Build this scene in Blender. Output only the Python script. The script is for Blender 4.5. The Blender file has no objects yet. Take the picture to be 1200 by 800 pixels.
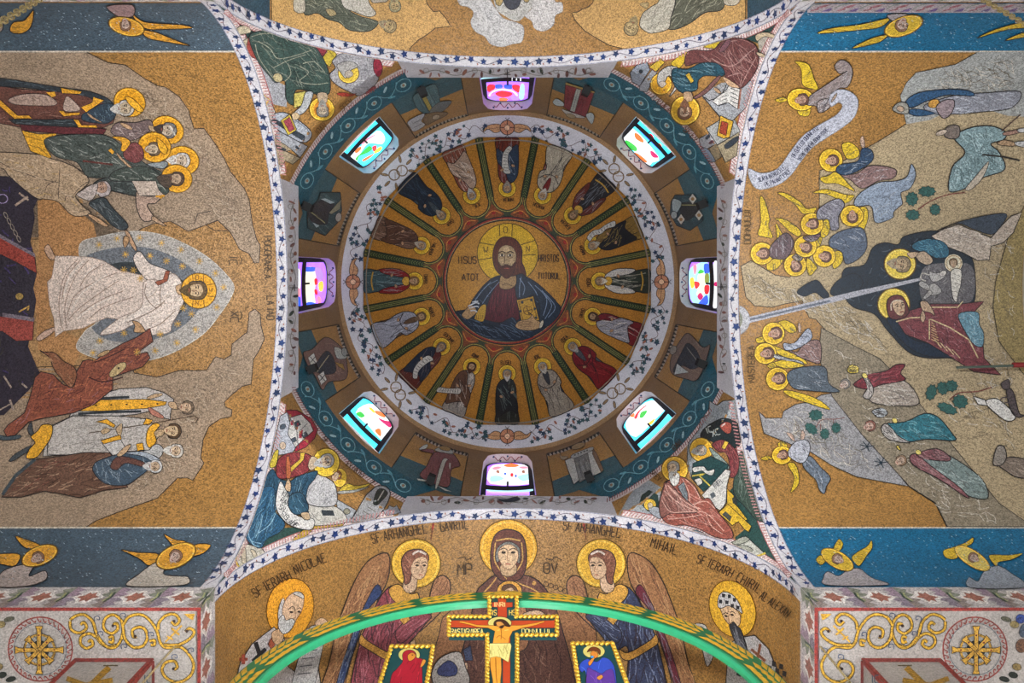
import bpy, bmesh, math, random
from math import sin, cos, pi, sqrt, radians, atan2, hypot
from mathutils import Vector, Matrix
from mathutils.geometry import delaunay_2d_cdt

# ------------------------------------------------------------ camera, world, lights, exposure
SC = bpy.context.scene
COL = SC.collection
FPX, PX0, PY0 = 1036.0, 594.9, 314.0        # focal length in pixels, zenith pixel (1200x800 frame)
CAM = Vector((0.0, -0.36, 1.6))
cd = bpy.data.cameras.new('camera'); cam = bpy.data.objects.new('camera', cd); COL.objects.link(cam)
cam.location = CAM; cam.rotation_euler = (pi, 0, 0)
cd.sensor_fit = 'HORIZONTAL'; cd.sensor_width = 36; cd.lens = FPX / 1200 * 36
cd.shift_x = (600 - PX0) / 1200; cd.shift_y = -(400 - PY0) / 1200
cd.clip_start = 0.05; cd.clip_end = 200
SC.camera = cam
SC.view_settings.view_transform = 'Standard'; SC.view_settings.look = 'None'
SC.view_settings.gamma = 1; SC.view_settings.use_curve_mapping = False
SC.view_settings.exposure = 0.05
W = bpy.data.worlds.new('world'); SC.world = W; W.use_nodes = True
W.node_tree.nodes['Background'].inputs[0].default_value = (1.0, 0.97, 0.93, 1)
W.node_tree.nodes['Background'].inputs[1].default_value = 0.55

def area(name, loc, target, size, power, color=(.95, .97, 1), spread=180):
    l = bpy.data.lights.new(name, 'AREA'); l.shape = 'DISK'; l.size = size; l.energy = power; l.color = color
    l.spread = radians(spread)
    o = bpy.data.objects.new(name, l); COL.objects.link(o); o.location = loc
    o.rotation_euler = (Vector(target) - Vector(loc)).to_track_quat('-Z', 'Y').to_euler()
    return o
for x, y, e in ((-8.9, -3, 345), (-8.9, 3, 345), (8.9, -3, 440), (8.9, 3, 440), (-2.6, -9, 6), (2.6, -9, 6), (-3.4, 8.6, 270), (3.4, 8.6, 270)):      # unseen fill lights added in the four arms to brighten the vaults
    area('arm_fill', (x, y, 2.0), (x * 1.03, y, 16), 1.2, e)
for x, y in ((-6.8, -7), (6.8, -7), (-6.8, 7), (6.8, 7)):                    # added fill lights out of view, for the corner soffits
    area('bay_fill', (x, y, 2.0), (x * .9, y * .9, 12), 1.0, 36)
for x, y in ((-2.6, -2.6), (2.6, -2.6), (-2.6, 2.6), (2.6, 2.6)):            # narrow fill lights, added unseen below to brighten the dome
    area('dome_fill', (x, y, 1.2), (0, 0, 26), 0.8, 24, (.97, .97, 1), 44)
for x, y in ((-2.8, -2.8), (2.8, -2.8), (-2.8, 2.8), (2.8, 2.8)):            # invented fill lights, each lifting the pendentive opposite
    area('pendentive_fill', (x, y, 1.2), (-x * 1.5, -y * 1.5, 15.5), 0.8, 185, (.95, .97, 1), 40)

# ------------------------------------------------------------ heights (metres above the floor)
H = CAM.z
S = 4.0                    # half width of the crossing, radius of the big arches
ZS = 12.07 + H             # springing of the arches
ZC = ZS + S                # crown of the arches
ZL = 16.9 + H              # top edge of the flat fields above the crowns
RP = sqrt(32.0)            # pendentive sphere
RW = 4.444                 # drum radius
ZD = ZS + 3.5              # where the drum cylinder starts
ZR = 23.0 + H; RR = 4.33   # cornice, outer edge
ZI = 23.35 + H; RI = 3.77  # cornice, inner edge = foot of the dome
RS = 4.2; E0 = math.acos(RI / RS); ZK = ZI - RS * sin(E0)     # dome shell: radius, springing angle, centre height
ZF = 11.33 + H             # corner soffits
random.seed(7)

# ------------------------------------------------------------ materials
def nd(t, kind, x=0, **kw):
    n = t.nodes.new(kind)
    for k, v in kw.items(): setattr(n, k, v)
    return n
def mosaic_material(name, cell=58.0, var=.42, rough=.5, spec=.35, tilt=.10, base=None):
    """small glass cubes: every cell has its own brightness and its own slight tilt"""
    m = bpy.data.materials.new(name); m.use_nodes = True; t = m.node_tree; L = t.links.new
    b = t.nodes['Principled BSDF']
    g = nd(t, 'ShaderNodeNewGeometry')
    v = nd(t, 'ShaderNodeTexVoronoi'); v.inputs['Scale'].default_value = cell
    L(g.outputs['Position'], v.inputs['Vector'])
    n2 = nd(t, 'ShaderNodeTexNoise'); n2.inputs['Scale'].default_value = 1.3; n2.inputs['Detail'].default_value = 3
    L(g.outputs['Position'], n2.inputs['Vector'])
    if base is None:
        a = nd(t, 'ShaderNodeAttribute', attribute_name='Col'); colour = a.outputs['Color']
    else:
        a = nd(t, 'ShaderNodeRGB'); a.outputs[0].default_value = lin(base); colour = a.outputs[0]
    sep = nd(t, 'ShaderNodeSeparateColor'); L(v.outputs['Color'], sep.inputs[0])
    mr = nd(t, 'ShaderNodeMapRange'); L(sep.outputs[0], mr.inputs['Value'])
    mr.inputs['To Min'].default_value = 1 - var * 1.15; mr.inputs['To Max'].default_value = 1 + var
    mr2 = nd(t, 'ShaderNodeMapRange'); L(n2.outputs['Fac'], mr2.inputs['Value'])
    mr2.inputs['From Min'].default_value = .3; mr2.inputs['From Max'].default_value = .7
    mr2.inputs['To Min'].default_value = .9; mr2.inputs['To Max'].default_value = 1.1
    mul = nd(t, 'ShaderNodeMath', operation='MULTIPLY'); L(mr.outputs[0], mul.inputs[0]); L(mr2.outputs[0], mul.inputs[1])
    sc = nd(t, 'ShaderNodeVectorMath', operation='SCALE'); L(colour, sc.inputs[0]); L(mul.outputs[0], sc.inputs['Scale'])
    L(sc.outputs[0], b.inputs['Base Color'])
    sub = nd(t, 'ShaderNodeVectorMath', operation='SUBTRACT'); L(v.outputs['Color'], sub.inputs[0]); sub.inputs[1].default_value = (.5, .5, .5)
    s2 = nd(t, 'ShaderNodeVectorMath', operation='SCALE'); L(sub.outputs[0], s2.inputs[0]); s2.inputs['Scale'].default_value = tilt * 2
    ad = nd(t, 'ShaderNodeVectorMath', operation='ADD'); L(g.outputs['Normal'], ad.inputs[0]); L(s2.outputs[0], ad.inputs[1])
    no = nd(t, 'ShaderNodeVectorMath', operation='NORMALIZE'); L(ad.outputs[0], no.inputs[0]); L(no.outputs[0], b.inputs['Normal'])
    b.inputs['Roughness'].default_value = rough; b.inputs['Specular IOR Level'].default_value = spec
    return m
def lin1(c): return c / 12.92 if c <= .04045 else ((c + .055) / 1.055) ** 2.4
def lin(h):
    h = h.lstrip('*')
    if len(h) == 3: h = ''.join(c * 2 for c in h)
    return tuple(lin1(int(h[i:i + 2], 16) / 255) for i in (0, 2, 4)) + (1.0,)
def mixhex(a, b, t):
    e = lambda h: [int(x, 16) for x in ((h[0] * 2, h[1] * 2, h[2] * 2) if len(h) == 3 else (h[0:2], h[2:4], h[4:6]))]
    return ''.join('%02x' % int(x + (y - x) * t) for x, y in zip(e(a), e(b)))
def plain(name, hexc, rough=.5, metal=0, emit=0, var=.12, scale=9):
    m = bpy.data.materials.new(name); m.use_nodes = True; t = m.node_tree; L = t.links.new
    b = t.nodes['Principled BSDF']; c = lin(hexc)
    g = nd(t, 'ShaderNodeNewGeometry'); n = nd(t, 'ShaderNodeTexNoise'); n.inputs['Scale'].default_value = scale
    n.inputs['Detail'].default_value = 4; L(g.outputs['Position'], n.inputs['Vector'])
    r = nd(t, 'ShaderNodeMixRGB'); L(n.outputs['Fac'], r.inputs[0])
    r.inputs[1].default_value = tuple(x * (1 - var) for x in c[:3]) + (1,); r.inputs[2].default_value = tuple(min(1, x * (1 + var)) for x in c[:3]) + (1,)
    L(r.outputs[0], b.inputs['Base Color'])
    b.inputs['Roughness'].default_value = rough; b.inputs['Metallic'].default_value = metal
    if emit:
        L(r.outputs[0], b.inputs['Emission Color']); b.inputs['Emission Strength'].default_value = emit
    return m
M = {}
M['mosaic'] = mosaic_material('mosaic_cubes')
M['paint'] = mosaic_material('painted_icon', cell=60, var=.06, rough=.35, spec=.4, tilt=.0)
M['gold'] = mosaic_material('gold_mosaic', base='906a38', var=.5, rough=.42, spec=.6, tilt=.16)
M['dome_gold'] = mosaic_material('dome_gold_mosaic', base='a8742c', var=.34, rough=.42, spec=.6, tilt=.14)
M['white'] = mosaic_material('white_mosaic', base='bcb9bc', var=.16)
M['soffit'] = mosaic_material('soffit_mosaic', base='938c86', var=.2)
M['teal'] = mosaic_material('teal_mosaic', base='1f5662', var=.3)
M['brown'] = mosaic_material('brown_mosaic', base='8d6c47', var=.26)
M['plaster'] = plain('plaster', 'cfcac2', .8)
M['marble'] = plain('floor_marble', 'c8bfb2', .4)
M['dark'] = plain('dark_iron', '060708', .75, 0)
M['green'] = plain('green_enamel', '2a8f62', .3, 0, 0, .15)
M['giltwood'] = plain('gilded_wood', 'd6a83a', .32, .55, 0, .2, 30)
M['steel'] = plain('brass_chain', 'b9a878', .35, .7)

# ------------------------------------------------------------ a pixel gives a direction, a surface gives the distance
def ray(px, py): return Vector(((px - PX0) / FPX, (py - PY0) / FPX, 1.0))
def far_root(a, b, c):
    d = b * b - 4 * a * c
    return (-b + sqrt(max(d, 0))) / (2 * a)
def hit_x(px, py):      # barrel vault, axis along x
    d = ray(px, py); q = CAM - Vector((0, 0, ZS)); t = far_root(d.y ** 2 + 1, 2 * (q.y * d.y + q.z), q.y ** 2 + q.z ** 2 - S * S)
    p = CAM + d * t; p.x = math.copysign(min(max(abs(p.x), S + .2), 9.34), p.x); return p, Vector((0, -p.y, ZS - p.z)).normalized()
def hit_y(px, py):
    d = ray(px, py); q = CAM - Vector((0, 0, ZS)); t = far_root(d.x ** 2 + 1, 2 * (q.x * d.x + q.z), q.x ** 2 + q.z ** 2 - S * S)
    p = CAM + d * t; p.y = math.copysign(min(max(abs(p.y), S + .2), 10.98), p.y); return p, Vector((-p.x, 0, ZS - p.z)).normalized()
def hit_drum(px, py):
    d = ray(px, py); t = far_root(d.x ** 2 + d.y ** 2 + 1e-9, 2 * (CAM.x * d.x + CAM.y * d.y), CAM.x ** 2 + CAM.y ** 2 - RW * RW)
    p = CAM + d * t; return p, Vector((-p.x, -p.y, 0)).normalized()
def hit_pend(px, py):
    d = ray(px, py); q = CAM - Vector((0, 0, ZS)); t = far_root(d.dot(d), 2 * q.dot(d), q.dot(q) - RP * RP)
    p = CAM + d * t
    if p.z > ZD: return hit_drum(px, py)
    if abs(p.x) > S:                        # keep to the field: fold onto the arch edge
        a = atan2(p.z - ZS, p.y); p = Vector((math.copysign(S, p.x), S * cos(a), ZS + S * sin(a)))
    elif abs(p.y) > S:
        a = atan2(p.z - ZS, p.x); p = Vector((S * cos(a), math.copysign(S, p.y), ZS + S * sin(a)))
    return p, (Vector((0, 0, ZS)) - p).normalized()
def hit_dome(px, py):
    d = ray(px, py); q = CAM - Vector((0, 0, ZK)); t = far_root(d.dot(d), 2 * q.dot(d), q.dot(q) - RS * RS)
    p = CAM + d * t; return p, (Vector((0, 0, ZK)) - p).normalized()
def hit_plane(o, n):
    o = Vector(o); n = Vector(n).normalized()
    def f(px, py):
        d = ray(px, py); t = (o - CAM).dot(n) / d.dot(n); p = CAM + d * t
        return p, (n if d.dot(n) < 0 else -n)
    return f
hit_cornice_slope = (RR - RI) / (ZI - ZR)
def hit_cornice(px, py):
    # cone between (RR, ZR) and (RI, ZI), found by bisection on the height
    d = ray(px, py); lo, hi = ZR - .6, ZI + .6
    for _ in range(40):
        z = (lo + hi) / 2; p = CAM + d * (z - CAM.z)
        if hypot(p.x, p.y) < RR - (z - ZR) * hit_cornice_slope: lo = z
        else: hi = z
    a = atan2(p.y, p.x); n = Vector((-cos(a) * (ZI - ZR), -sin(a) * (ZI - ZR), -(RR - RI))).normalized()
    return p, n
SURF = {'X': hit_x, 'Y': hit_y, 'P': hit_pend, 'R': hit_drum, 'D': hit_dome, 'C': hit_cornice,
        'LW': hit_plane((-S, 0, 0), (1, 0, 0)), 'LE': hit_plane((S, 0, 0), (-1, 0, 0)),
        'LN': hit_plane((0, -S, 0), (0, 1, 0)), 'LS': hit_plane((0, S, 0), (0, -1, 0)), 'B': hit_plane((0, 0, ZF), (0, 0, -1))}

# ------------------------------------------------------------ objects
def tag(o, label=None, cat=None, group=None, kind=None):
    for k, v in (('label', label), ('category', cat), ('group', group), ('kind', kind)):
        if v: o[k] = v
    return o
def link_mesh(name, verts, faces, mat, parent=None, cols=None, smooth=False, origin=None):
    o0 = Vector(origin) if origin is not None else Vector((0, 0, 0))
    me = bpy.data.meshes.new(name)
    me.from_pydata([tuple(Vector(v) - o0) for v in verts], [], faces); me.update()
    me.materials.append(mat)
    if cols is not None:
        at = me.attributes.new('Col', 'FLOAT_COLOR', 'FACE')
        buf = []
        for c in cols: buf.extend(c)
        at.data.foreach_set('color', buf)
    if smooth: me.polygons.foreach_set('use_smooth', [True] * len(me.polygons))
    o = bpy.data.objects.new(name, me); COL.objects.link(o)
    if parent is not None:
        o.parent = parent
    elif origin is not None: o.location = o0
    return o

def catmull(pts, closed, n=5):
    out = []; N = len(pts)
    if N < 3: return list(pts)
    R = range(N) if closed else range(N - 1)
    for i in R:
        if closed: p0, p1, p2, p3 = pts[i - 1], pts[i], pts[(i + 1) % N], pts[(i + 2) % N]
        else: p0, p1, p2, p3 = pts[max(i - 1, 0)], pts[i], pts[i + 1], pts[min(i + 2, N - 1)]
        for k in range(n):
            t = k / n; t2 = t * t; t3 = t2 * t
            out.append(tuple(.5 * (2 * p1[j] + (p2[j] - p0[j]) * t + (2 * p0[j] - 5 * p1[j] + 4 * p2[j] - p3[j]) * t2 + (3 * p1[j] - p0[j] - 3 * p2[j] + p3[j]) * t3) for j in (0, 1)))
    if not closed: out.append(tuple(pts[-1]))
    return out
def inside(p, poly):
    x, y = p; c = False; j = len(poly) - 1
    for i in range(len(poly)):
        xi, yi = poly[i]; xj, yj = poly[j]
        if (yi > y) != (yj > y) and x < (xj - xi) * (y - yi) / (yj - yi) + xi: c = not c
        j = i
    return c
def densify(pts, closed, h):
    out = []; N = len(pts)
    for i in range(N if closed else N - 1):
        a = pts[i]; b = pts[(i + 1) % N]; k = max(1, int(math.ceil(hypot(b[0] - a[0], b[1] - a[1]) / h)))
        for q in range(k): out.append((a[0] + (b[0] - a[0]) * q / k, a[1] + (b[1] - a[1]) * q / k))
    if not closed: out.append(tuple(pts[-1]))
    return out
def ellipse(cx, cy, rx, ry, rot=0, n=0):
    n = n or max(10, min(48, int(6 + 1.6 * max(rx, ry)))); c, s = cos(radians(rot)), sin(radians(rot))
    return [(cx + rx * cos(2 * pi * i / n) * c - ry * sin(2 * pi * i / n) * s, cy + rx * cos(2 * pi * i / n) * s + ry * sin(2 * pi * i / n) * c) for i in range(n)]

INK = '1d1a1c'
SUB = {'eye': 'face', 'eyebrow': 'face', 'mouth': 'face', 'nose': 'face', 'moustache': 'beard', 'jewel': 'book', 'stud': 'spoke', 'slot': 'desk_top', 'opening': 'arcade',
       'window': ('tower', 'house', 'wall'), 'check': 'vestment', 'gold_cuff': 'tunic', 'gold_hem': 'tunic', 'cuff': ('sleeve', 'robe'), 'clavus': ('robe', 'tunic'), 'gold_band': 'robe', 'gold_trim': 'robe', 'door': 'arch', 'veil_edge': 'veil',
       'stand_opening': 'stand', 'black_cross': 'vestment', 'red_cross': 'vestment', 'brown_cross': 'vestment', 'cross_patch': 'vestment', 'headband': 'hair', 'crown': 'hair', 'ribbon': 'hair', 'coif': 'veil', 'star': 'mantle',
       'sleeve_stripe': 'mantle', 'knee_patch': 'robe', 'cuff_band': ('robe', 'mantle'), 'disc_centre': 'disc', 'cross': 'disc', 'spoke_line': 'wheel', 'disc_core': 'disc', 'gate_edge': 'gate', 'bud': 'scroll', 'throne_beads': 'throne', 'belt': 'robe', 'collar': ('robe', 'vestment')}
JOIN = {'lettering', 'stars', 'vine_scroll', 'vine_border', 'foliage'}
class Fig:
    """one picture element set in mosaic: parts are thin inlays that follow the surface they are set in"""
    def __init__(s, name, label, cat, group=None, surf='X', level=0, h=5.0, gap=.0005, base=.004, step=.007, mat='mosaic', kind=None, parent=None, mapf=None):
        s.name, s.label, s.cat, s.group, s.kind, s.parent = name, label, cat, group, kind, parent
        s.map = mapf or SURF[surf]; s.h = 3.0 if surf == 'D' and mapf is None else h; s.off = base + level * step; s.gap = gap; s.parts = {}; s.mat = mat; s.join = parent is not None
        s.T = lambda x, y: (x, y); s.k = 1.0; s.gain = 1.0; s.last = None; s.lastcol = None; s.rnd = random.Random(hash_name(name + (label or '')))
    def frame(s, ox, oy, k=1.0, rot=0.0, flip=1, cx=0, cy=0):
        c, q = cos(radians(rot)), sin(radians(rot)); s.k = k
        def T(x, y):
            x = (x - cx) * flip * k; y = (y - cy) * k
            return (ox + x * c - y * q, oy + x * q + y * c)
        s.T = T; return s
    def tile(s, x0, y0, size=210.0): return s.frame(x0, y0, size / 800.0)
    def _add(s, part, col, verts2, faces, outline=None):
        """an area starts a piece of its own unless it lies on the latest pieces of its part; strokes join the latest piece"""
        ps = s.parts.setdefault(part, []); pc = None
        if outline is not None:
            n = len(outline); c = (sum(p[0] for p in outline) / n, sum(p[1] for p in outline) / n)
            for q in reversed(ps):
                if s.join or part in JOIN or any(inside(c, o) or sum(inside(p, o) for p in outline[::2]) * 3 > n // 2 for o in q[3]): pc = q; break
        elif ps and (ps[-1][3] or s.join or part in JOIN): pc = ps[-1]
        if pc is None: pc = ([], [], [], []); ps.append(pc)
        V, F, C, O = pc
        if outline is not None: O.append(outline)
        b = len(V); c = tuple(min(1, x * s.gain) for x in lin(col)[:3]) + (1.0,)
        for q in verts2:
            p, n = s.map(q[0], q[1]); V.append(p + n * s.off)
        for f in faces: F.append(tuple(i + b for i in f)); C.append(c)
    def raw_poly(s, part, col, pts):
        pts = densify(pts, True, s.h)
        xs = [p[0] for p in pts]; ys = [p[1] for p in pts]; h = s.h
        ext = max(max(xs) - min(xs), max(ys) - min(ys))
        vs = [Vector(p) for p in pts]; n = len(vs)
        if ext > 1.6 * h:
            y = min(ys) + h * .6
            while y < max(ys):
                x = min(xs) + h * .6
                while x < max(xs):
                    if inside((x, y), pts): vs.append(Vector((x, y)))
                    x += h
                y += h
        try:
            r = delaunay_2d_cdt(vs, [(i, (i + 1) % n) for i in range(n)], [], 1, 1e-4)
        except Exception: return
        s._add(part, col, [tuple(v) for v in r[0]], [tuple(f) for f in r[2]], pts)
    def raw_stroke(s, part, col, w, pts, closed=False):
        pts = densify(pts, closed, s.h)
        P = []
        for p in pts:
            if not P or hypot(p[0] - P[-1][0], p[1] - P[-1][1]) > 1e-6: P.append(p)
        n = len(P)
        if n < 2: return
        out = []
        for i in range(n):
            a = P[i - 1] if (i or closed) else P[0]; b = P[(i + 1) % n] if (i < n - 1 or closed) else P[-1]
            dx, dy = b[0] - a[0], b[1] - a[1]; L = hypot(dx, dy) or 1
            nx, ny = -dy / L * w / 2, dx / L * w / 2
            out += [(P[i][0] + nx, P[i][1] + ny), (P[i][0] - nx, P[i][1] - ny)]
        F = [(2 * i, 2 * i + 1, 2 * i + 3, 2 * i + 2) for i in range(n - 1)]
        if closed: F.append((2 * n - 2, 2 * n - 1, 1, 0))
        s._add(part, col, out, F)
    def up(s): s.off += s.gap
    # the drawing calls, in the figure's own frame
    def poly(s, part, col, pts, smooth=False, ink=0, inkcol=INK):
        q = [s.T(*p) for p in pts]
        if smooth: q = catmull(q, True, 5)
        s.up(); s.raw_poly(part, col, q); s.last = q; s.lastcol = col
        if ink: s.up(); s.raw_stroke(part, inkcol, ink * s.k, q, True)
        return s
    def blob(s, part, col, pts, ink=0, inkcol=INK): return s.poly(part, col, pts, True, ink, inkcol)
    def ell(s, part, col, cx, cy, rx, ry=None, rot=0, ink=0, inkcol=INK):
        ry = ry or rx
        n = max(10, min(48, int(8 + 1.7 * max(rx, ry) * s.k)))
        return s.poly(part, col, ellipse(cx, cy, rx, ry, rot, n), False, ink, inkcol)
    def line(s, part, col, w, pts, smooth=False):
        q = [s.T(*p) for p in pts]
        if smooth: q = catmull(q, False, 5)
        s.up(); s.raw_stroke(part, col, w * s.k, q); return s
    def curve(s, part, col, w, pts): return s.line(part, col, w, pts, True)
    def ring(s, part, col, cx, cy, rx, ry=None, w=3, rot=0):
        n = max(12, min(64, int(8 + 1.7 * rx * s.k)))
        s.up(); s.raw_stroke(part, col, w * s.k, [s.T(*p) for p in ellipse(cx, cy, rx, ry or rx, rot, n)], True); return s
    def folds(s, part, col, n, length, ang, w=2.5, spread=14, bend=.12):
        """n drapery lines inside the shape drawn last; length and ang (degrees, own frame) as drawn"""
        q = s.last; xs = [p[0] for p in q]; ys = [p[1] for p in q]; k = 0; s.up(); n = int(n * 1.7); w *= .78
        o = s.T(0, 0)
        if s.lastcol: col = mixhex(s.lastcol, col, .68)
        for _ in range(n * 14):
            if k >= n: break
            c = (s.rnd.uniform(min(xs), max(xs)), s.rnd.uniform(min(ys), max(ys)))
            a = radians(ang + s.rnd.uniform(-spread, spread)); L = length * s.rnd.uniform(.55, 1.1)
            e = s.T(cos(a) * L / 2, sin(a) * L / 2); ex, ey = e[0] - o[0], e[1] - o[1]; b = s.rnd.uniform(-bend, bend) * 2
            P = [(c[0] - ex, c[1] - ey), (c[0] - ey * b, c[1] + ex * b), (c[0] + ex, c[1] + ey)]
            if all(inside(p, q) for p in P):
                s.raw_stroke(part, col, w * s.k * s.rnd.uniform(.7, 1.25), catmull(P, False, 3)); k += 1
        return s
    def text(s, part, col, w, txt, x, y, size, ang=0, narrow=.5, arc=0):
        """lettering in strokes; arc = total turn in degrees along the line"""
        n = len(txt); a = ang - arc / 2; adv = size * (narrow + .15)
        s.up()
        for ch in txt:
            st = GLYPH.get(ch, '')
            c, q = cos(radians(a)), sin(radians(a))
            for seg in st.split():
                P = []
                for i in range(0, len(seg), 2):
                    u = int(seg[i]) / 4 * size * narrow; v = (int(seg[i + 1]) / 6 - 1) * size
                    P.append(s.T(x + u * c - v * q, y + u * q + v * c))
                if len(P) > 1: s.raw_stroke(part, col, w * s.k, P)
            ad = adv * .5 if ch in ' .' else (size * (narrow * .5 + .15) if ch == 'I' else adv)
            x += ad * c; y += ad * q; a += arc / max(1, n)
        return s
    def head(s, cx, cy, r, rot=0, hair='4a3524', beard=None, skin='b08c6c', long=0, turn=0, veil=None):
        """head with hair, face, brows, eyes, nose, mouth and beard; rot turns the crown from straight up"""
        c, q = cos(radians(rot)), sin(radians(rot))
        def t(x, y): x *= r; y *= r; return (cx + x * c - y * q, cy + x * q + y * c)
        def pp(l): return [t(*p) for p in l]
        dk = '33251e'; big = r * s.k > 9
        def fp(n): return n if big else 'face'
        if veil: s.blob('veil', veil, pp([(-.95, .9), (-1.05, 0), (-.75, -.95), (0, -1.25), (.75, -.95), (1.05, 0), (.95, .9), (0, 1.25)]), ink=r * .09)
        else:
            y = .35 + long
            s.blob('hair', hair, pp([(-.7, y), (-.88, -.1), (-.75, -.8), (0, -1.15), (.75, -.8), (.88, -.1), (.7, y), (0, y)]), ink=r * .08)
        d = turn * .18
        s.blob('face', skin, pp([(-.55 + d, -.5), (d, -.78), (.55 + d, -.5), (.58 + d, .1), (.36 + d, .72), (d, .95), (-.36 + d, .72), (-.58 + d, .1)]), ink=r * .05, inkcol='5a4030')
        d *= 1.8
        if beard:
            s.blob('beard', beard, pp([(-.58 + d * .6, .05), (-.4 + d * .7, .42), (d, .36), (.4 + d * .7, .42), (.58 + d * .6, .05), (.56 + d * .6, .75), (.2 + d, 1.35), (d, 1.5), (-.2 + d, 1.35), (-.56 + d * .6, .75)]))
            s.line(fp('mouth'), '7a4034', r * .1, pp([(-.18 + d, .55), (.18 + d, .55)]))
        else: s.line(fp('mouth'), '8a463a', r * .11, pp([(-.2 + d, .56), (.2 + d, .56)]))
        for e in (-1, 1):
            s.curve(fp('eyebrow'), dk, r * .08, pp([(e * .12 + d, -.26), (e * .28 + d, -.34), (e * .46 + d, -.24)]))
            s.ell(fp('eye'), dk, *t(e * .27 + d, -.1), r * .12, r * .075, rot)
        s.line(fp('nose'), '7a5640', r * .08, pp([(.04 + d, -.2), (.07 + d, .26), (-.07 + d, .28)]))
        return s
    def halo(s, cx, cy, r, ry=None, rot=0, col='c9a132', rim='e0c25a', w=None):
        s.ell('halo', col, cx, cy, r, ry, rot)
        s.ring('halo', '5b4318', cx, cy, r, ry, w or r * .07, rot)
        s.ring('halo', rim, cx, cy, r * .9, (ry or r) * .9, r * .05, rot); return s
    def build(s):
        pcs = [(n, p) for n, l in s.parts.items() for p in l]
        if not pcs: return None
        o = Vector((0, 0, 0)); k = 0
        for n, p in pcs:
            for v in p[0]: o += v; k += 1
        o /= k
        if s.parent is not None:
            out = None
            for n, (V, F, C, _) in pcs:
                out = link_mesh(n, V, F, M[s.mat], s.parent, C, origin=world_loc(s.parent))
                if s.kind: out['kind'] = s.kind
            return out
        if len(pcs) == 1:
            V, F, C, _ = pcs[0][1]
            r = link_mesh(s.name, V, F, M[s.mat], None, C, origin=o)
            if pcs[0][0] in JOIN: s.kind = 'stuff'
        else:
            r = bpy.data.objects.new(s.name, None); COL.objects.link(r); r.location = o; r.empty_display_size = .2
            made = {}; later = []
            for n, (V, F, C, _) in pcs:
                up = SUB.get(n)
                if up and any(u in s.parts for u in ((up,) if isinstance(up, str) else up)): later.append((n, V, F, C)); continue
                c = link_mesh(n, V, F, M[s.mat], r, C, origin=o); made.setdefault(n, []).append((c, sum(V, Vector()) / len(V)))
                if n in JOIN: c['kind'] = 'stuff'
            for n, V, F, C in later:
                up = SUB[n]; cand = [q for u in ((up,) if isinstance(up, str) else up) for q in made.get(u, [])]
                if not cand: link_mesh(n, V, F, M[s.mat], r, C, origin=o); continue
                m = sum(V, Vector()) / len(V); link_mesh(n, V, F, M[s.mat], min(cand, key=lambda q: (q[1] - m).length)[0], C, origin=o)
            for n, (V, F, C, _) in ():
                if n in JOIN: c['kind'] = 'stuff'
        return tag(r, s.label, s.cat, s.group, s.kind)
def world_loc(o):
    l = Vector((0, 0, 0))
    while o is not None: l = l + o.location; o = o.parent
    return l
def hash_name(t):
    v = 7
    for c in t: v = (v * 31 + ord(c)) % 1000003
    return v
# stroke alphabet on a 4 x 6 grid (x then y, y down)
GLYPH = {'A': '0620 2046 1434', 'B': '0600 003031331303 33434636060', 'C': '40100105163646', 'D': '06003041453606', 'E': '40000646 0333',
 'F': '400006 0333', 'G': '4010010516364643 4323', 'H': '0006 4046 0343', 'I': '1016', 'J': '404536160504', 'K': '0006 400346', 'L': '000646',
 'M': '0600234046', 'N': '06004640', 'O': '1001051636454130 3010', 'P': '0600304143330333', 'R': '060030414233 0333 2346', 'S': '413010010213334445361605',
 'T': '0040 2026', 'U': '00051636454 4540', 'V': '002640', 'X': '0046 4006', 'Y': '0023 4023 2326', 'Z': '00400646', 'Q': '10010516364541301 2446',
 '.': '1626', '-': '1333', '~': '0211223140', 'W': '0016233640'}
for _k, _v in list(GLYPH.items()):
    GLYPH[_k] = ' '.join(g if len(g) % 2 == 0 else g[:-1] for g in _v.split())
# ============================================================ the building
def structure(o, label=None): o['kind'] = 'structure'; tag(o, label); return o
def grid(name, f, us, vs, mat, parent=None, skip=None, smooth=True):
    V = [f(u, v) for v in vs for u in us]; n = len(us); F = []
    for j in range(len(vs) - 1):
        for i in range(n - 1):
            if skip and skip((us[i] + us[i + 1]) / 2, (vs[j] + vs[j + 1]) / 2): continue
            F.append((j * n + i, j * n + i + 1, (j + 1) * n + i + 1, (j + 1) * n + i))
    return link_mesh(name, V, F, mat, parent, smooth=smooth)
def lsp(a, b, n): return [a + (b - a) * i / (n - 1) for i in range(n)]
XE, YE = 9.36, 11.0
def box_verts(x0, x1, y0, y1, z0, z1):
    return [(x, y, z) for z in (z0, z1) for y in (y0, y1) for x in (x0, x1)]
BOXF = [(0, 2, 3, 1), (4, 5, 7, 6), (0, 1, 5, 4), (2, 6, 7, 3), (0, 4, 6, 2), (1, 3, 7, 5)]
def box(name, x0, x1, y0, y1, z0, z1, mat, parent=None):
    return link_mesh(name, box_verts(x0, x1, y0, y1, z0, z1), BOXF, mat, parent)

# floor and outer walls of the cross-in-square plan
structure(box('floor', -XE - .3, XE + .3, -YE - .3, YE + .3, -.2, 0, M['marble']))
structure(box('wall_left', -XE - .3, -XE, -YE, YE, 0, ZC + .3, M['plaster']))
structure(box('wall_right', XE, XE + .3, -YE, YE, 0, ZC + .3, M['plaster']))
structure(box('wall_back', -XE, XE, -YE - .3, -YE, 0, ZC + .3, M['plaster']))
structure(box('wall_front', -XE, XE, YE, YE + .3, 0, ZC + .3, M['plaster']))
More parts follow.
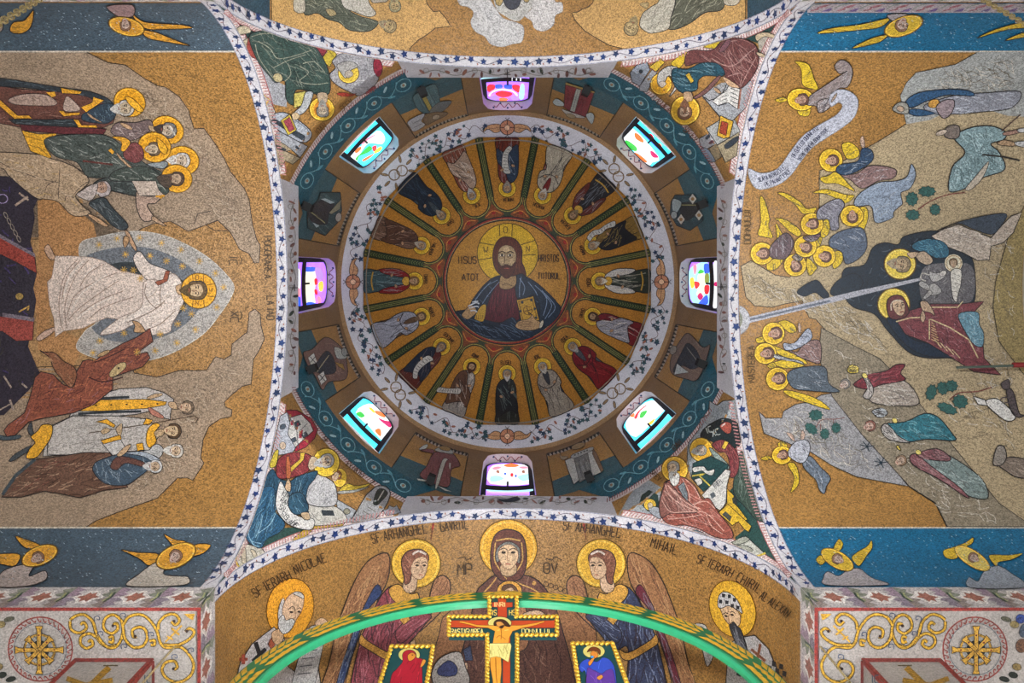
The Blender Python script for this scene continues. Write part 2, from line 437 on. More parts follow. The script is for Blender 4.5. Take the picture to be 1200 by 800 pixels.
# four barrel vaults
A = lsp(0, pi, 97)
SO = .2                                           # the vine border runs along the outer 20 cm of each vault
VAULT = {}
for nm, sg in (('left', -1), ('right', 1)):
    VAULT[nm] = structure(grid('ceiling_vault_' + nm, lambda u, v, sg=sg: (sg * v, S * cos(u), ZS + S * sin(u)), A, lsp(S + SO, XE, 50), M['gold']))
for nm, sg in (('back', -1), ('front', 1)):
    VAULT[nm] = structure(grid('ceiling_vault_' + nm, lambda u, v, sg=sg: (S * cos(u), sg * v, ZS + S * sin(u)), A, lsp(S + SO, YE, 60), M['gold']))
# pendentives and the flat fields above the arch crowns
PEND = {}
a0 = math.acos(S / RW)
for q, nm in enumerate(('front_right', 'front_left', 'back_left', 'back_right')):
    def f(u, dz, q=q):
        if dz <= 3.5: r = sqrt(32 - dz * dz); a = math.acos(min(1, S / r))
        else: r = RW; a = a0
        t = a + (pi / 2 - 2 * a) * u + q * pi / 2
        return (r * cos(t), r * sin(t), ZS + dz)
    PEND[nm] = structure(grid('wall_pendentive_' + nm, f, lsp(0, 1, 41), [3.5 * sin(x) for x in lsp(0, pi / 2, 40)] + [3.8, 4.1, 16.55 + H - ZS], M['gold']))
yl = sqrt(RW * RW - S * S)
LUN = {}
for q, nm in enumerate(('right', 'front', 'left', 'back')):
    c, s_ = cos(q * pi / 2), sin(q * pi / 2)
    def f(u, v, c=c, s_=s_):
        x = S; z0 = ZS + sqrt(S * S - u * u); z = z0 + (ZL - z0) * v
        return (x * c - u * s_, x * s_ + u * c, z)
    LUN[nm] = structure(grid('wall_arch_field_' + nm, f, lsp(-yl, yl, 41), lsp(0, 1, 4), M['white']))
    us = lsp(-yl, yl, 25)
    V = [(S * c - u * s_, S * s_ + u * c, ZL) for u in us] + [(sqrt(RW * RW - u * u) * c - u * s_, sqrt(RW * RW - u * u) * s_ + u * c, ZL) for u in us]
    link_mesh('ledge', V, [(i, i + 1, i + 26, i + 25) for i in range(24)], M['white'], LUN[nm])
# the drum: a wall with eight arched window openings
WZ0, WZ1, WHW, WRISE = 18.55 + H, 21.75 + H, .60, 1.12          # sill, arch springing, half width, rise
ZB = 16.55 + H
wa = WHW / RW
angs = []
for k in range(8):
    t = k * pi / 4
    angs += [t + x for x in lsp(-wa, wa, 13)] + [t + x for x in lsp(wa, pi / 4 - wa, 14)[1:-1]]
angs.append(angs[0] + 2 * pi)
def win_top(a):
    d = (a + pi / 8) % (pi / 4) - pi / 8
    if abs(d) > wa + 1e-6: return None
    return WZ1 + WRISE * max(0, 1 - abs(d / wa) ** 2.5) ** .4
def cyl(r, a, z): return (r * cos(a), r * sin(a), z)
V = []; F = []
lv = lsp(ZB, WZ0, 8)
for a in angs:
    top = win_top(a) or WZ1
    for z in lv: V.append(cyl(RW, a, z))
    for z in (top, ZR + .02): V.append(cyl(RW, a, z))
m = len(lv) + 2
for i in range(len(angs) - 1):
    mid = (angs[i] + angs[i + 1]) / 2; isw = win_top(mid) is not None
    for j in range(m - 1):
        if j == len(lv) - 1 and isw: continue
        F.append((i * m + j, (i + 1) * m + j, (i + 1) * m + j + 1, i * m + j + 1))
DRUM = structure(link_mesh('wall_drum', V, F, M['brown'], smooth=False))
# corners of the drum below the ledge level are part of the pendentives; above the crowns the drum is closed by this ring
V = []; F = []
for k, a in enumerate(lsp(0, 2 * pi, 129)): V += [cyl(RW + .02, a, ZL - .02), cyl(RW + .02, a, ZB)]
# windows
def stained(name, hexc, e):
    m = plain(name, hexc, .25, 0, e, .18, 3.0); return m
GL = {k: stained('glass_' + k, h, e) for k, h, e in (('sky', '38b6d8', 2.6), ('pale', 'a8dfea', 1.2), ('blue', '2450d8', 1.5), ('red', 'd8202c', 1.1), ('green', '30c040', 1.1), ('orange', 'f07830', 1.1), ('violet', '8a58e0', 2.4), ('lilac', 'b488e0', 1.1),
      ('white', 'eef6fa', 1.05), ('cream', 'fbf0d4', 1.0), ('yellow', 'f0c830', 1.1), ('magenta', 'd01868', 1.0), ('olive', '8a9a40', .9), ('pink', 'f08aa0', 1.1), ('brown', 'a06a50', .9))}
M['reveal'] = mosaic_material('reveal_mosaic', base='cfc6c8', var=.1)
RG = RW + .24
WIN_SPEC = {  # background colour, tile of the photograph (x, y, pixels per unit), pieces of coloured glass
 4: ('violet', (345, 300, 60 / 640), [('cream', [(125, 180), (250, 150), (270, 300), (250, 480), (260, 600), (130, 600)]), ('blue', [(125, 140), (260, 140), (250, 190), (130, 190)]), ('blue', [(130, 600), (200, 570), (300, 610), (250, 650), (130, 655)]), ('lilac', [(265, 140), (330, 160), (360, 260), (330, 300), (290, 270), (260, 220)]),
    ('red', [(250, 290), (285, 280), (290, 350), (260, 360)]), ('red', [(250, 420), (285, 420), (290, 480), (260, 480)]), ('yellow', [(300, 340), (350, 310), (365, 370), (350, 440), (310, 430)]), ('pink', [(290, 500), (330, 520), (330, 590), (290, 580)]), ('white', [(20, 180), (70, 180), (75, 400), (20, 400)]), ('pink', [(20, 410), (75, 410), (75, 500), (20, 500)]), ('blue', [(20, 520), (75, 520), (75, 650), (20, 650)])]),
 0: ('violet', (790, 300, 60 / 686), [('pale', [(200, 200), (300, 110), (470, 110), (470, 640), (250, 620), (205, 440)]), ('blue', [(400, 110), (470, 110), (470, 220), (410, 230)]), ('pink', [(255, 120), (300, 120), (300, 200), (270, 250)]), ('green', [(320, 230), (350, 180), (400, 200), (380, 230)]), ('cream', [(310, 270), (370, 230), (410, 250), (410, 480), (300, 520), (330, 400)]), ('red', [(270, 340), (330, 350), (340, 390), (300, 440), (280, 420)]),
    ('yellow', [(210, 310), (260, 290), (270, 400), (230, 430)]), ('olive', [(415, 240), (465, 240), (465, 360), (415, 360)]), ('red', [(410, 395), (470, 395), (460, 500), (410, 500)]), ('magenta', [(310, 540), (350, 490), (390, 540), (350, 590)]), ('blue', [(360, 590), (440, 520), (450, 640), (330, 650)]), ('white', [(520, 120), (590, 120), (590, 640), (505, 640)]), ('magenta', [(540, 350), (585, 350), (585, 400), (540, 400)])]),
 6: ('violet', (555, 85, .0625), [('red', [(270, 230), (400, 230), (390, 320), (300, 370), (250, 330)]), ('blue', [(410, 230), (530, 230), (530, 300), (420, 300)]), ('blue', [(580, 230), (720, 230), (710, 310), (590, 300)]), ('red', [(730, 230), (860, 240), (870, 330), (840, 380), (740, 320)]), ('pale', [(170, 240), (250, 240), (230, 480), (180, 450)]), ('pale', [(880, 240), (950, 240), (940, 480), (850, 480)]),
    ('lilac', [(300, 460), (400, 420), (470, 470), (400, 540), (320, 520)]), ('lilac', [(700, 470), (780, 430), (860, 490), (760, 540)]), ('red', [(400, 400), (480, 350), (560, 340), (700, 370), (730, 410), (640, 460), (500, 460)]), ('white', [(280, 430), (350, 350), (450, 315), (560, 310), (680, 325), (780, 370), (830, 430), (800, 435), (740, 370), (650, 345), (540, 335), (430, 345), (340, 390), (310, 440)]), ('orange', [(480, 480), (580, 470), (650, 500), (600, 540), (500, 540)]), ('pale', [(190, 90), (680, 90), (680, 150), (190, 150)]), ('white', [(700, 100), (910, 100), (910, 155), (700, 155)])]),
 2: ('violet', (560, 525, 80 / 1164), [('white', [(215, 330), (400, 270), (720, 270), (890, 330), (900, 600), (210, 600)]), ('orange', [(440, 290), (570, 255), (700, 290), (640, 320), (500, 320)]), ('pink', [(240, 340), (340, 310), (400, 330), (300, 370)]), ('pink', [(700, 320), (800, 310), (860, 340), (760, 350)]), ('brown', [(310, 390), (350, 370), (370, 420), (330, 420)]), ('brown', [(750, 390), (790, 370), (800, 420), (760, 420)]),
    ('pale', [(220, 480), (360, 470), (440, 520), (360, 560), (220, 570)]), ('pale', [(680, 480), (900, 430), (900, 520), (760, 560)]), ('red', [(560, 430), (600, 430), (600, 480), (560, 480)]), ('blue', [(450, 420), (480, 420), (480, 450), (450, 450)]), ('blue', [(635, 455), (660, 455), (660, 490), (635, 490)]), ('pale', [(220, 680), (870, 680), (870, 740), (220, 740)])]),
 5: ('sky', (395, 140, 75 / 857), [('white', [(130, 510), (300, 380), (530, 150), (640, 230), (600, 330), (420, 320), (300, 480), (250, 590)]), ('green', [(250, 520), (330, 440), (430, 350), (470, 400), (400, 450), (300, 490), (270, 550)]), ('red', [(470, 370), (520, 345), (530, 390), (490, 430)]), ('yellow', [(490, 440), (560, 370), (605, 370), (580, 420), (520, 450)]), ('orange', [(340, 540), (420, 490), (500, 460), (430, 520), (360, 560)]), ('pink', [(330, 320), (420, 240), (540, 190), (420, 270), (350, 330)]), ('orange', [(240, 420), (310, 360), (320, 400), (260, 450)])]),
 7: ('sky', (712, 135, 75 / 800), [('white', [(300, 150), (640, 520), (560, 590), (510, 630), (420, 540), (200, 300)]), ('green', [(230, 310), (330, 370), (370, 420), (340, 450), (225, 385)]), ('orange', [(340, 220), (400, 250), (450, 320), (430, 340), (350, 290)]), ('magenta', [(545, 440), (640, 520), (580, 530), (540, 490)]), ('orange', [(290, 460), (380, 480), (490, 570), (470, 590), (400, 540), (330, 500)]), ('blue', [(370, 110), (710, 470), (690, 480), (350, 140)]), ('red', [(520, 240), (550, 235), (580, 290), (540, 300)]), ('orange', [(630, 370), (650, 350), (680, 390), (660, 400)])]),
 3: ('sky', (402, 455, 75 / 800), [('white', [(160, 300), (320, 190), (480, 260), (640, 460), (520, 660), (330, 480)]), ('green', [(165, 310), (220, 290), (270, 340), (230, 365), (180, 340)]), ('yellow', [(320, 240), (360, 245), (400, 290), (380, 305)]), ('orange', [(400, 280), (470, 290), (530, 350), (500, 360), (420, 320)]), ('magenta', [(440, 370), (520, 400), (600, 420), (590, 490), (500, 430)]), ('orange', [(400, 520), (450, 500), (475, 530), (470, 600), (420, 560)]), ('white', [(120, 365), (140, 365), (210, 460), (190, 470)])]),
 1: ('sky', (715, 450, 75 / 800), [('white', [(190, 510), (300, 330), (520, 200), (690, 290), (560, 440), (320, 660)]), ('red', [(300, 420), (340, 350), (420, 280), (470, 260), (400, 310), (360, 360), (330, 430)]), ('green', [(370, 410), (390, 350), (460, 330), (440, 380), (400, 420)]), ('orange', [(250, 400), (300, 360), (300, 410)]), ('yellow', [(470, 500), (500, 470), (560, 430), (540, 480), (500, 510)]), ('white', [(560, 500), (700, 370), (715, 385), (580, 510)]), ('white', [(350, 690), (540, 530), (560, 550), (380, 720)])]),
}
def hit_glass(px, py, r):
    d = ray(px, py); t = far_root(d.x ** 2 + d.y ** 2 + 1e-9, 2 * (CAM.x * d.x + CAM.y * d.y), CAM.x ** 2 + CAM.y ** 2 - r * r); return CAM + d * t
def wtop(d): return WZ1 + WRISE * max(0, 1 - abs(d / wa) ** 2.5) ** .4
for k in range(8):
    t = k * pi / 4
    root = bpy.data.objects.new('window_%d' % (k + 1), None); COL.objects.link(root); o = Vector(cyl(RW, t, WZ0)); root.location = o
    structure(root)
    ds = lsp(-wa, wa, 25)
    # reveal: soffit + cheeks + sill between wall and glass
    V = []; F = []
    prof = [(-wa, WZ0)] + [(d, wtop(d)) for d in ds] + [(wa, WZ0)]
    for d, z in prof: V += [cyl(RW, t + d, z), cyl(RG + .02, t + d * RW / RG, z)]
    n = len(prof)
    for i in range(n): F.append((2 * i, 2 * ((i + 1) % n), 2 * ((i + 1) % n) + 1, 2 * i + 1))
    link_mesh('reveal', V, F, M['reveal'], root, origin=o)
    # wavy vine on the soffit
    def rmap(u, v, t=t):
        d = u / RW; p = Vector(cyl(RW + v, t + d * .99, wtop(d) - .004)); return p, Vector((0, 0, -1))
    fg = Fig('reveal_vine', None, None, mapf=rmap, h=.05, base=.0, gap=.001, parent=root)
    fg.line('reveal_vine', '8a4a58', .022, [(-.46 + .92 * i / 30, .12 + .05 * sin(i * .9)) for i in range(31)])
    for i in range(5): fg.ell('reveal_vine', '23406a', -.36 + .18 * i, .12 - .06 * (-1) ** i, .026)
    fg.build()
    # glass pieces on the pane plane
    W2 = WHW - .03
    def gpt(u, v, dr=0, t=t):
        d = u / RG; z = WZ0 + (wtop(d * RG / RW if abs(d * RG / RW) < wa else wa) - WZ0) * v
        return Vector(cyl(RG - dr, t + d, z))
    bg, (tx, ty, tk), pieces = WIN_SPEC[k]
    us = lsp(-W2, W2, 17); vs = lsp(0, 1, 9)
    V = [gpt(u, v) for v in vs for u in us]
    F = [(j * 17 + i, j * 17 + i + 1, j * 17 + i + 18, j * 17 + i + 17) for j in range(8) for i in range(16)]
    link_mesh('pane', V, F, GL[bg], root, origin=o)
    for b, (cname, pts) in enumerate(pieces):
        gf = Fig('pane', None, None, h=4.0, base=0, gap=0, parent=root, mapf=lambda px, py, b=b: (hit_glass(px, py, RG - .006 - .0015 * b), Vector((0, 0, 0))))
        gf.raw_poly('pane', 'ffffff', catmull([(tx + x * tk, ty + y * tk) for x, y in pts], True, 3))
        V, F = gf.parts['pane'][0][:2]; link_mesh('pane', V, F, GL[cname], root, origin=o)
    # dark frame with a crossbar
    fm = lambda u, v, t=t: (Vector(cyl(RG - .02, t + u / RG, v)), Vector((-cos(t), -sin(t), 0)))
    fr = Fig('window_frame', None, None, mapf=fm, h=.1, base=.0, gap=.002, parent=root)
    out = [(u, wtop(min(wa, abs(u / RG * RG / RW * .98))) - .05) for u in lsp(-WHW + .03, WHW - .03, 25)]
    fr.line('window_frame', '0c1626', .12, [(-WHW + .06, WZ0)] + out + [(WHW - .06, WZ0)])
    fr.line('window_frame', '0c1626', .42, [(-WHW, 20.17 + H), (WHW, 20.17 + H)])
    fr.line('window_frame', '0c0e14', .045, [(0, 20.0 + H), (0, 20.8 + H)])
    fr.build()
# cornice ring: fascia, white sloping soffit
AA = lsp(0, 2 * pi, 193)
CORN = structure(grid('trim_1', lambda a, v: cyl(RR + (RI - RR) * v, a, ZR + (ZI - ZR) * v), AA, lsp(0, 1, 6), M['white']))
grid('cornice_underside', lambda a, v: cyl(RW + .01 + (RR - RW - .01) * v, a, ZR), AA, [0, 1], M['brown'], CORN)
M['rim'] = mosaic_material('rim_stone', base='6a5a48', var=.2)
grid('inner_rim', lambda a, v: cyl(RI + .005 - .05 * v, a, ZI - .012 + .012 * v), AA, [0, 1], M['rim'], CORN)
# the dome
DOME = structure(grid('ceiling_dome', lambda a, e: cyl(RS * cos(e), a, ZK + RS * sin(e)), AA, lsp(E0, pi / 2 - .002, 70), M['dome_gold']))
# arch borders (white mosaic strip along the edge of each vault) with a beaded inner edge
TRIM = {}
for q, nm in enumerate(('right', 'front', 'left', 'back')):
    c, s_ = cos(q * pi / 2), sin(q * pi / 2)
    f = lambda u, v, c=c, s_=s_: ((S + v) * c - S * cos(u) * s_, (S + v) * s_ + S * cos(u) * c, ZS + S * sin(u))
    TRIM[nm] = structure(grid('trim_%d' % (q + 2), f, A, lsp(0, SO, 4), M['white']))
# corner soffits, fascias and pillars
n = 6
for sx in (-1, 1):
    for sy in (-1, 1):
        x0, x1 = sorted((sx * S, sx * XE)); y0, y1 = sorted((sy * S, sy * YE))
        nm = ('back', 'front')[sy > 0] + ('_left', '_right')[sx > 0]
        so = structure(link_mesh('ceiling_soffit_' + nm, [(x0, y0, ZF), (x1, y0, ZF), (x1, y1, ZF), (x0, y1, ZF)], [(0, 1, 2, 3)], M['soffit']))
        V = [(sx * S, sy * S, ZF), (sx * XE, sy * S, ZF), (sx * XE, sy * S, ZS), (sx * S, sy * S, ZS), (sx * S, sy * YE, ZF), (sx * S, sy * YE, ZS)]
        link_mesh('fascia', V, [(0, 1, 2, 3), (0, 4, 5, 3)], M['white'], so)
PIL = {}
for sx in (-1, 1):
    for sy in (-1, 1):
        x0, x1 = sorted((sx * 4.53, sx * 5.53)); y0, y1 = sorted((sy * 4.64, sy * 5.9))
        nm = ('back', 'front')[sy > 0] + ('_left', '_right')[sx > 0]
        PIL[(sx, sy)] = structure(box('wall_pier_' + nm, x0, x1, y0, y1, 0, ZF, M['soffit']))
# ============================================================ dome mosaics
DC = (594.3, 329.2)
def polar(fg, th, c=DC, k=1.0): return fg.frame(c[0], c[1], k, th - 90)      # local: x tangential, y = radius, head towards the centre
# ribs, spandrels and the sixteen fields
for k in range(16):
    th = k * 22.5
    fr = Fig('arcade_field', None, None, surf='D', level=0, parent=DOME, mat='mosaic')
    polar(fr, th)
    fr.poly('arcade_field', '39402c', [(-14.8, 76), (14.8, 76), (33.5, 168.5), (-33.5, 168.5)])
    polar(fr, th + 11.25)
    fr.poly('arcade_field', '7c4426', [(-11, 77), (11, 77), (5, 85), (0, 92), (-5, 85)], True)
    fr.ell('arcade_field', '8e2a22', 0, 82, 2.6)
    fr.line('arcade_field', 'c07a3a', 1.0, [(-9, 79), (0, 84), (9, 79)], True)
    polar(fr, th)
    lobe = [(-29.2, 168.5), (-23.4, 138), (-16.6, 104), (-15.4, 94), (-9.5, 86), (0, 83), (9.5, 86), (15.4, 94), (16.6, 104), (23.4, 138), (29.2, 168.5)]
    fr.poly('arcade_field', 'a9742d', lobe)
    fr.line('arcade_field', '1f2a20', .9, catmull(lobe, False, 3))
    fr.line('arcade_field', 'a79a4e', .7, catmull([(x * 1.07, y - 1.2) for x, y in lobe], False, 3))
    fr.build()
    cl = Fig('leaf_column', None, None, surf='D', level=1, parent=DOME); polar(cl, th + 11.25)
    cl.line('leaf_column', '2c3a26', 5.4, [(0, 100), (0, 168)])
    if k % 2: 
        for x in (-1.7, 0, 1.7): cl.line('leaf_column', '8f8c4e', .55, [(x, 96), (x * 1.15, 168)])
    else:
        for i in range(22): cl.line('leaf_column', '77804c', .6, [(-2.1, 101 + i * 3.05), (0, 103 + i * 3.05), (2.1, 101 + i * 3.05)])
    for x in (-2.9, 2.9): cl.line('leaf_column', '15201a', .5, [(x, 98), (x * 1.1, 168)])
    cl.build()

def prophet(th, label, robe, cloak, hair, beard, name, kind='mantle', sash=None, fold='d8cfc0', turn=0, lean=0):
    f = Fig('mosaic_prophet', label, 'mosaic figure', 'standing figures in the dome arcade', 'D', 2); polar(f, th)
    L = lean
    f.halo(L, 109, 10.4, 10.4, 0, 'c8a028', 'e2c650', .8)
    f.ell('halo', 'a9742d', L, 110, 6.6)
    # tunic
    f.blob('tunic', robe, [(-5 + L, 115.5), (5 + L, 115.5), (10, 124), (11, 138), (12.5, 152), (13.5, 167.5), (0, 168.5), (-13.5, 167.5), (-12.5, 152), (-11, 138), (-10, 124)], .9)
    f.folds('tunic', fold, 9, 26, 90, .8, 10); f.last = f.last; f.folds('tunic', INK, 7, 22, 90, .7, 12)
    if kind == 'mantle':
        f.blob('mantle', cloak, [(-6 + L, 116), (-1, 119), (3, 130), (11.5, 141), (12, 156), (5, 152), (-4, 156), (-12.5, 160), (-13.5, 140), (-12, 124)], .8)
        f.folds('mantle', fold, 7, 16, 60, .8, 25); f.folds('mantle', INK, 6, 15, 62, .7, 25)
    elif kind == 'cape':
        for e in (-1, 1):
            f.blob('mantle', cloak, [(e * 4 + L, 115.5), (e * 9, 118), (e * 14.5, 130), (e * 14, 150), (e * 9, 146), (e * 5.5, 130)], .8)
            f.folds('mantle', fold, 4, 16, 90, .7, 14)
        f.blob('collar', 'c0953a', [(-4, 116), (4, 116), (5, 121), (0, 124), (-5, 121)], .5)
        f.line('hem', 'b8923c', 1.6, [(-11, 158), (0, 160), (11, 158)], True)
    elif kind == 'wrap':
        f.blob('mantle', cloak, [(-6 + L, 115), (6 + L, 115), (12, 122), (13.5, 134), (8, 140), (13, 150), (15.5, 167), (-13, 167.5), (-11, 150), (-13.5, 136), (-12.5, 124)], .9)
        f.folds('mantle', fold, 8, 24, 80, .8, 22); f.folds('mantle', INK, 8, 22, 100, .7, 25)
        f.curve('mantle', INK, .9, [(-12, 128), (-4, 135), (6, 133), (12, 126)])
        f.blob('tunic', robe, [(-3, 116.5), (3, 116.5), (1.5, 128), (-1, 132), (-3, 126)], .5)
    if sash: 
        f.blob('scroll', 'b9b6ac', sash, .6)
        xs = [p for p in sash]; n = len(sash) // 2
        for i in range(1, 9):
            t = i / 9 * (n - 1); a = int(t); q = t - a; b = min(a + 1, n - 1)
            p0 = (sash[a][0] + (sash[b][0] - sash[a][0]) * q, sash[a][1] + (sash[b][1] - sash[a][1]) * q)
            s0, s1 = sash[-1 - a], sash[-1 - b]
            p1 = (s0[0] + (s1[0] - s0[0]) * q, s0[1] + (s1[1] - s0[1]) * q)
            f.line('scroll', '3c3a3c', .55, [(p0[0] * .82 + p1[0] * .18, p0[1] * .82 + p1[1] * .18), (p0[0] * .18 + p1[0] * .82, p0[1] * .18 + p1[1] * .82)])
    f.ell('hand', 'a98462', 6, 131, 2.4, 1.6, -30, .35)
    f.ell('hand', 'a98462', -7, 136, 2.3, 1.6, 30, .35)
    f.head(L, 110, 5.6, 0, hair, beard, 'a58766', .3, turn)
    f.text('lettering', '30241a', .75, name, -len(name) * 1.25, 98, 4.2, 0, .42)
    f.build()
SCR_L = [(-2, 138), (-10, 141), (-18, 144), (-26, 146), (-27, 152), (-18, 150), (-9, 147), (-1, 144)]
SCR_D = [(-3, 127), (-6, 134), (-6, 144), (-4, 152), (2, 159), (6, 156), (2, 150), (1, 143), (2, 134), (4, 127)]
SCR_U = [(6, 108), (10, 116), (9, 124), (12, 132), (11, 142), (17, 144), (17, 133), (15, 124), (16, 116), (12, 107)]
prophet(0, 'mosaic figure in a white mantle over a dark tunic with red hem, dome arcade', '2e3830', 'b9b4aa', '8a7a5c', 'c4bca8', 'MOISI', 'cape', None, 'd8cfb8')
prophet(22.5, 'brown-bearded mosaic figure in grey mantle and maroon robe, dome arcade', '6e2026', '8d8c90', '3c2a1c', '4a3424', 'DAVID', 'mantle')
prophet(45, 'grey-bearded mosaic figure wrapped in a deep red mantle, dome arcade', '4a4c50', '721c22', '8c8880', 'a09c94', 'OSEA', 'wrap', None, 'a03a3c')
prophet(67.5, 'mosaic elder wrapped in a pale grey-brown mantle, dome arcade', '33363a', '8c8272', '8c8880', 'a8a49a', 'IOIL', 'wrap', None, 'bdb6a4')
prophet(90, 'mosaic elder with long grey beard in a blackish green mantle, dome arcade', '2b2f2a', '23282a', '7c7a72', 'b4b0a4', 'ELISEI', 'mantle', None, '7d8a80')
prophet(112.5, 'brown-bearded mosaic figure in brown mantle with scroll unrolled sideways, dome arcade', '8e867c', '5c4030', '3a2618', '40281a', 'IONA', 'mantle', SCR_L)
prophet(135, 'mosaic figure in dark blue and maroon holding a long hanging scroll, dome arcade', '5a2a24', '222c3a', '6c6258', '8a8278', 'SOFONIE', 'mantle', SCR_D, '7a6a6a')
prophet(157.5, 'mosaic figure in a silver grey robe with brown chest, dome arcade', '5c4430', '8f9098', '5a4630', '6a543c', 'AGHEU', 'wrap', None, 'c2c4cc')
prophet(180, 'beardless mosaic youth in red cape and blue-green tunic, dome arcade', '3d5458', '7e1f20', '7a5a34', None, 'DANIIL', 'cape', None, '8aa0a0')
prophet(202.5, 'mosaic figure in a brown robe and brown mantle, dome arcade', '6a5040', '54392c', '8c8478', 'a09888', 'MALAHIA', 'mantle', None, 'a58a78')
prophet(225, 'mosaic figure wrapped in a dark navy mantle, dome arcade', '3a4448', '1d2a36', '7c7668', '8c8678', 'ISAIA', 'wrap', None, '3e5060')
prophet(247.5, 'mosaic figure in reddish brown robe with beige cloak, dome arcade', '7a4434', 'a08874', '8c8a84', 'a0a09a', 'ILIE', 'mantle')
prophet(270, 'mosaic figure in maroon and blue with a scroll down the side, dome arcade', '6a3026', '2c3c4e', '7a7468', '8a8478', 'MIHEIA', 'mantle', [(-x, y) for x, y in SCR_D], '98a0a8')
prophet(292.5, 'mosaic figure in red tunic under a wide pale beige cloak, dome arcade', '6c2420', 'a39a86', '9a968c', 'b0aca0', 'AVACUM', 'wrap', None, 'c8c0aa')
prophet(315, 'mosaic figure in black tunic with a red collar cape, dome arcade', '24262a', '5c2c24', '6a5638', '7a6a50', 'IEREMIA', 'cape', None, '8a9098')
prophet(337.5, 'mosaic figure in black and gold with a tall raised scroll, dome arcade', '7a6030', '1e2226', '8a8270', 'a09a8a', 'AARON', 'mantle', SCR_U, 'b89a50')

# ---- central medallion
f = Fig('mosaic_medallion', 'round mosaic medallion of a haloed bearded man holding a jewelled book, dome centre', 'mosaic', None, 'D', 3)
f.frame(594.3, 328.7)
f.ell('border', '6a3a24', 0, 0, 76); f.ring('border', '20242a', 0, 0, 75.4, None, 1.2); f.ring('border', '8e2e24', 0, 0, 73.6, None, 1.4); f.ring('border', '9a8a62', 0, 0, 72.4, None, .7)
f.ring('border', '17191d', 0, 0, 71.2, None, 1.6)
f.ell('background', 'ab7a30', 0, 0, 70.6)
f.tile(515, 250, 160)
f.ell('halo', 'c39c22', 400, 234, 180, 178, 0, 5, '4a3a14')
for a, b, c in (([(352, 66), (352, 130)], [(428, 58), (424, 132)], 0), ([(560, 156), (478, 182)], [(566, 240), (488, 244)], 0), ([(235, 170), (320, 184)], [(226, 272), (310, 258)], 0)):
    for q in (a, b): f.line('halo', '4a3a14', 5, q)
f.text('halo', '5a4618', 5, 'O', 376, 112, 36, 0, .6); f.text('halo', '5a4618', 5, 'W', 258, 230, 36, 0, .7); f.text('halo', '5a4618', 5, 'N', 510, 224, 36, 0, .5)
# cloak, robe
f.blob('mantle', '1c2633', [(362, 362), (310, 378), (250, 430), (190, 510), (165, 560), (92, 576), (115, 612), (180, 680), (270, 730), (390, 752), (500, 740), (600, 690), (660, 630), (715, 556), (640, 480), (560, 402), (500, 372), (450, 350)], 4)
f.folds('mantle', '5c6c80', 16, 110, 55, 3.5, 35); f.folds('mantle', '0c1118', 12, 110, 55, 5, 35)
f.poly('robe', '4c1820', [(340, 400), (462, 420), (458, 500), (470, 620), (440, 640), (330, 640), (262, 624), (270, 560), (300, 480)], False, 4)
f.folds('robe', '7d3238', 14, 120, 95, 3, 16); f.folds('robe', '2c0c12', 12, 120, 95, 4, 16)
f.blob('clavus', 'b08a30', [(272, 540), (240, 545), (206, 605), (210, 626), (258, 630)], 3)
for i in range(4): f.line('clavus', '6a4a18', 3, [(216 + i * 12, 596), (214 + i * 12, 622)])
f.blob('mantle', '1c2836', [(100, 578), (160, 600), (250, 640), (340, 650), (430, 610), (470, 660), (560, 700), (520, 736), (390, 752), (270, 730), (170, 670)], 3)
f.folds('mantle', '68788c', 16, 130, 35, 3.5, 30); f.folds('mantle', '0c1118', 10, 120, 35, 5, 30)
f.blob('mantle', '1f2c3a', [(456, 356), (520, 376), (600, 430), (712, 560), (640, 660), (590, 640), (590, 560), (560, 480), (455, 498)], 4)
for q in ([(470, 380), (500, 430), (490, 480)], [(520, 400), (560, 450), (575, 480)], [(560, 420), (630, 500), (610, 600)], [(620, 480), (660, 540), (620, 620)], [(600, 450), (680, 545), (640, 610)], [(480, 370), (470, 430), (470, 490)]):
    f.curve('mantle', '74849a', 4, q)
for q in ([(340, 390), (270, 430), (215, 500)], [(350, 400), (290, 470), (250, 530)], [(300, 400), (235, 470), (195, 530)]): f.curve('mantle', '66768c', 4, q)
# hands and book
f.blob('hand', 'a08058', [(178, 540), (150, 566), (128, 600), (160, 622), (190, 606), (215, 580), (204, 548)], 3)
for q in ([(165, 545), (210, 525), (232, 530)], [(172, 556), (215, 545), (228, 552)], [(190, 520), (225, 515)], [(180, 572), (205, 570), (218, 580)]): f.curve('sleeve_stripe', 'b8bcc0', 7, q)
f.poly('book', 'b0872c', [(452, 508), (552, 484), (588, 628), (486, 656)], False, 5)
f.line('book', '5c3f16', 4, [(464, 518), (544, 499), (574, 620), (494, 642), (464, 518)])
for x, y in ((486, 522), (540, 508), (568, 612), (504, 636), (476, 574), (560, 560)): f.ell('jewel', '28343c', x, y, 8)
f.ring('book', '5c3f16', 519, 570, 26, None, 4); f.line('book', '5c3f16', 5, [(510, 540), (528, 600)]); f.line('book', '5c3f16', 5, [(495, 578), (543, 564)])
f.blob('hand', 'a4845c', [(450, 650), (470, 632), (520, 622), (540, 600), (524, 582), (548, 598), (566, 626), (592, 640), (590, 672), (540, 688), (480, 684), (446, 668)], 3)
for i in range(4): f.curve('hand', '6a4c34', 3, [(456 + i * 4, 646 + i * 9), (500, 636 + i * 10), (540, 638 + i * 9)])
f.ell('cuff', 'b9b09a', 600, 652, 10, 26, 20, 3)
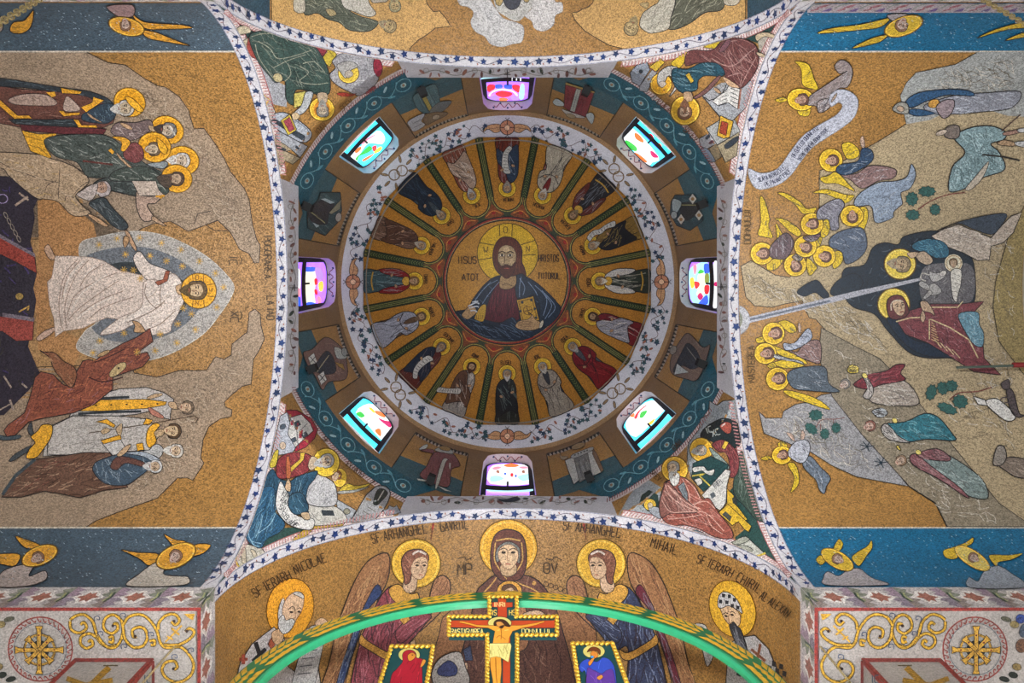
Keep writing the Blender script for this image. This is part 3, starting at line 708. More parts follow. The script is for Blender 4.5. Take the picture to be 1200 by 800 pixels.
# neck, head
f.blob('neck', '96784f', [(368, 350), (440, 350), (450, 410), (420, 440), (376, 444), (350, 424)], 3)
f.curve('neck', '5c4430', 4, [(365, 420), (395, 412), (425, 425)])
f.blob('hair', '4e2416', [(398, 134), (350, 146), (318, 200), (312, 270), (330, 330), (372, 366), (430, 366), (482, 352), (508, 366), (500, 320), (484, 280), (484, 210), (450, 152)], 4)
f.folds('hair', '7a4026', 12, 90, 88, 3, 18)
f.blob('face', '9c8460', [(392, 182), (356, 198), (342, 240), (345, 290), (362, 330), (392, 352), (424, 332), (444, 290), (450, 240), (432, 198)], 3, '4a3020')
f.blob('face', 'b39a74', [(384, 192), (404, 192), (414, 216), (392, 226), (370, 216)])
f.blob('face', 'ad936c', [(356, 262), (372, 256), (378, 280), (366, 296), (356, 284)]); f.blob('face', 'ad936c', [(412, 258), (432, 260), (434, 284), (420, 296), (410, 280)])
f.blob('beard', '4a2214', [(346, 284), (362, 306), (392, 298), (424, 306), (442, 284), (440, 330), (420, 366), (394, 382), (368, 366), (350, 330)], 2)
f.line('mouth', '8a3c30', 6, [(378, 321), (408, 321)]); f.curve('moustache', '3c1a10', 7, [(364, 318), (392, 302), (422, 318)])
for e, x in ((-1, 366), (1, 414)):
    f.ell('eye', 'c4b496', x, 242, 17, 8, 0, 2); f.ell('eye', '1c1410', x, 242, 7)
    f.curve('eyebrow', '32200f', 6, [(x - 22, 232), (x, 220), (x + 22, 230)]); f.curve('eye', '5e4632', 3, [(x - 16, 256), (x, 260), (x + 16, 256)])
f.line('nose', '5e4632', 4, [(384, 236), (381, 286), (376, 294), (396, 298), (404, 292)])
# lettering
f.text('lettering', '34261a', 5, 'IISUS', 104, 292, 42, 0, .5); f.text('lettering', '34261a', 5, 'ATOT', 128, 392, 38, 0, .55)
f.text('lettering', '34261a', 5, 'HRISTOS', 584, 280, 40, 0, .32); f.text('lettering', '34261a', 5, 'TIITORUL', 580, 384, 36, 0, .36)
f.build()

# ---- cornice ring: vines, winged wheels and winged medallions
CC = (594.4, 330.2)
def leaf(f, part, col, x, y, r, a):
    pts = []
    for i in range(10):
        q = radians(a + i * 36); rr = r * (1.15 if i % 2 == 0 else .6); pts.append((x + rr * cos(q), y + rr * sin(q)))
    f.poly(part, col, pts)
for k in range(8):
    th = k * 45
    f = Fig('vine_scroll', None, None, surf='C', level=0, parent=CORN, kind='stuff'); rn = random.Random(k)
    pts = []
    for i in range(33):
        a = radians(8.5 + 28 * i / 32); r = 181 + 6.5 * sin(i * .62 + (k % 2) * pi); t = radians(th) + a; pts.append((CC[0] + r * cos(t), CC[1] + r * sin(t)))
    f.line('vine_scroll', '5a4038', .7, pts)
    for i in range(32):
        a = radians(7.5 + 30 * rn.random()); r = rn.uniform(171, 191); t = radians(th) + a
        x, y = CC[0] + r * cos(t), CC[1] + r * sin(t)
        leaf(f, 'vine_scroll', rn.choice(['20384a', '24464e', '1f3450', '2a4a50']), x, y, rn.uniform(2.0, 3.5), rn.uniform(0, 72))
        n = min(pts, key=lambda p: hypot(p[0] - x, p[1] - y)); f.line('vine_scroll', '5a4038', .5, [n, (x, y)])
    for i in range(7):
        t = radians(th + rn.uniform(9, 36)); r = rn.uniform(174, 188); f.ell('vine_scroll', '8a5440', CC[0] + r * cos(t), CC[1] + r * sin(t), 2.6, 1.3, rn.uniform(0, 180))
    f.build()
    if k % 2 == 0:
        f = Fig('winged_disc', 'winged disc with cross on cornice ring below %s' % {0: 'the white-mantled figure', 2: 'the blackish green mantle', 4: 'the red-caped youth', 6: 'the maroon-blue scroll bearer'}[k], 'emblem', 'winged discs on the cornice ring', 'C', 1)
        polar(f, th, CC)
        for e in (-1, 1):
            f.blob('wing', 'b98a5e', [(e * 8, 177), (e * 15, 175), (e * 22, 179), (e * 28, 176), (e * 25, 182), (e * 16, 185), (e * 8, 184)], .7)
            f.curve('wing', '6a4630', .6, [(e * 10, 181), (e * 17, 180), (e * 25, 179)])
        f.ell('disc', 'b57a58', 0, 181, 8.5, 8.5, 0, .9); f.line('cross', '5a3226', 1.0, [(0, 172), (0, 190)]); f.line('cross', '5a3226', 1.0, [(-8, 181), (8, 181)])
        f.ell('disc_centre', 'd8b08a', 0, 181, 3.4, 3.4, 0, .6); f.line('finial', '2c2426', .8, [(-2.5, 169.5), (0, 172), (2.5, 169.5)]); f.line('finial', '2c2426', .8, [(-2.5, 192.5), (0, 190), (2.5, 192.5)])
    else:
        f = Fig('wheel_emblem', 'two linked wheels with leaf wings on cornice ring outside %s' % {1: 'the deep red mantle', 3: 'the long hanging scroll', 5: 'the navy mantle', 7: 'the red collar cape'}[k], 'emblem', 'linked wheels on the cornice ring', 'C', 1)
        polar(f, th, CC)
        for e in (-1, 1):
            f.ring('wheel', '6e5638', e * 5, 181 + e * 1.5, 6.2, None, 1.4); f.curve('spoke', '8a7250', .8, [(e * 5 - 3, 184), (e * 5, 181), (e * 5 + 3, 178)])
            for q in (-1, 0, 1):
                a = radians(90 - e * 90 + q * 55) if e > 0 else radians(180 + q * 55)
                x, y = e * 6 + 9 * cos(a), 181 + 9 * sin(a); f.ell('leaf_wing', '84694a', x + 3 * cos(a), y + 3 * sin(a), 4.4, 1.5, math.degrees(a), .5)
    f.build()
# ============================================================ drum mosaics, arch fields, borders
DR = (594.6, 334.0)
PANEL = {247.5: ('back wall left', 'b'), }
for k in range(8):
    th = 22.5 + 45 * k
    f = Fig('panel_ground', None, None, surf='R', level=0, parent=DRUM); polar(f, th, DR); f.gain = 1.25
    f.poly('panel_ground', '9c7440', [(-33, 201), (-17, 203.5), (0, 204), (17, 203.5), (33, 201), (39.5, 233), (-39.5, 233)])
    f.poly('panel_ground', '33545a', [(-39.5, 232.5), (39.5, 232.5), (43.6, 251), (20, 254), (-20, 254), (-43.6, 251)])
    for e in (-1, 1): f.line('panel_ground', '2a221c', 1.1, [(e * 33.4, 201), (e * 44, 252)])
    f.build()
    f = Fig('dentil_row', None, None, surf='R', level=1, parent=DRUM, kind='stuff'); polar(f, th, DR)
    f.line('dentil_row', 'b8ae9c', 2.4, [(-33, 202.4), (-17, 204.6), (0, 205.2), (17, 204.6), (33, 202.4)], True)
    for i in range(15):
        x = -31.5 + 4.5 * i; y = 205.2 - (x / 33) ** 2 * 2.8; f.poly('dentil_row', '120e0d', [(x - 2.2, y - 2.3), (x + 2.2, y - 2.3), (x, y + 2.3)])
    f.build()
# teal scroll band over each pendentive, with a beaded edge
for q in range(4):
    c0 = 45 + 90 * q
    arc = lambda r, a, b, n=25: [(DR[0] + r * cos(radians(t)), DR[1] + r * sin(radians(t))) for t in lsp(a, b, n)]
    f = Fig('scroll_band', None, None, surf='R', level=0, parent=DRUM, base=.0055)
    f.poly('scroll_band', '1d5563', arc(277.5, c0 - 19.4, c0 + 19.4) + arc(253.5, c0 + 26, c0 - 26))
    for i in range(5):
        a = c0 - 17.5 + 8.75 * i; x, y = arc(265, a, a, 2)[0]
        f.ring('scroll_band', '6fa3ac', x, y, 9.5, 7, .9, a + 90); f.ell('scroll_band', '8fb0b0', x, y, 3.6, 2.6, a + 90); f.ell('scroll_band', '96745a', x, y, 1.7)
        if i < 4:
            P = [arc(r, t, t, 2)[0] for r, t in ((270, a + 1.5), (261, a + 4), (266, a + 6.5), (272, a + 7.5))]; f.curve('scroll_band', '6fa3ac', .9, P)
            x, y = arc(271, a + 4.2, a + 4.2, 2)[0]; f.ell('scroll_band', '93b2b6', x, y, 4.2, 1.4, a + 60)
            x, y = arc(259.5, a + 4.6, a + 4.6, 2)[0]; f.ell('scroll_band', '5c98a4', x, y, 4.6, 1.3, a + 110)
    f.build()
    f = Fig('bead_row', None, None, surf='P', level=0, parent=list(PEND.values())[q], kind='stuff', base=.006)
    f.line('bead_row', 'c3b8b4', 5, arc(280, c0 - 20.5, c0 + 20.5, 40))
    for t in lsp(c0 - 20.5, c0 + 20.5, 62):
        a, b = arc(277.6, t, t, 2)[0], arc(282.3, t + .5, t + .5, 2)[0]; f.line('bead_row', '8c4a48', .9, [a, b])
    f.build()

T = 120
def dfig(th, label, x0, y0):
    f = Fig('drum_figure', label, 'mosaic figure', 'mosaic figures between the drum windows', 'R', 2); f.tile(x0, y0, T); f.gain = 1.45; return f
f = dfig(247.5, 'drum mosaic figure in grey-green robe with gold stripe, holding out a white scroll', 440, 75)
f.poly('robe', '3f5a5c', [(290, 260), (330, 215), (460, 150), (500, 270), (500, 330), (400, 380), (330, 350)], True, 4); f.folds('robe', '26383c', 8, 120, 68, 5); f.folds('robe', '7a8c88', 5, 100, 68, 4)
f.poly('stripe', '8d7c3c', [(340, 222), (376, 214), (446, 350), (418, 364)], False, 3)
f.blob('mantle', '5a5f5c', [(420, 360), (500, 290), (590, 282), (570, 320), (500, 380), (440, 410)], 3)
f.blob('shoulders', '6e5a3e', [(370, 400), (450, 370), (560, 372), (540, 400), (440, 450), (390, 470)], 3); f.ell('head', '9a8a70', 470, 408, 30, 18, -15, 3)
f.poly('scroll', '9a9a98', [(250, 440), (370, 378), (376, 400), (355, 440), (385, 470), (300, 520), (268, 490)], True, 3); f.line('scroll', '5a5a58', 4, [(285, 460), (355, 425)]); f.line('scroll', '5a5a58', 4, [(295, 490), (360, 458)])
f.build()
f = dfig(292.5, 'drum mosaic figure in a crimson robe with a white central band and silver discs', 630, 75)
f.poly('robe', '6e2830', [(220, 150), (300, 170), (445, 215), (380, 408), (300, 390), (205, 330)], False, 5); f.folds('robe', '4a161e', 8, 130, 105, 6)
f.poly('stole', '8f9288', [(305, 185), (342, 195), (292, 370), (255, 358)], False, 3); f.line('stole', '4c5450', 3, [(318, 200), (276, 355)])
f.poly('hem', '8b7440', [(222, 134), (450, 208), (445, 222), (218, 152)], False, 3)
f.blob('shoulders', 'a09c92', [(190, 345), (260, 368), (372, 408), (330, 415), (240, 395)], 3); f.ell('head', '8a7a5c', 262, 398, 40, 16, 15, 3)
f.blob('sleeve', '9aa29c', [(120, 290), (150, 262), (200, 290), (205, 318), (150, 318)], 3); f.blob('sleeve', '9aa29c', [(382, 390), (420, 372), (446, 400), (430, 460), (405, 440)], 3)
f.build()
f = dfig(202.5, 'drum mosaic figure in a wide dark teal mantle, grey hair, window panel', 335, 180)
f.poly('mantle', '2f4446', [(262, 300), (420, 298), (432, 440), (405, 530), (300, 640), (165, 580), (160, 450), (250, 350)], False, 5); f.folds('mantle', '5d7472', 10, 110, 30, 5, 50)
f.blob('robe', '2a2c30', [(180, 430), (270, 360), (370, 380), (330, 470), (310, 550), (220, 540), (170, 490)], 3); f.line('robe', '8d8a5c', 6, [(160, 430), (300, 540)]); f.folds('robe', '4e5250', 5, 90, 40, 4)
f.poly('collar', '7d7a62', [(330, 460), (390, 390), (430, 350), (415, 430), (350, 470)], False, 3)
f.ell('head', '9a948a', 404, 494, 24, 36, 10, 4); f.poly('cuff', '93a09e', [(265, 350), (300, 345), (375, 378), (340, 388)]); f.poly('cuff', '93a09e', [(200, 535), (255, 560), (230, 575)])
f.build()
f = dfig(337.5, 'drum mosaic bishop in teal vestment with flower crosses and pale stole', 755, 180)
f.poly('vestment', '2b4348', [(245, 320), (400, 318), (440, 400), (465, 520), (365, 600), (260, 560), (205, 470), (215, 370)], False, 5); f.folds('vestment', '557074', 8, 100, 20, 5, 40)
f.blob('robe', '262c2e', [(300, 385), (430, 390), (400, 480), (330, 520), (290, 460)], 3); f.line('robe', '8c8a5a', 6, [(270, 398), (420, 398)])
for x, y in ((385, 350), (435, 478), (295, 510)): f.poly('cross_patch', 'b4b0a2', [(x - 32, y), (x, y - 42), (x + 32, y), (x, y + 42)], False, 3); f.ell('cross_patch', '8e6a3c', x, y, 14)
f.poly('stole', '8d9a96', [(232, 350), (300, 380), (260, 460), (228, 440)], True, 3); f.ell('head', '8c9490', 240, 476, 26, 30, 0, 5)
f.build()
f = dfig(157.5, 'drum mosaic bishop in plum vestment with two white cross patches', 335, 370)
f.poly('vestment', '6a5148', [(130, 290), (200, 260), (305, 168), (420, 240), (465, 330), (466, 490), (330, 520), (280, 580), (220, 470), (160, 380)], True, 5); f.folds('vestment', '8c7468', 10, 100, 40, 5, 40)
f.blob('robe', '2b3038', [(215, 410), (300, 280), (360, 320), (385, 430), (330, 460), (250, 450)], 3); f.line('robe', '9a9470', 6, [(235, 440), (330, 310)])
for x, y in ((203, 345), (278, 488)):
    f.poly('cross_patch', 'b4b2a8', [(x - 38, y - 16), (x + 8, y - 54), (x + 34, y + 16), (x - 10, y + 56)], False, 3); f.line('cross_patch', '24282c', 6, [(x - 22, y - 24), (x + 20, y + 24)]); f.line('cross_patch', '24282c', 6, [(x + 18, y - 22), (x - 20, y + 22)])
f.poly('stole', '9a9c92', [(370, 250), (420, 260), (470, 320), (440, 340), (390, 330)], True, 3); f.ell('head', '8a8c84', 450, 285, 22, 34, -10, 4); f.poly('book', '8a6a34', [(372, 362), (440, 380), (455, 430), (405, 400)], False, 3)
f.build()
f = dfig(22.5, 'drum mosaic figure in grey-brown mantle over dark blue robe, beside the glaring window', 755, 370)
f.poly('mantle', '66564c', [(355, 138), (460, 245), (520, 240), (430, 490), (330, 495), (220, 450), (215, 330), (290, 190)], True, 5); f.folds('mantle', '8a7868', 9, 100, 45, 5, 50)
f.blob('robe', '232d36', [(345, 215), (420, 280), (445, 380), (380, 420), (300, 390), (265, 440), (230, 430), (290, 300)], 3); f.line('robe', '7c7c70', 5, [(340, 250), (440, 380)])
f.poly('scroll', '9aa09c', [(262, 375), (355, 445), (240, 462)], False, 3); f.ell('head', '7a766c', 232, 270, 26, 36, 25, 4)
f.build()
f = dfig(112.5, 'drum mosaic figure in rose-brown robe with one arm raised and pale stole', 440, 480)
f.poly('robe', '6b4040', [(450, 345), (520, 330), (600, 345), (660, 440), (590, 475), (560, 610), (350, 530), (400, 440)], True, 5); f.folds('robe', '4a2828', 9, 120, 100, 5, 20)
f.poly('stole', '9a988a', [(520, 400), (570, 398), (545, 420), (485, 605), (465, 600)], True, 3); f.poly('stole', '9a988a', [(572, 420), (588, 425), (582, 470), (574, 465)])
f.blob('shoulders', '8f9088', [(460, 320), (520, 295), (590, 320), (600, 350), (520, 340)], 3); f.ell('head', '8a6c3c', 540, 308, 46, 18, 10, 3)
f.blob('arm', '6b4040', [(450, 320), (400, 312), (350, 325), (400, 338), (450, 345)], 3); f.blob('sleeve', '9aa09a', [(335, 318), (370, 285), (405, 278), (390, 310)], 3)
f.poly('hem', 'a4a59a', [(320, 545), (400, 558), (400, 570), (330, 560)]); f.poly('hem', 'a4a59a', [(480, 600), (590, 648), (540, 640)])
f.build()
f = dfig(67.5, 'drum mosaic figure in white robe with grey pleated front', 630, 480)
f.poly('robe', 'a6a49a', [(215, 400), (290, 370), (400, 320), (440, 330), (500, 495), (420, 530), (320, 560), (285, 590), (240, 480)], False, 5)
f.poly('pleats', '6a6a66', [(285, 385), (395, 345), (430, 520), (330, 575)], False, 3); f.folds('pleats', '3e403e', 7, 130, 72, 5, 8); f.folds('pleats', '9a9a92', 5, 130, 72, 4, 8)
f.poly('cloak_edge', '6c5440', [(440, 310), (470, 360), (520, 480), (500, 496), (430, 350)], False, 3)
f.poly('collar', '8c8c86', [(270, 360), (400, 305), (440, 300), (420, 330), (290, 385)], True, 3)
for i in range(5): f.ell('collar', '34342f', 295 + i * 24, 360 - i * 9, 6)
f.ell('head', '8c7450', 320, 290, 55, 22, -18, 3); f.blob('hand', '8c7a60', [(178, 345), (190, 370), (240, 375), (205, 400), (180, 385)], 2)
f.build()

# spotlights standing in front of the drum panels
for (px, py, nm) in ((493.5, 103.5, 'the scroll bearer in grey-green'), (688.5, 102.5, 'the crimson robe with white band'), (356.5, 240.5, 'the dark teal mantle'), (826.5, 237.5, 'the teal flower-cross vestment'),
                     (362, 433, 'the plum cross-patch vestment'), (825.5, 427, 'the grey-brown mantle'), (503.5, 565, 'the rose-brown raised arm'), (692, 562, 'the white pleated robe')):
    p, n = hit_drum(px, py); side = Vector((-n.y, n.x, 0)); up = Vector((0, 0, 1))
    p = p + Vector((0, 0, -.25))
    root = bpy.data.objects.new('spotlight', None); COL.objects.link(root); root.location = p
    tag(root, 'small black spotlight at the feet of %s' % nm, 'spotlight', 'spotlights round the drum')
    def bx(name, c, d):
        V = []
        for a in (-1, 1):
            for b in (-1, 1):
                for q in (-1, 1): V.append(c + side * (a * d[0]) + n * (b * d[1]) + up * (q * d[2]))
        return link_mesh(name, V, [(0, 1, 3, 2), (4, 6, 7, 5), (0, 4, 5, 1), (2, 3, 7, 6), (0, 2, 6, 4), (1, 5, 7, 3)], M['dark'], root, origin=p)
    bx('wall_bracket', p + n * .05, (.02, .05, .02)); bx('lamp_head', p + n * .15, (.075, .075, .13)); bx('visor', p + n * .15 - up * .14, (.085, .085, .012))

# ---- arch borders: vine on the vault edge, beading on the pendentive, fields above the crowns
for q, nm in enumerate(('right', 'front', 'left', 'back')):
    c, s_ = cos(q * pi / 2), sin(q * pi / 2)
    def mp(u, v, c=c, s_=s_):
        t = u / S; x, y = S + v, S * cos(t); return Vector((x * c - y * s_, x * s_ + y * c, ZS + S * sin(t))), Vector((cos(t) * s_, -cos(t) * c, -sin(t)))
    f = Fig('vine_border', None, None, mapf=mp, h=.08, base=.004, gap=.0005, parent=TRIM[nm], kind='stuff'); rn = random.Random(q)
    Lt = pi * S
    for v in (.008, SO - .008): f.line('vine_border', '7d7f92', .012, [(i * .1, v) for i in range(int(Lt / .1))])
    f.line('vine_border', '6c6470', .014, [(i * .06, .1 + .045 * sin(i * .55)) for i in range(int(Lt / .06))])
    u = .15
    while u < Lt - .1:
        leaf(f, 'vine_border', rn.choice(['1d3262', '203868', '263656']), u, .1 + rn.choice((-.03, .03, 0)), rn.uniform(.05, .075), rn.uniform(0, 72))
        f.ell('vine_border', '8a5a4c', u + .11, .1 + rn.choice((-.05, .05)), .022, .012, rn.uniform(0, 90)); u += rn.uniform(.19, .3)
    f.build()
    def mb(u, v, c=c, s_=s_):
        t = u / S; x = S - v * (.35 + .65 * min(1, sin(t) / .7)); r = sqrt(32 - x * x); y = r * cos(t); z = r * sin(t)
        return Vector((x * c - y * s_, x * s_ + y * c, ZS + z)), Vector((-(x * c - y * s_), -(x * s_ + y * c), -z)).normalized()
    tm = math.asin(3.5 / S) - .02; t0 = .1
    for a, b in ((t0, tm), (pi - tm, pi - t0)):
        f = Fig('bead_row', None, None, mapf=mb, h=.08, base=.007, gap=.0005, parent=TRIM[nm], kind='stuff')
        f.line('bead_row', 'c6bcb8', .075, [(S * t, .04) for t in lsp(a, b, 60)])
        f.line('bead_row', '94504e', .014, [(S * t, .084) for t in lsp(a, b, 60)])
        for t in lsp(a, b, 60): f.line('bead_row', 'a87a78', .02, [(S * t - .02, .01), (S * t + .03, .07)])
        f.build()
# vines and leaves on the white fields above the crowns
for nm, sf in (('left', 'LW'), ('right', 'LE'), ('back', 'LN'), ('front', 'LS')):
    f = Fig('field_vine', None, None, surf=sf, parent=LUN[nm], kind='stuff'); rn = random.Random(hash_name(nm))
    def P(a, d):     # a along the field (px from its middle), d px outwards from its top edge
        return {'left': (349 - d, 337 + a), 'right': (841 + d, 336 + a), 'back': (594.5 + a, 91 - d), 'front': (596 + a, 580 + d)}[nm]
    f.curve('field_vine', '7a7468', .7, [P(a, 6 + 3 * sin(a * .13)) for a in range(-104, 105, 5)])
    for a in range(-100, 101, 10):
        if abs(a) < 8: continue
        x, y = P(a, 6 - 3 * sin(a * .13)); f.ell('field_vine', rn.choice(['8a5e50', '6a4a48', '2c3a34', '93655a']), x, y, rn.uniform(2, 4.5), rn.uniform(.9, 2), rn.uniform(0, 180))
    for a in range(-95, 96, 19): x, y = P(a, 9); f.ring('field_vine', '8a8478', x, y, 3, None, .6)
    if nm == 'front':
        f.blob('field_vine', '23303c', [P(-14, 5), P(-4, 6), P(8, 3), P(14, 6), P(6, 9), P(-6, 9)])
    else:
        f.line('field_vine', '33343a', .9, [P(0, 1), P(0, 11)]); f.line('field_vine', '33343a', .9, [P(-4, 5), P(4, 5)])
    f.build()
# woven-pattern strip on the fascias below the vaults
def fascia(mapf, n, parent, step=.62):
    for i in range(n):
        f = Fig('woven_motif', None, None, mapf=mapf, h=.2, base=.004, gap=.0008, parent=parent); o = i * step
        def Z(x): return [(o + a, b) for a, b in x]
        f.poly('woven_motif', 'b4aeac', Z([(0, 0), (step, 0), (step, .74), (0, .74)]))
        f.poly('woven_motif', '8a7e78', Z([(0, .0), (.16, .1), (.1, .2), (.22, .3), (0, .37)])); f.poly('woven_motif', '857a86', Z([(step, .0), (step - .16, .1), (step - .1, .2), (step - .22, .3), (step, .37)]))
        f.poly('woven_motif', '7e8274', Z([(0, .74), (.16, .64), (.1, .54), (.22, .44), (0, .37)])); f.poly('woven_motif', '94808e', Z([(step, .74), (step - .16, .64), (step - .1, .54), (step - .22, .44), (step, .37)]))
        f.poly('woven_motif', 'd8d2cc', Z([(.1, .37), (.2, .25), (.24, .14), (.38, .14), (.42, .25), (.52, .37), (.42, .49), (.38, .6), (.24, .6), (.2, .49)]))
        f.poly('woven_motif', '9a6455', Z([(.16, .37), (.24, .31), (.26, .2), (.31, .26), (.36, .2), (.38, .31), (.46, .37), (.38, .43), (.36, .54), (.31, .48), (.26, .54), (.24, .43)]))
        f.line('woven_motif', '3f5044', .025, Z([(.03, .2), (.0, .37), (.03, .54)])); f.line('woven_motif', '9aa06a', .02, Z([(.06, .22), (.03, .37), (.06, .52)]))
        f.build()
for sx in (-1, 1):
    for sy in (-1, 1):
        so = bpy.data.objects['ceiling_soffit_' + ('back', 'front')[sy > 0] + ('_left', '_right')[sx > 0]]
        fascia(lambda u, v, sx=sx, sy=sy: (Vector((sx * (S + u), sy * S, ZF + v)), Vector((0, -sy, 0))), 8, so)
        if sy > 0: fascia(lambda u, v, sx=sx, sy=sy: (Vector((sx * S, sy * (S + u), ZF + v)), Vector((-sx, 0, 0))), 3, so)
# ============================================================ pendentives: four seated writers
def ground(pend, polys, tile):
    f = Fig('ground', None, None, surf='P', level=0, parent=PEND[pend], base=.003); f.tile(*tile)
    for c, p in polys: f.poly('ground', c, p)
    f.build()
def pfig(name, label, cat, lvl, tile, group=None):
    f = Fig(name, label, cat, group, 'P', lvl); f.tile(*tile); return f
def robe(f, part, col, pts, light, dark, ang, n=8, L=110, ink=5, sp=30):
    f.blob(part, col, pts, ink); f.folds(part, dark, n, L, ang, 5, sp * .6); f.folds(part, light, int(n * .8), L, ang, 3.2, sp * .6)
G4 = 'seated writers in the pendentives'
GH = 'colour scheme'
# ---- back left: dark green robe, desk with books, hooded inspirer
TA = (245, 10, 140); TB = (340, 40, 140)
ground('back_left', [('2c4440', [(30, -20), (120, 130), (210, 300), (300, 460), (330, 360), (420, 470), (560, 200), (430, 120), (150, 0), (60, -40)]), ('8f8f92', [(300, 440), (335, 350), (440, 480), (520, 520), (520, 660), (430, 640), (330, 560)])], TA)
f = pfig('mosaic_buildings', 'pale grey mosaic towers and arch with dark window slits beside green-robed writer', 'mosaic building', 1, (310, 130, 80))
f.poly('arcade', '93979e', [(60, 60), (200, 10), (330, 60), (520, 210), (540, 300), (470, 365), (340, 330), (120, 190)], True, 9); f.line('arcade', '4c5258', 7, [(340, 90), (500, 215), (515, 300)], True)
f.poly('opening', '2c343c', [(72, 110), (110, 85), (470, 290), (460, 340), (430, 335)], False, 6)
f.poly('tower', '8c8e92', [(150, 225), (385, 350), (500, 410), (410, 540), (320, 460), (110, 330)], False, 9); f.poly('window', '2f363e', [(350, 420), (370, 400), (420, 450), (400, 465)])
f.poly('tower', '8d7f66', [(115, 310), (320, 450), (250, 470), (110, 400)], False, 7); f.poly('window', '2d333a', [(105, 380), (250, 440), (240, 470), (100, 410)])
f.poly('tower', '93856c', [(100, 420), (250, 470), (410, 545), (320, 620), (240, 580), (190, 650), (110, 610)], False, 9)
f.build()
f = pfig('mosaic_desk', 'white and yellow mosaic writing desk with red-paged book, before green-robed writer', 'desk', 2, (310, 130, 80))
f.tile(*TA); f.poly('desk_top', 'a8a39c', [(320, 560), (400, 600), (440, 690), (400, 760), (370, 700)], False, 4); f.line('desk_top', 'b08c30', 10, [(322, 545), (400, 605), (365, 650)])
f.tile(310, 130, 80); f.poly('book', 'b09a3c', [(180, 110), (290, 30), (370, 215), (270, 280)], False, 8); f.poly('book', '8c3c48', [(215, 115), (285, 65), (345, 205), (285, 245)], False, 5)
f.build()
f = pfig('mosaic_writer', 'mosaic writer in dark green robe bent over his desk, grey beard', 'mosaic figure', 3, TA, G4)
f.halo(750, 668, 84, 80); f.ell('halo', 'b8782c', 750, 668, 55)
f.blob('cushion', '7a3038', [(640, 210), (740, 215), (790, 250), (760, 310), (700, 330)], 5)
f.blob('foot', 'a49a82', [(150, 150), (200, 110), (255, 112), (270, 150), (220, 165), (165, 172)], 4); f.blob('foot', 'a49a82', [(195, 250), (225, 205), (262, 190), (270, 230), (215, 270)], 4)
f.poly('hem', '8a4038', [(232, 290), (255, 185), (310, 335)], False, 4)
robe(f, 'robe', '33453f', [(260, 180), (340, 140), (440, 145), (500, 190), (560, 215), (690, 240), (760, 330), (800, 440), (800, 560), (720, 570), (640, 540), (570, 545), (560, 640), (510, 600), (500, 480), (440, 490), (400, 450), (310, 330)], 'a09a88', '16221f', 40, 30, 130, 5, 50)
for q in ([(275, 180), (350, 160), (470, 165), (520, 210)], [(320, 210), (400, 260), (450, 325), (560, 310), (680, 270)], [(300, 230), (330, 330), (430, 470)], [(420, 390), (520, 340), (640, 300)], [(600, 380), (660, 420), (600, 480), (700, 500), (790, 490)], [(520, 360), (540, 430), (500, 480)], [(620, 360), (700, 350), (770, 420)]): f.curve('robe', '8c8a78', 5, q)
f.ell('knee_patch', 'a89a74', 452, 455, 34, 30, 30, 4)
f.poly('page', 'a89c50', [(560, 560), (640, 545), (620, 640), (560, 660)], False, 4)
f.poly('sleeve', '9a9c9c', [(640, 555), (690, 560), (640, 680), (550, 720), (560, 690), (610, 640)], True, 4); f.blob('hand', 'b09a78', [(545, 700), (580, 690), (600, 720), (560, 740)], 3)
f.blob('neck', 'a08c74', [(720, 560), (780, 560), (780, 620), (730, 620)], 3)
f.head(752, 668, 46, 178, '6c6a66', '807e78', 'a29480')
f.tile(*TB); f.text('lettering', '5a3c1c', 5, 'SFEV', 340, 505, 38, -38, .5); f.text('lettering', '5a3c1c', 5, 'IOAN', 170, 665, 38, -38, .5)
f.build()
f = pfig('mosaic_companion', 'grey hooded mosaic head in a halo at a red-roofed shrine, behind green-robed writer', 'mosaic figure', 2, TB)
f.poly('bench', 'a99436', [(205, 170), (260, 80), (310, 130), (260, 215)], False, 4); f.line('bench', '5a4a18', 4, [(245, 90), (290, 150)])
f.blob('shrine', '89878a', [(280, 170), (380, 110), (540, 140), (590, 290), (480, 400), (400, 385), (300, 330), (260, 270), (300, 220)], 5); f.folds('shrine', '5c5c60', 12, 80, 45, 5, 60); f.folds('shrine', 'b4b2b0', 10, 80, 45, 5, 60)
f.halo(388, 258, 70, 66, 0, 'c0a23a'); f.blob('hood', '8f8c88', [(310, 200), (400, 175), (450, 210), (400, 240), (370, 290), (340, 260)], 4); f.blob('face', '9a9084', [(365, 250), (395, 235), (420, 262), (390, 288), (368, 278)], 3)
f.blob('roof', '7c2434', [(560, 165), (600, 170), (615, 230), (585, 280), (555, 230)], 4); f.blob('roof', '84303a', [(500, 390), (545, 345), (570, 350), (520, 385)], 3)
f.blob('bird', '8a3024', [(308, 392), (360, 386), (400, 395), (440, 388), (400, 408), (340, 410)], 2)
f.build()
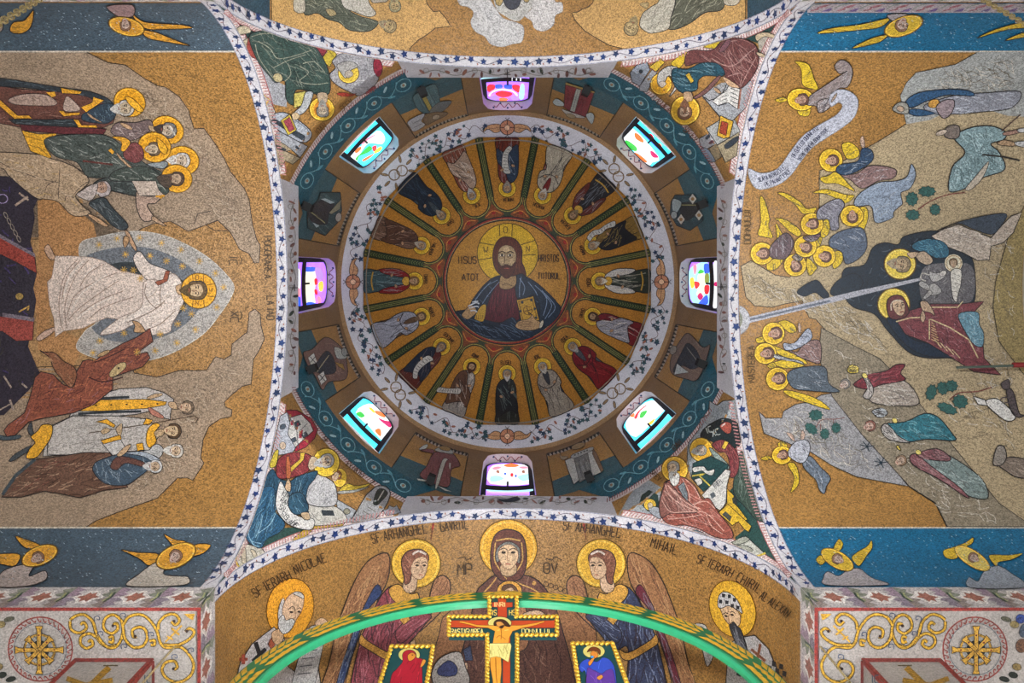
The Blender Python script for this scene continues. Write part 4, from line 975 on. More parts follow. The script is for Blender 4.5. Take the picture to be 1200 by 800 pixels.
# ---- back right: teal and maroon writer
TA = (715, 30, 140); TB = (800, 20, 140)
ground('back_right', [('2a3f3c', [(360, 120), (500, 60), (560, 20), (760, -60), (720, 20), (620, 260), (500, 420), (480, 300), (520, 180)]), ('9a9488', [(500, 110), (640, 90), (665, 110), (560, 300), (520, 290), (510, 200)]), ('8f8f90', [(120, 520), (260, 440), (480, 420), (430, 600), (330, 700), (250, 670)])], TB)
f = pfig('mosaic_buildings', 'grey mosaic houses with arched windows behind the teal and maroon writer', 'mosaic building', 1, (800, 120, 80))
f.poly('house', '8e8f92', [(200, 420), (320, 350), (400, 480), (290, 540), (210, 510)], False, 8); f.poly('window', '39404a', [(270, 410), (310, 370), (325, 400), (290, 430)], True); f.poly('window', '5a3840', [(310, 470), (350, 435), (368, 460), (330, 485)], True)
f.poly('house', '8c7d62', [(320, 530), (400, 480), (470, 630), (390, 680), (340, 600)], False, 7); f.poly('dome_roof', '7b8794', [(220, 540), (300, 540), (390, 670), (370, 690), (310, 680)], True, 7)
f.poly('house', '90918f', [(280, 300), (440, 200), (620, 200), (680, 340), (410, 490)], False, 8); f.poly('house', '8d8168', [(410, 500), (670, 340), (640, 620), (510, 700)], False, 8); f.poly('window', '2f353c', [(500, 490), (650, 390), (640, 460), (530, 540)], True, 5)
f.build()
f = pfig('mosaic_desk', 'grey slab desk with open white book and red-faced yellow casket, maroon writer', 'desk', 2, TB)
f.poly('desk_top', '8d8f92', [(130, 520), (180, 555), (260, 530), (300, 440), (480, 420), (430, 600), (340, 690), (250, 665)], False, 5); f.line('desk_top', '3c4046', 5, [(140, 530), (260, 670)])
f.poly('book', 'b9b6b0', [(318, 440), (388, 480), (372, 612), (310, 570), (240, 590), (200, 560), (300, 480)], False, 5)
for i in range(4): f.line('book', '3a3a3e', 5, [(326, 470 + i * 28), (374, 494 + i * 28)]); f.line('book', '3a3a3e', 4, [(250 + i * 6, 585 - i * 26), (300, 566 - i * 24)])
f.line('book', '8a5a48', 10, [(396, 470), (380, 610)])
f.poly('casket', 'b8922e', [(235, 790), (258, 655), (345, 695), (320, 800), (280, 810)], False, 6); f.poly('casket', '8a3a28', [(250, 770), (265, 690), (310, 705), (298, 790)], False, 4)
f.build()
f = pfig('mosaic_writer', 'mosaic writer in teal mantle and maroon robe bending upside down to a book', 'mosaic figure', 3, TB, G4)
f.tile(*TA); f.halo(508, 562, 98, 98, 0, 'c0962a'); f.tile(*TB)
f.poly('seat', 'b0982c', [(150, 190), (270, 150), (240, 200), (170, 200)], True, 4)
robe(f, 'robe', '5e3836', [(20, 270), (60, 215), (200, 215), (270, 150), (340, 130), (450, 150), (510, 210), (505, 340), (400, 470), (300, 420), (285, 360), (240, 320), (120, 300), (30, 320)], 'b59a90', '361c1e', 50, 26, 120, 5, 50)
for q in ([(280, 200), (310, 160), (370, 150)], [(380, 290), (440, 240), (500, 195)], [(200, 270), (300, 320), (380, 300), (460, 220)], [(395, 460), (440, 370), (500, 260)], [(310, 390), (400, 370), (390, 450)]): f.curve('robe', '9a8078', 4.5, q)
f.blob('sash', '6a4a50', [(250, 220), (300, 145), (330, 150), (290, 215)], 4)
robe(f, 'mantle', '244450', [(-60, 340), (40, 340), (130, 300), (230, 300), (285, 350), (270, 390), (160, 385), (110, 420), (100, 480), (0, 500), (-60, 430)], '8fa6aa', '10252e', 20, 16, 90, 5, 40)
f.poly('cuff_band', 'b0902c', [(25, 380), (50, 365), (82, 420), (62, 436)], False, 3)
f.blob('sleeve', '6c4c48', [(80, 530), (150, 480), (240, 390), (260, 400), (180, 490), (110, 535)], 4)
f.blob('hand', 'b09070', [(280, 390), (350, 430), (390, 465), (330, 460), (290, 420)], 3); f.blob('hand', 'b09070', [(215, 470), (240, 470), (265, 500), (240, 500)], 3)
f.blob('foot', 'a8977c', [(500, 110), (560, 90), (630, 110), (632, 135), (560, 120), (510, 150)], 4); f.blob('foot', 'a8977c', [(505, 225), (550, 235), (565, 260), (520, 250)], 4)
f.tile(*TA); f.blob('neck', 'a08468', [(500, 440), (550, 440), (560, 490), (510, 500)], 3); f.head(508, 560, 52, 178, '6a4a38', '6a4a36', 'ac947c')
f.text('lettering', '5a3418', 5, 'LUCA', 320, 505, 42, 38, .55); f.text('lettering', '5a3418', 5, 'SF EV', 500, 690, 40, 45, .5); f.build()
f = pfig('mosaic_companion', 'white mosaic bird-headed companion with halo and grey house, above teal writer', 'mosaic figure', 2, TA)
f.poly('house', '7d838c', [(135, 310), (180, 260), (250, 240), (270, 290), (200, 400), (150, 370)], False, 5); f.ell('window', '23272c', 208, 303, 14); f.poly('house', '8a8c90', [(200, 400), (300, 270), (320, 300), (250, 440), (200, 430)], False, 4)
f.poly('casket', 'b09432', [(262, 275), (340, 215), (370, 240), (310, 305)], False, 5); f.line('casket', '6a3830', 7, [(262, 275), (310, 305)])
f.blob('seat', 'b89a2c', [(410, 250), (450, 210), (520, 170), (500, 240), (460, 280)], 4)
f.halo(345, 385, 72, 72, 0, 'c4922a'); robe(f, 'mantle', 'a29e98', [(320, 380), (330, 310), (400, 265), (470, 290), (460, 400), (400, 470), (440, 390), (400, 330), (370, 370), (350, 400)], 'c8c4be', '6a6866', 60, 9, 70)
f.blob('face', 'a09488', [(328, 380), (360, 365), (380, 385), (350, 410)], 3); f.poly('post', '9a9692', [(280, 480), (310, 455), (320, 465), (290, 495)], False, 3)
f.build()
# ---- front left: red tunic, blue mantle, scroll on the lap, angel beside
TA = (265, 470, 140); TB = (340, 500, 140); TC = (245, 570, 140)
ground('front_left', [('2b443e', [(20, 680), (130, 480), (240, 300), (430, 280), (640, 270), (620, 330), (400, 470), (220, 590), (60, 690)])], TC)
f = pfig('mosaic_buildings', 'white mosaic house with red roof tilted behind the red-tunic writer', 'mosaic building', 1, TA)
f.poly('roof', '8e2838', [(400, 60), (470, 62), (570, 120), (610, 190), (590, 250), (530, 310), (460, 340), (430, 220)], False, 5)
f.poly('wall', '9c9fa6', [(360, 100), (405, 75), (470, 300), (440, 350), (300, 370), (330, 230)], False, 5); f.poly('wall', 'aeaca6', [(430, 110), (500, 90), (560, 150), (580, 200), (460, 310), (410, 220)], False, 5)
for p in ([(450, 145), (480, 130), (495, 160), (465, 175)], [(500, 225), (530, 205), (545, 230), (515, 250)], [(430, 255), (460, 240), (470, 268), (440, 280)]): f.poly('window', '3c4650', p, False, 3)
f.ell('window', '404a54', 376, 172, 22, 16, -40, 3); f.ell('window', 'ae9a84', 375, 300, 22, 26, 0, 3); f.line('wall', '4a4e54', 5, [(405, 80), (470, 200), (480, 320)]); f.line('wall', '4a4e54', 4, [(490, 200), (540, 150)])
f.build()
f = pfig('mosaic_desk', 'white topped yellow mosaic desk with dark slot, in front of blue-mantled writer', 'desk', 1, TB)
f.poly('stand', 'b0942e', [(10, 760), (140, 640), (370, 640), (350, 665), (150, 690), (60, 780)], False, 5); f.poly('desk_top', 'b0aca2', [(100, 515), (310, 540), (372, 640), (150, 665), (120, 640)], True, 5); f.line('desk_top', '6a6a66', 4, [(140, 575), (190, 630), (300, 640)], True); f.poly('slot', '33383c', [(205, 560), (285, 562), (297, 597), (215, 597)])
f.build()
f = pfig('mosaic_arch', 'grey stepped mosaic archway with dark doorway and round boss', 'mosaic building', 1, TB)
f.poly('ramp', '96999c', [(300, 480), (440, 560), (400, 640), (370, 640), (315, 545)], False, 5); f.ell('boss', '8a8672', 378, 568, 22, 20, 0, 4)
f.poly('arch', '8c8c8c', [(430, 590), (500, 470), (540, 430), (580, 400), (640, 405), (668, 450), (640, 530), (580, 610), (530, 640), (400, 640)], True, 6); f.poly('door', '2c332f', [(555, 510), (580, 430), (620, 420), (650, 450), (610, 500), (580, 525)], True, 4); f.line('door', 'a09c92', 8, [(570, 520), (625, 430)])
for i in range(4): f.line('arch', '5a564c', 5, [(520 - i * 34, 540 + i * 26), (570 - i * 34, 570 + i * 26)])
f.poly('battlement', '8f9298', [(620, 560), (650, 555), (660, 530), (690, 545), (710, 530), (740, 580), (640, 600)], False, 4)
f.build()
f = pfig('mosaic_writer', 'grey-bearded mosaic writer in red tunic and blue mantle, lettered scroll on lap', 'mosaic figure', 3, TA, G4)
f.halo(664, 415, 90, 95, 0, 'c8a834')
f.blob('chair_post', 'b4a03a', [(285, 430), (320, 340), (345, 335), (330, 430), (300, 450)], 4)
f.tile(*TC); f.poly('footstool', 'a8a294', [(160, 410), (240, 390), (345, 420), (400, 490), (210, 575), (175, 500)], False, 5); f.line('footstool', 'b0962c', 9, [(162, 430), (180, 530), (215, 570)])
for q in ([(210, 430), (235, 420), (240, 500), (235, 525), (210, 510)], [(270, 430), (300, 440), (325, 505), (310, 515), (285, 470)]): f.blob('foot', 'a89c86', q, 4)
f.tile(*TA)
robe(f, 'mantle', '29475a', [(300, 460), (350, 520), (420, 540), (470, 510), (600, 470), (590, 520), (540, 590), (530, 700), (540, 760), (420, 740), (340, 700), (310, 780), (230, 780), (160, 800), (230, 640), (250, 540)], '8aa6b2', '122430', 110, 22, 120, 5, 45)
f.tile(*TC); robe(f, 'mantle', '29506a', [(350, 20), (430, 20), (430, 160), (500, 250), (470, 310), (380, 360), (340, 420), (280, 400), (240, 350), (250, 260), (290, 160)], '8fb0bc', '122a38', 115, 22, 110, 5, 40)
for q in ([(250, 300), (270, 370), (340, 390)], [(260, 350), (290, 400), (330, 410)], [(350, 200), (330, 290), (300, 350)], [(440, 180), (400, 260), (320, 320)]): f.curve('mantle', '86a2ae', 5, q)
f.tile(*TA)
robe(f, 'tunic', '7a3234', [(325, 480), (340, 400), (400, 355), (500, 350), (570, 380), (560, 450), (520, 490), (420, 520), (350, 525)], 'b06a62', '451a1e', 60, 12, 70)
f.poly('clavus', 'b79c3a', [(490, 350), (520, 352), (510, 400), (430, 480), (420, 450), (485, 395)], False, 4)
f.poly('sleeve', 'a05a38', [(395, 390), (415, 385), (425, 510), (395, 520)], True, 3)
f.blob('hand', 'b49878', [(385, 580), (405, 525), (425, 560), (420, 610), (395, 605)], 4)
f.poly('scroll', 'bdbab4', [(355, 545), (330, 620), (325, 720), (370, 800), (440, 850), (560, 870), (580, 800), (480, 780), (410, 720), (410, 640), (390, 600)], True, 5)
for i, (x, y) in enumerate(((375, 620), (362, 660), (352, 705), (365, 750), (400, 785), (440, 805))): f.text('scroll', '3a3a3c', 5, ('KN', 'RAR', 'SN', 'SIS', 'LAD', 'HE')[i], x - 12, y + 20, 34, 25 + i * 6, .5)
robe(f, 'mantle_fold', '2c4c5e', [(420, 640), (490, 620), (540, 700), (530, 750), (460, 770), (420, 740), (405, 690)], '9ab2bc', '14283a', 60, 6, 60)
f.blob('hand', 'b09878', [(490, 760), (540, 755), (550, 800), (510, 800)], 4)
f.blob('neck', 'a89680', [(560, 380), (600, 390), (600, 440), (560, 470), (540, 440)], 3)
f.head(652, 412, 52, 75, '8c8c8a', '9a9a98', 'ad9a80', 0, 0)
f.text('lettering', '46301a', 5, 'SF', 630, 270, 32, 40, .5); f.tile(*TB); f.text('lettering', '46301a', 5, 'EV MATEI', 360, 270, 34, 38, .45)
f.build()
f = pfig('mosaic_angel', 'small white-robed mosaic angel with yellow wing at the blue-mantled writer shoulder', 'mosaic figure', 2, TB)
f.blob('wing', 'b8a038', [(330, 420), (380, 385), (440, 400), (540, 380), (560, 365), (500, 410), (430, 425), (340, 440)], 4); f.folds('wing', '6a5a20', 5, 60, -10, 4); f.blob('wing', '8f8f8a', [(320, 435), (430, 425), (530, 405), (440, 440), (330, 452)], 3)
f.halo(328, 345, 46, 62, 0, 'c4a238'); robe(f, 'robe', 'a9a7a6', [(170, 320), (250, 350), (300, 400), (305, 520), (200, 540), (100, 510), (90, 440)], 'c9c7c4', '6e6e70', 120, 10, 90)
f.head(304, 338, 36, 15, '7c4a34', None, 'b09a84', 0, -1); f.build()
# ---- front right: bearded author on a stool, scribe in a cave
TA = (710, 510, 140); TB = (790, 470, 140); TC = (800, 560, 140)
ground('front_right', [('28443f', [(330, 70), (470, 20), (560, 300), (660, 560), (780, 720), (560, 620), (420, 520), (350, 400), (420, 340), (300, 100)]), ('8d8f90', [(330, 0), (420, -60), (460, -60), (470, 40), (400, 0)])], TC)
ground('front_right', [('8b9092', [(80, 540), (160, 400), (260, 280), (370, 350), (360, 500), (420, 620), (640, 740), (500, 640), (160, 540)]), ('233632', [(240, 400), (290, 365), (350, 400), (360, 500), (280, 510), (225, 450)]), ('233632', [(190, 530), (280, 525), (370, 560), (345, 590), (210, 560)]), ('8f9496', [(545, 200), (545, 60), (600, -30), (680, -20), (650, 60), (580, 140), (570, 280)])], TA)
f = pfig('mosaic_cave', 'black-green mosaic cave with small haloed head among grey rocks, pendentive', 'mosaic rock', 1, TB)
f.poly('rock', '8b9193', [(90, 380), (100, 280), (170, 190), (180, 120), (235, 90), (240, 0), (290, 30), (330, 0), (410, -10), (425, 120), (300, 130), (200, 220), (150, 420), (120, 520)], False, 5); f.folds('rock', '5e666a', 10, 70, 70, 5, 40)
f.blob('cave', '1b2628', [(180, 240), (210, 180), (290, 130), (350, 115), (430, 150), (450, 240), (430, 310), (340, 300), (250, 270)], 4)
f.blob('red_vision', '8a4438', [(310, 170), (345, 140), (385, 155), (380, 210), (350, 215)], 3); f.line('red_vision', 'b4b8b4', 8, [(320, 170), (345, 150)]); f.text('inscription', 'aab0a8', 6, 'IC', 225, 220, 40, -20, .6); f.text('inscription', 'aab0a8', 6, 'XC', 262, 240, 40, -20, .6)
f.build()
f = pfig('mosaic_hermit', 'tiny haloed mosaic figure crouching in a dark hollow by the seated elder', 'mosaic figure', 2, TA)
f.halo(298, 468, 40, 38, 0, 'c8a434'); f.blob('robe', '90949a', [(290, 490), (330, 480), (370, 500), (370, 560), (330, 545), (300, 520)], 4); f.ell('face', 'b0a088', 300, 472, 18, 20, 0, 3); f.build()
f = pfig('mosaic_scribe', 'mosaic scribe with halo in maroon and green robe leaning over a white desk', 'mosaic figure', 2, TB)
f.halo(185, 328, 76, 80, 0, 'c89a2c')
robe(f, 'lower_robe', '38483e', [(400, 560), (450, 340), (500, 420), (530, 560), (620, 700), (640, 800), (560, 800), (470, 700), (420, 650)], '90988e', '182420', 80, 16, 110, 5, 35)
robe(f, 'robe', '6e3436', [(260, 290), (320, 260), (380, 290), (430, 350), (440, 430), (420, 500), (380, 510), (375, 420), (350, 350), (300, 340)], 'a06a64', '3a181c', 70, 10, 90)
f.poly('cuff_band', 'bd9f38', [(322, 315), (345, 268), (370, 278), (345, 325)], False, 3); f.blob('shawl', '7d8a84', [(240, 320), (270, 330), (370, 430), (350, 460), (280, 390)], 4)
f.head(178, 335, 40, 78, '8a8a84', '9a9a92', 'a8988a'); f.build()
f = pfig('mosaic_desk', 'white and yellow mosaic reading desk with curled scrolls before the scribe', 'desk', 3, TB)
f.poly('cave_floor', '1e3a3a', [(120, 520), (130, 420), (250, 370), (370, 430), (350, 500), (200, 610)], False, 4)
f.poly('scroll', 'b6b2aa', [(130, 450), (200, 440), (230, 470), (275, 460), (260, 500), (220, 490), (190, 470), (140, 480)], True, 4); f.poly('scroll', 'b6b2aa', [(140, 530), (180, 520), (195, 550), (165, 570), (150, 545)], True, 4)
f.line('lectern_arm', 'b09c3c', 9, [(125, 505), (215, 490), (175, 505), (245, 570)])
f.poly('desk_top', 'b0ada6', [(190, 635), (250, 570), (350, 460), (385, 470), (360, 570), (355, 680), (320, 740), (250, 700)], False, 5); f.poly('slot', '4a5054', [(245, 630), (270, 610), (285, 640), (260, 660)]); f.text('desk_top', '4a4e52', 5, 'INPI', 280, 590, 34, -35, .5)
f.poly('stand', 'b8962c', [(300, 750), (360, 690), (360, 590), (410, 640), (400, 680), (440, 720), (500, 800), (420, 820), (380, 800)], False, 5); f.poly('stand_opening', '2e3432', [(395, 655), (425, 640), (430, 700), (400, 690)]); f.poly('stand_opening', '2e3432', [(330, 760), (360, 740), (400, 790), (380, 800)])
f.tile(*TC); f.poly('stand', 'b8962c', [(245, 240), (310, 180), (470, 330), (450, 370), (420, 350), (380, 300), (340, 325)], False, 5); f.poly('stand_opening', '3a3e3a', [(270, 250), (295, 230), (335, 265), (325, 300)])
f.build()
f = pfig('mosaic_writer', 'white-bearded mosaic elder seated in rose-brown robes with folded hands', 'mosaic figure', 4, TA, G4)
f.halo(468, 235, 88, 86, 0, 'c89a30')
f.tile(*TC); f.poly('footstool', 'a3a398', [(330, 440), (430, 395), (560, 515), (450, 550), (360, 510)], False, 5); f.line('footstool', 'b8a23a', 12, [(460, 550), (565, 512)]); f.blob('foot', '8f9082', [(340, 440), (420, 400), (455, 425), (380, 455)], 4); f.blob('foot', '8f9082', [(340, 470), (420, 460), (480, 490), (440, 505), (360, 495)], 4); f.poly('bench', '5f7078', [(55, 365), (100, 355), (330, 470), (300, 480)], False, 4)
f.tile(*TA)
robe(f, 'robe', '874c40', [(370, 420), (400, 330), (460, 300), (520, 285), (600, 340), (650, 430), (700, 430), (760, 520), (850, 640), (850, 700), (740, 690), (640, 640), (540, 610), (440, 610), (380, 560), (360, 480)], 'c8a498', '4a2420', 40, 34, 120, 5, 50)
robe(f, 'mantle', '7a5148', [(380, 400), (420, 320), (500, 400), (620, 510), (560, 530), (440, 530), (380, 560), (362, 480)], 'cdb0a4', '472824', 55, 12, 110, 5, 30)
for q in ([(400, 380), (480, 450), (610, 515)], [(420, 340), (520, 440), (630, 505)], [(380, 440), (440, 520), (560, 520), (680, 530), (800, 650)], [(590, 470), (680, 450), (740, 500)], [(420, 570), (540, 560), (650, 540)], [(540, 300), (600, 360), (640, 430)], [(520, 300), (560, 380), (570, 450)], [(680, 540), (720, 620), (790, 670)], [(640, 450), (600, 480), (640, 500)]): f.curve('robe', 'bd9a8c', 5, q)
f.poly('tunic', '6c7478', [(490, 350), (530, 320), (555, 400), (555, 450), (520, 410)], False, 4); f.folds('tunic', '3e464a', 4, 60, 70, 4)
f.head(466, 235, 46, -8, '8c8a84', 'b6b4ae', 'b29c80', 0, -1); f.blob('beard', 'b2b0aa', [(436, 268), (470, 262), (500, 268), (498, 320), (470, 350), (440, 320)], 3); f.folds('beard', '7c7a76', 6, 40, 90, 3)
f.text('lettering', '46301a', 5, 'SF', 305, 260, 34, 55, .5); f.text('lettering', '46301a', 5, 'EV', 335, 300, 34, 40, .5); f.text('lettering', '46301a', 5, 'IOAN', 470, 120, 36, -45, .5)
f.build()
# ============================================================ left vault: figures raised from the rock
def vfig(name, label, cat, lvl, tile, group=None, surf='X'):
    f = Fig(name, label, cat, group, surf, lvl); f.tile(*tile) if tile else None; return f
def vground(vault, part, cols_polys, level=0, surf='X', ink=0):
    f = Fig(part, None, None, surf=surf, level=level, parent=VAULT[vault], base=.003)
    for c, p in cols_polys: f.poly(part, c, p, False, ink)
    f.build(); return f
# sky bands with a beaded divider
for nm, xa, xb, col in (('left', -200, 300, '40505c'), ('right', 885, 1400, '155a7c')):
    for ya, yb, yd in ((3.2, 60, 60), (618.5, 689.5, 618.5)):
        vground(nm, 'sky_band', [(col, [(xa, ya), (xb, ya), (xb, yb), (xa, yb)])])
        f = Fig('bead_row', None, None, surf='X', parent=VAULT[nm], kind='stuff', base=.006)
        f.line('bead_row', 'b9b2a4', 1.8, [(x, yd) for x in range(xa, xb + 1, 6)]); f.build()
        f = Fig('stars', None, None, surf='X', parent=VAULT[nm], kind='stuff', base=.006); rn = random.Random(int(ya) + xa)
        for i in range(150): x, y = rn.uniform(max(0, xa), min(1200, xb)), rn.uniform(ya + 4, yb - 5); f.line('stars', '9aaab4', .7, [(x, y), (x + rn.uniform(1, 2.2), y + rn.uniform(.3, 1.4))])
        f.build()
ROCK = '8d7a66'
vground('left', 'rock', [(ROCK, [(100, 60), (126, 73), (147, 76), (168, 91), (184, 100), (194, 102), (210, 113), (221, 129), (223.6, 139), (227.5, 151), (239, 150), (252, 168), (263, 186), (270, 201), (286.6, 221), (292, 234), (296, 263), (301, 281), (305, 287), (303.7, 307.6), (298, 308), (292, 297), (281, 292), (269.5, 271), (255, 258), (221, 271), (200, 259), (180, 262), (165, 268), (150, 280), (-220, 280), (-220, 60)])], ink=.9)
vground('left', 'rock', [(ROCK, [(-220, 440), (152, 426), (157.5, 437), (184, 442), (210, 434), (242, 434), (252.5, 418), (263, 421), (271, 416), (272, 403), (290, 389), (292, 366), (299, 362), (305, 368), (306, 381), (310, 397), (303, 412), (297, 421), (294.5, 450), (284, 452.5), (271, 463), (263, 471), (264, 477), (272, 480), (271, 488), (258, 490.6), (244.6, 500), (238, 515.5), (235.4, 536.5), (239, 543), (226, 563), (220, 560), (208, 560), (184, 584), (147, 597), (113, 610), (100, 618), (-220, 618)])], ink=.9)
vground('left', 'rock', [('9a774e', [(-60, 250), (60, 215), (100, 235), (130, 260), (150, 275), (140, 300), (110, 320), (105, 420), (140, 450), (60, 470), (-60, 470)]), ('a2764a', [(44, 235), (70, 228), (110, 262), (118, 300), (100, 312), (60, 330), (58, 380), (100, 400), (85, 432), (45, 410), (40, 330), (46, 290)])], 0)
f = Fig('rock', None, None, surf='X', parent=VAULT['left'], base=.014); rn = random.Random(3)
for poly, n in (([(110, 90), (180, 105), (215, 130), (240, 170), (285, 230), (290, 270), (240, 250), (210, 200), (150, 120)], 50), ([(150, 450), (240, 450), (290, 400), (285, 440), (230, 500), (225, 545), (160, 580), (120, 590), (200, 500)], 40)):
    f.last = poly
    f.folds('rock', 'a89884', n, 16, 40, .9, 50, .3); f.folds('rock', '6c5c4e', n, 16, 30, .7, 50, .3)
f.line('rock', '2a2422', .9, [(228, 262), (232, 250), (247, 247)]); f.line('rock', '2a2422', .9, [(241, 263), (256, 258), (268, 270), (252, 270), (241, 263)]); f.build()
# pit with broken doors and locks
f = vfig('mosaic_pit', 'dark purple mosaic pit with red broken gates, keys and bones', 'mosaic scene', 1, (0, 180, 140))
f.poly('darkness', '2a2430', [(-400, 130), (60, 150), (180, 250), (255, 300), (225, 370), (235, 430), (205, 590), (240, 700), (250, 800), (225, 900), (245, 980), (230, 1080), (190, 1290), (245, 1420), (270, 1470), (200, 1580), (30, 1750), (-400, 1800)])
f.folds('darkness', '4a3a78', 26, 60, 50, 12, 60); f.folds('darkness', '3a3428', 24, 60, 80, 10, 60)
f.poly('gate', '8e3a30', [(-300, 430), (0, 555), (235, 690), (248, 800), (120, 730), (0, 670), (-300, 560)], False, 4); f.poly('gate_edge', '6f6670', [(-300, 410), (0, 535), (235, 668), (240, 695), (0, 562), (-300, 436)]); f.folds('gate', 'b86a58', 14, 50, 40, 5, 60)
f.poly('gate', '8e4038', [(20, 1090), (230, 1120), (220, 1250), (110, 1255), (20, 1190), (-300, 1170), (-300, 1060)], False, 4); f.poly('gate_edge', '6f6670', [(20, 1065), (235, 1098), (230, 1125), (20, 1092)])
f.line('bone', 'a08c7c', 16, [(105, 345), (190, 285)]); f.line('bone', 'a08c7c', 12, [(130, 260), (195, 310)])
f.ring('lock', '9a8ab0', 20, 300, 34, 30, 6); 
for i in range(5): f.ring('chain', '9a8e80', 42 + i * 22, 410 + i * 40, 10, 22, 4, -25)
f.line('bone', '96867a', 12, [(30, 1490), (80, 1570)]); f.line('bone', '96867a', 12, [(150, 1540), (185, 1570)]); f.line('bone', '96867a', 14, [(70, 1650), (95, 1720)]); f.line('bone', '96867a', 9, [(0, 1720), (70, 1680)])
f.folds('darkness', 'b08a40', 1, 30, 0, 5); f.ell('coin', 'a08448', 135, 1000 - 45, 26, 22); f.line('lock', 'b08c48', 10, [(130, 1060), (200, 1020), (190, 1050)])
f.build()
# mandorla with stars
f = vfig('mandorla', 'pale pointed star-strewn mosaic aureole around the white-robed man', 'mosaic aureole', 1, (130, 260, 160))
f.poly('outer_glow', '9b9690', [(-180, 130), (-60, 85), (60, 60), (180, 55), (320, 80), (460, 140), (580, 215), (670, 300), (722, 375), (700, 450), (640, 540), (560, 640), (450, 720), (330, 780), (200, 815), (60, 820), (-80, 800), (-200, 740), (-150, 640), (-80, 560), (-160, 300)], True, 4, 'b8b4ac')
f.poly('middle_glow', '62666c', [(-150, 210), (-50, 165), (80, 145), (220, 150), (340, 190), (440, 245), (520, 320), (560, 400), (540, 470), (480, 560), (380, 640), (250, 690), (120, 705), (-20, 690), (-110, 620), (-60, 560), (-100, 300)], True)
f.poly('inner_glow', '2e3539', [(-70, 280), (30, 240), (130, 235), (260, 255), (380, 310), (450, 380), (450, 470), (380, 560), (280, 600), (100, 560), (0, 420)], True)
for x, y in ((38, 96), (170, 92), (298, 122), (412, 162), (522, 228), (615, 300), (662, 382), (622, 500), (500, 632), (390, 710), (262, 756), (158, 765), (90, 188), (235, 197), (330, 226), (424, 258), (82, 280), (138, 282), (180, 330), (430, 505), (478, 540), (398, 598), (295, 660), (85, 655), (-55, 700), (-95, 770), (-60, 130)):
    for k in range(4): a = k * pi / 4 + .3; f.line('stars', 'c49a44', 3.4, [(x - 21 * cos(a), y - 21 * sin(a)), (x + 21 * cos(a), y + 21 * sin(a))])
f.build()
# central figure
f = vfig('mosaic_central_figure', 'bearded man in flowing white robe with cross halo, striding inside the aureole', 'mosaic figure', 2, (0, 290, 140))
f.blob('foot', 'b09078', [(300, 10), (330, -20), (372, 60), (380, 80), (335, 75)], 4); f.blob('foot', 'b89a88', [(250, 605), (300, 560), (365, 535), (372, 555), (310, 605), (265, 625)], 4)
robe = robe
f.poly('robe', 'c6b5a9', [(375, 55), (480, 55), (620, 65), (700, 90), (800, 150), (980, 190), (1100, 235), (1130, 330), (1090, 420), (980, 460), (800, 480), (720, 470), (640, 500), (560, 540), (430, 560), (375, 600), (365, 480), (335, 380), (320, 230), (350, 200)], False, 4, '8c7466')
for q in ([(520, 80), (440, 180), (400, 350), (410, 500), (430, 550)], [(540, 85), (450, 200), (420, 340)], [(600, 80), (510, 190), (440, 380), (450, 540)], [(790, 165), (620, 240), (500, 330), (450, 470)], [(800, 220), (650, 320), (520, 420), (460, 490)], [(830, 290), (680, 350), (540, 440)], [(700, 110), (600, 170), (540, 260)], [(900, 330), (700, 400), (600, 480)]): f.curve('robe', '8a7264', 5, q)
for q in ([(560, 90), (470, 200), (430, 330)], [(720, 180), (560, 300), (480, 430)], [(640, 120), (560, 200)], [(760, 330), (620, 400), (520, 480)]): f.curve('robe', 'cfc4ba', 9, q)
f.tile(130, 260, 160)
f.blob('sleeve', 'c6b8ae', [(150, 180), (180, 175), (230, 240), (320, 275), (360, 300), (310, 350), (220, 340), (170, 290), (135, 220)], 4)
robe_pts = [(200, 350), (300, 340), (360, 300), (410, 340), (435, 440), (400, 530), (360, 600), (340, 650), (200, 660), (150, 600), (60, 640), (-60, 660), (60, 560), (180, 500)]
f.blob('mantle', 'c8bab0', robe_pts, 4, '7c685c'); f.folds('mantle', '92806f', 12, 110, -25, 4, 25); f.folds('mantle', 'd2c8be', 10, 100, -25, 6, 25)
for q in ([(210, 360), (205, 430), (260, 500), (300, 480)], [(100, 590), (250, 520), (320, 460)], [(180, 640), (290, 600), (380, 520)], [(300, 360), (290, 430), (300, 500)]): f.curve('mantle', '7d6a5c', 5, q)
f.poly('clavus', '8a4a34', [(262, 350), (310, 335), (325, 285), (350, 285), (335, 345), (280, 372)], False, 3)
f.blob('arm', 'b08c6c', [(85, 50), (110, 60), (150, 140), (150, 170), (120, 130)], 4); f.blob('hand', 'a8845f', [(75, 110), (85, 80), (110, 90), (105, 125), (85, 150)], 4)
f.blob('hand', 'a8845f', [(130, 580), (170, 590), (205, 635), (190, 650), (140, 645), (145, 610)], 4)
f.blob('neck', 'b0906c', [(385, 375), (440, 365), (450, 420), (400, 425)], 3)
f.halo(518, 403, 104, 104, 0, 'cf9420', 'dca634', 5)
for a, b in (((482, 305), (486, 350)), ((548, 308), (546, 350)), ((486, 458), (482, 500)), ((546, 458), (552, 498)), ((566, 368), (615, 362)), ((566, 432), (615, 440))): f.line('halo', '4a3210', 4, [a, b])
f.text('halo', '5a3c14', 4, 'O', 500, 336, 26, 0, .7); f.text('halo', '5a3c14', 4, 'N', 500, 488, 26, 0, .7); f.text('halo', '5a3c14', 4, 'W', 580, 412, 26, 0, .7)
f.head(498, 400, 62, 90, '5a4528', '54401f', 'b39a78', .2)
f.build()
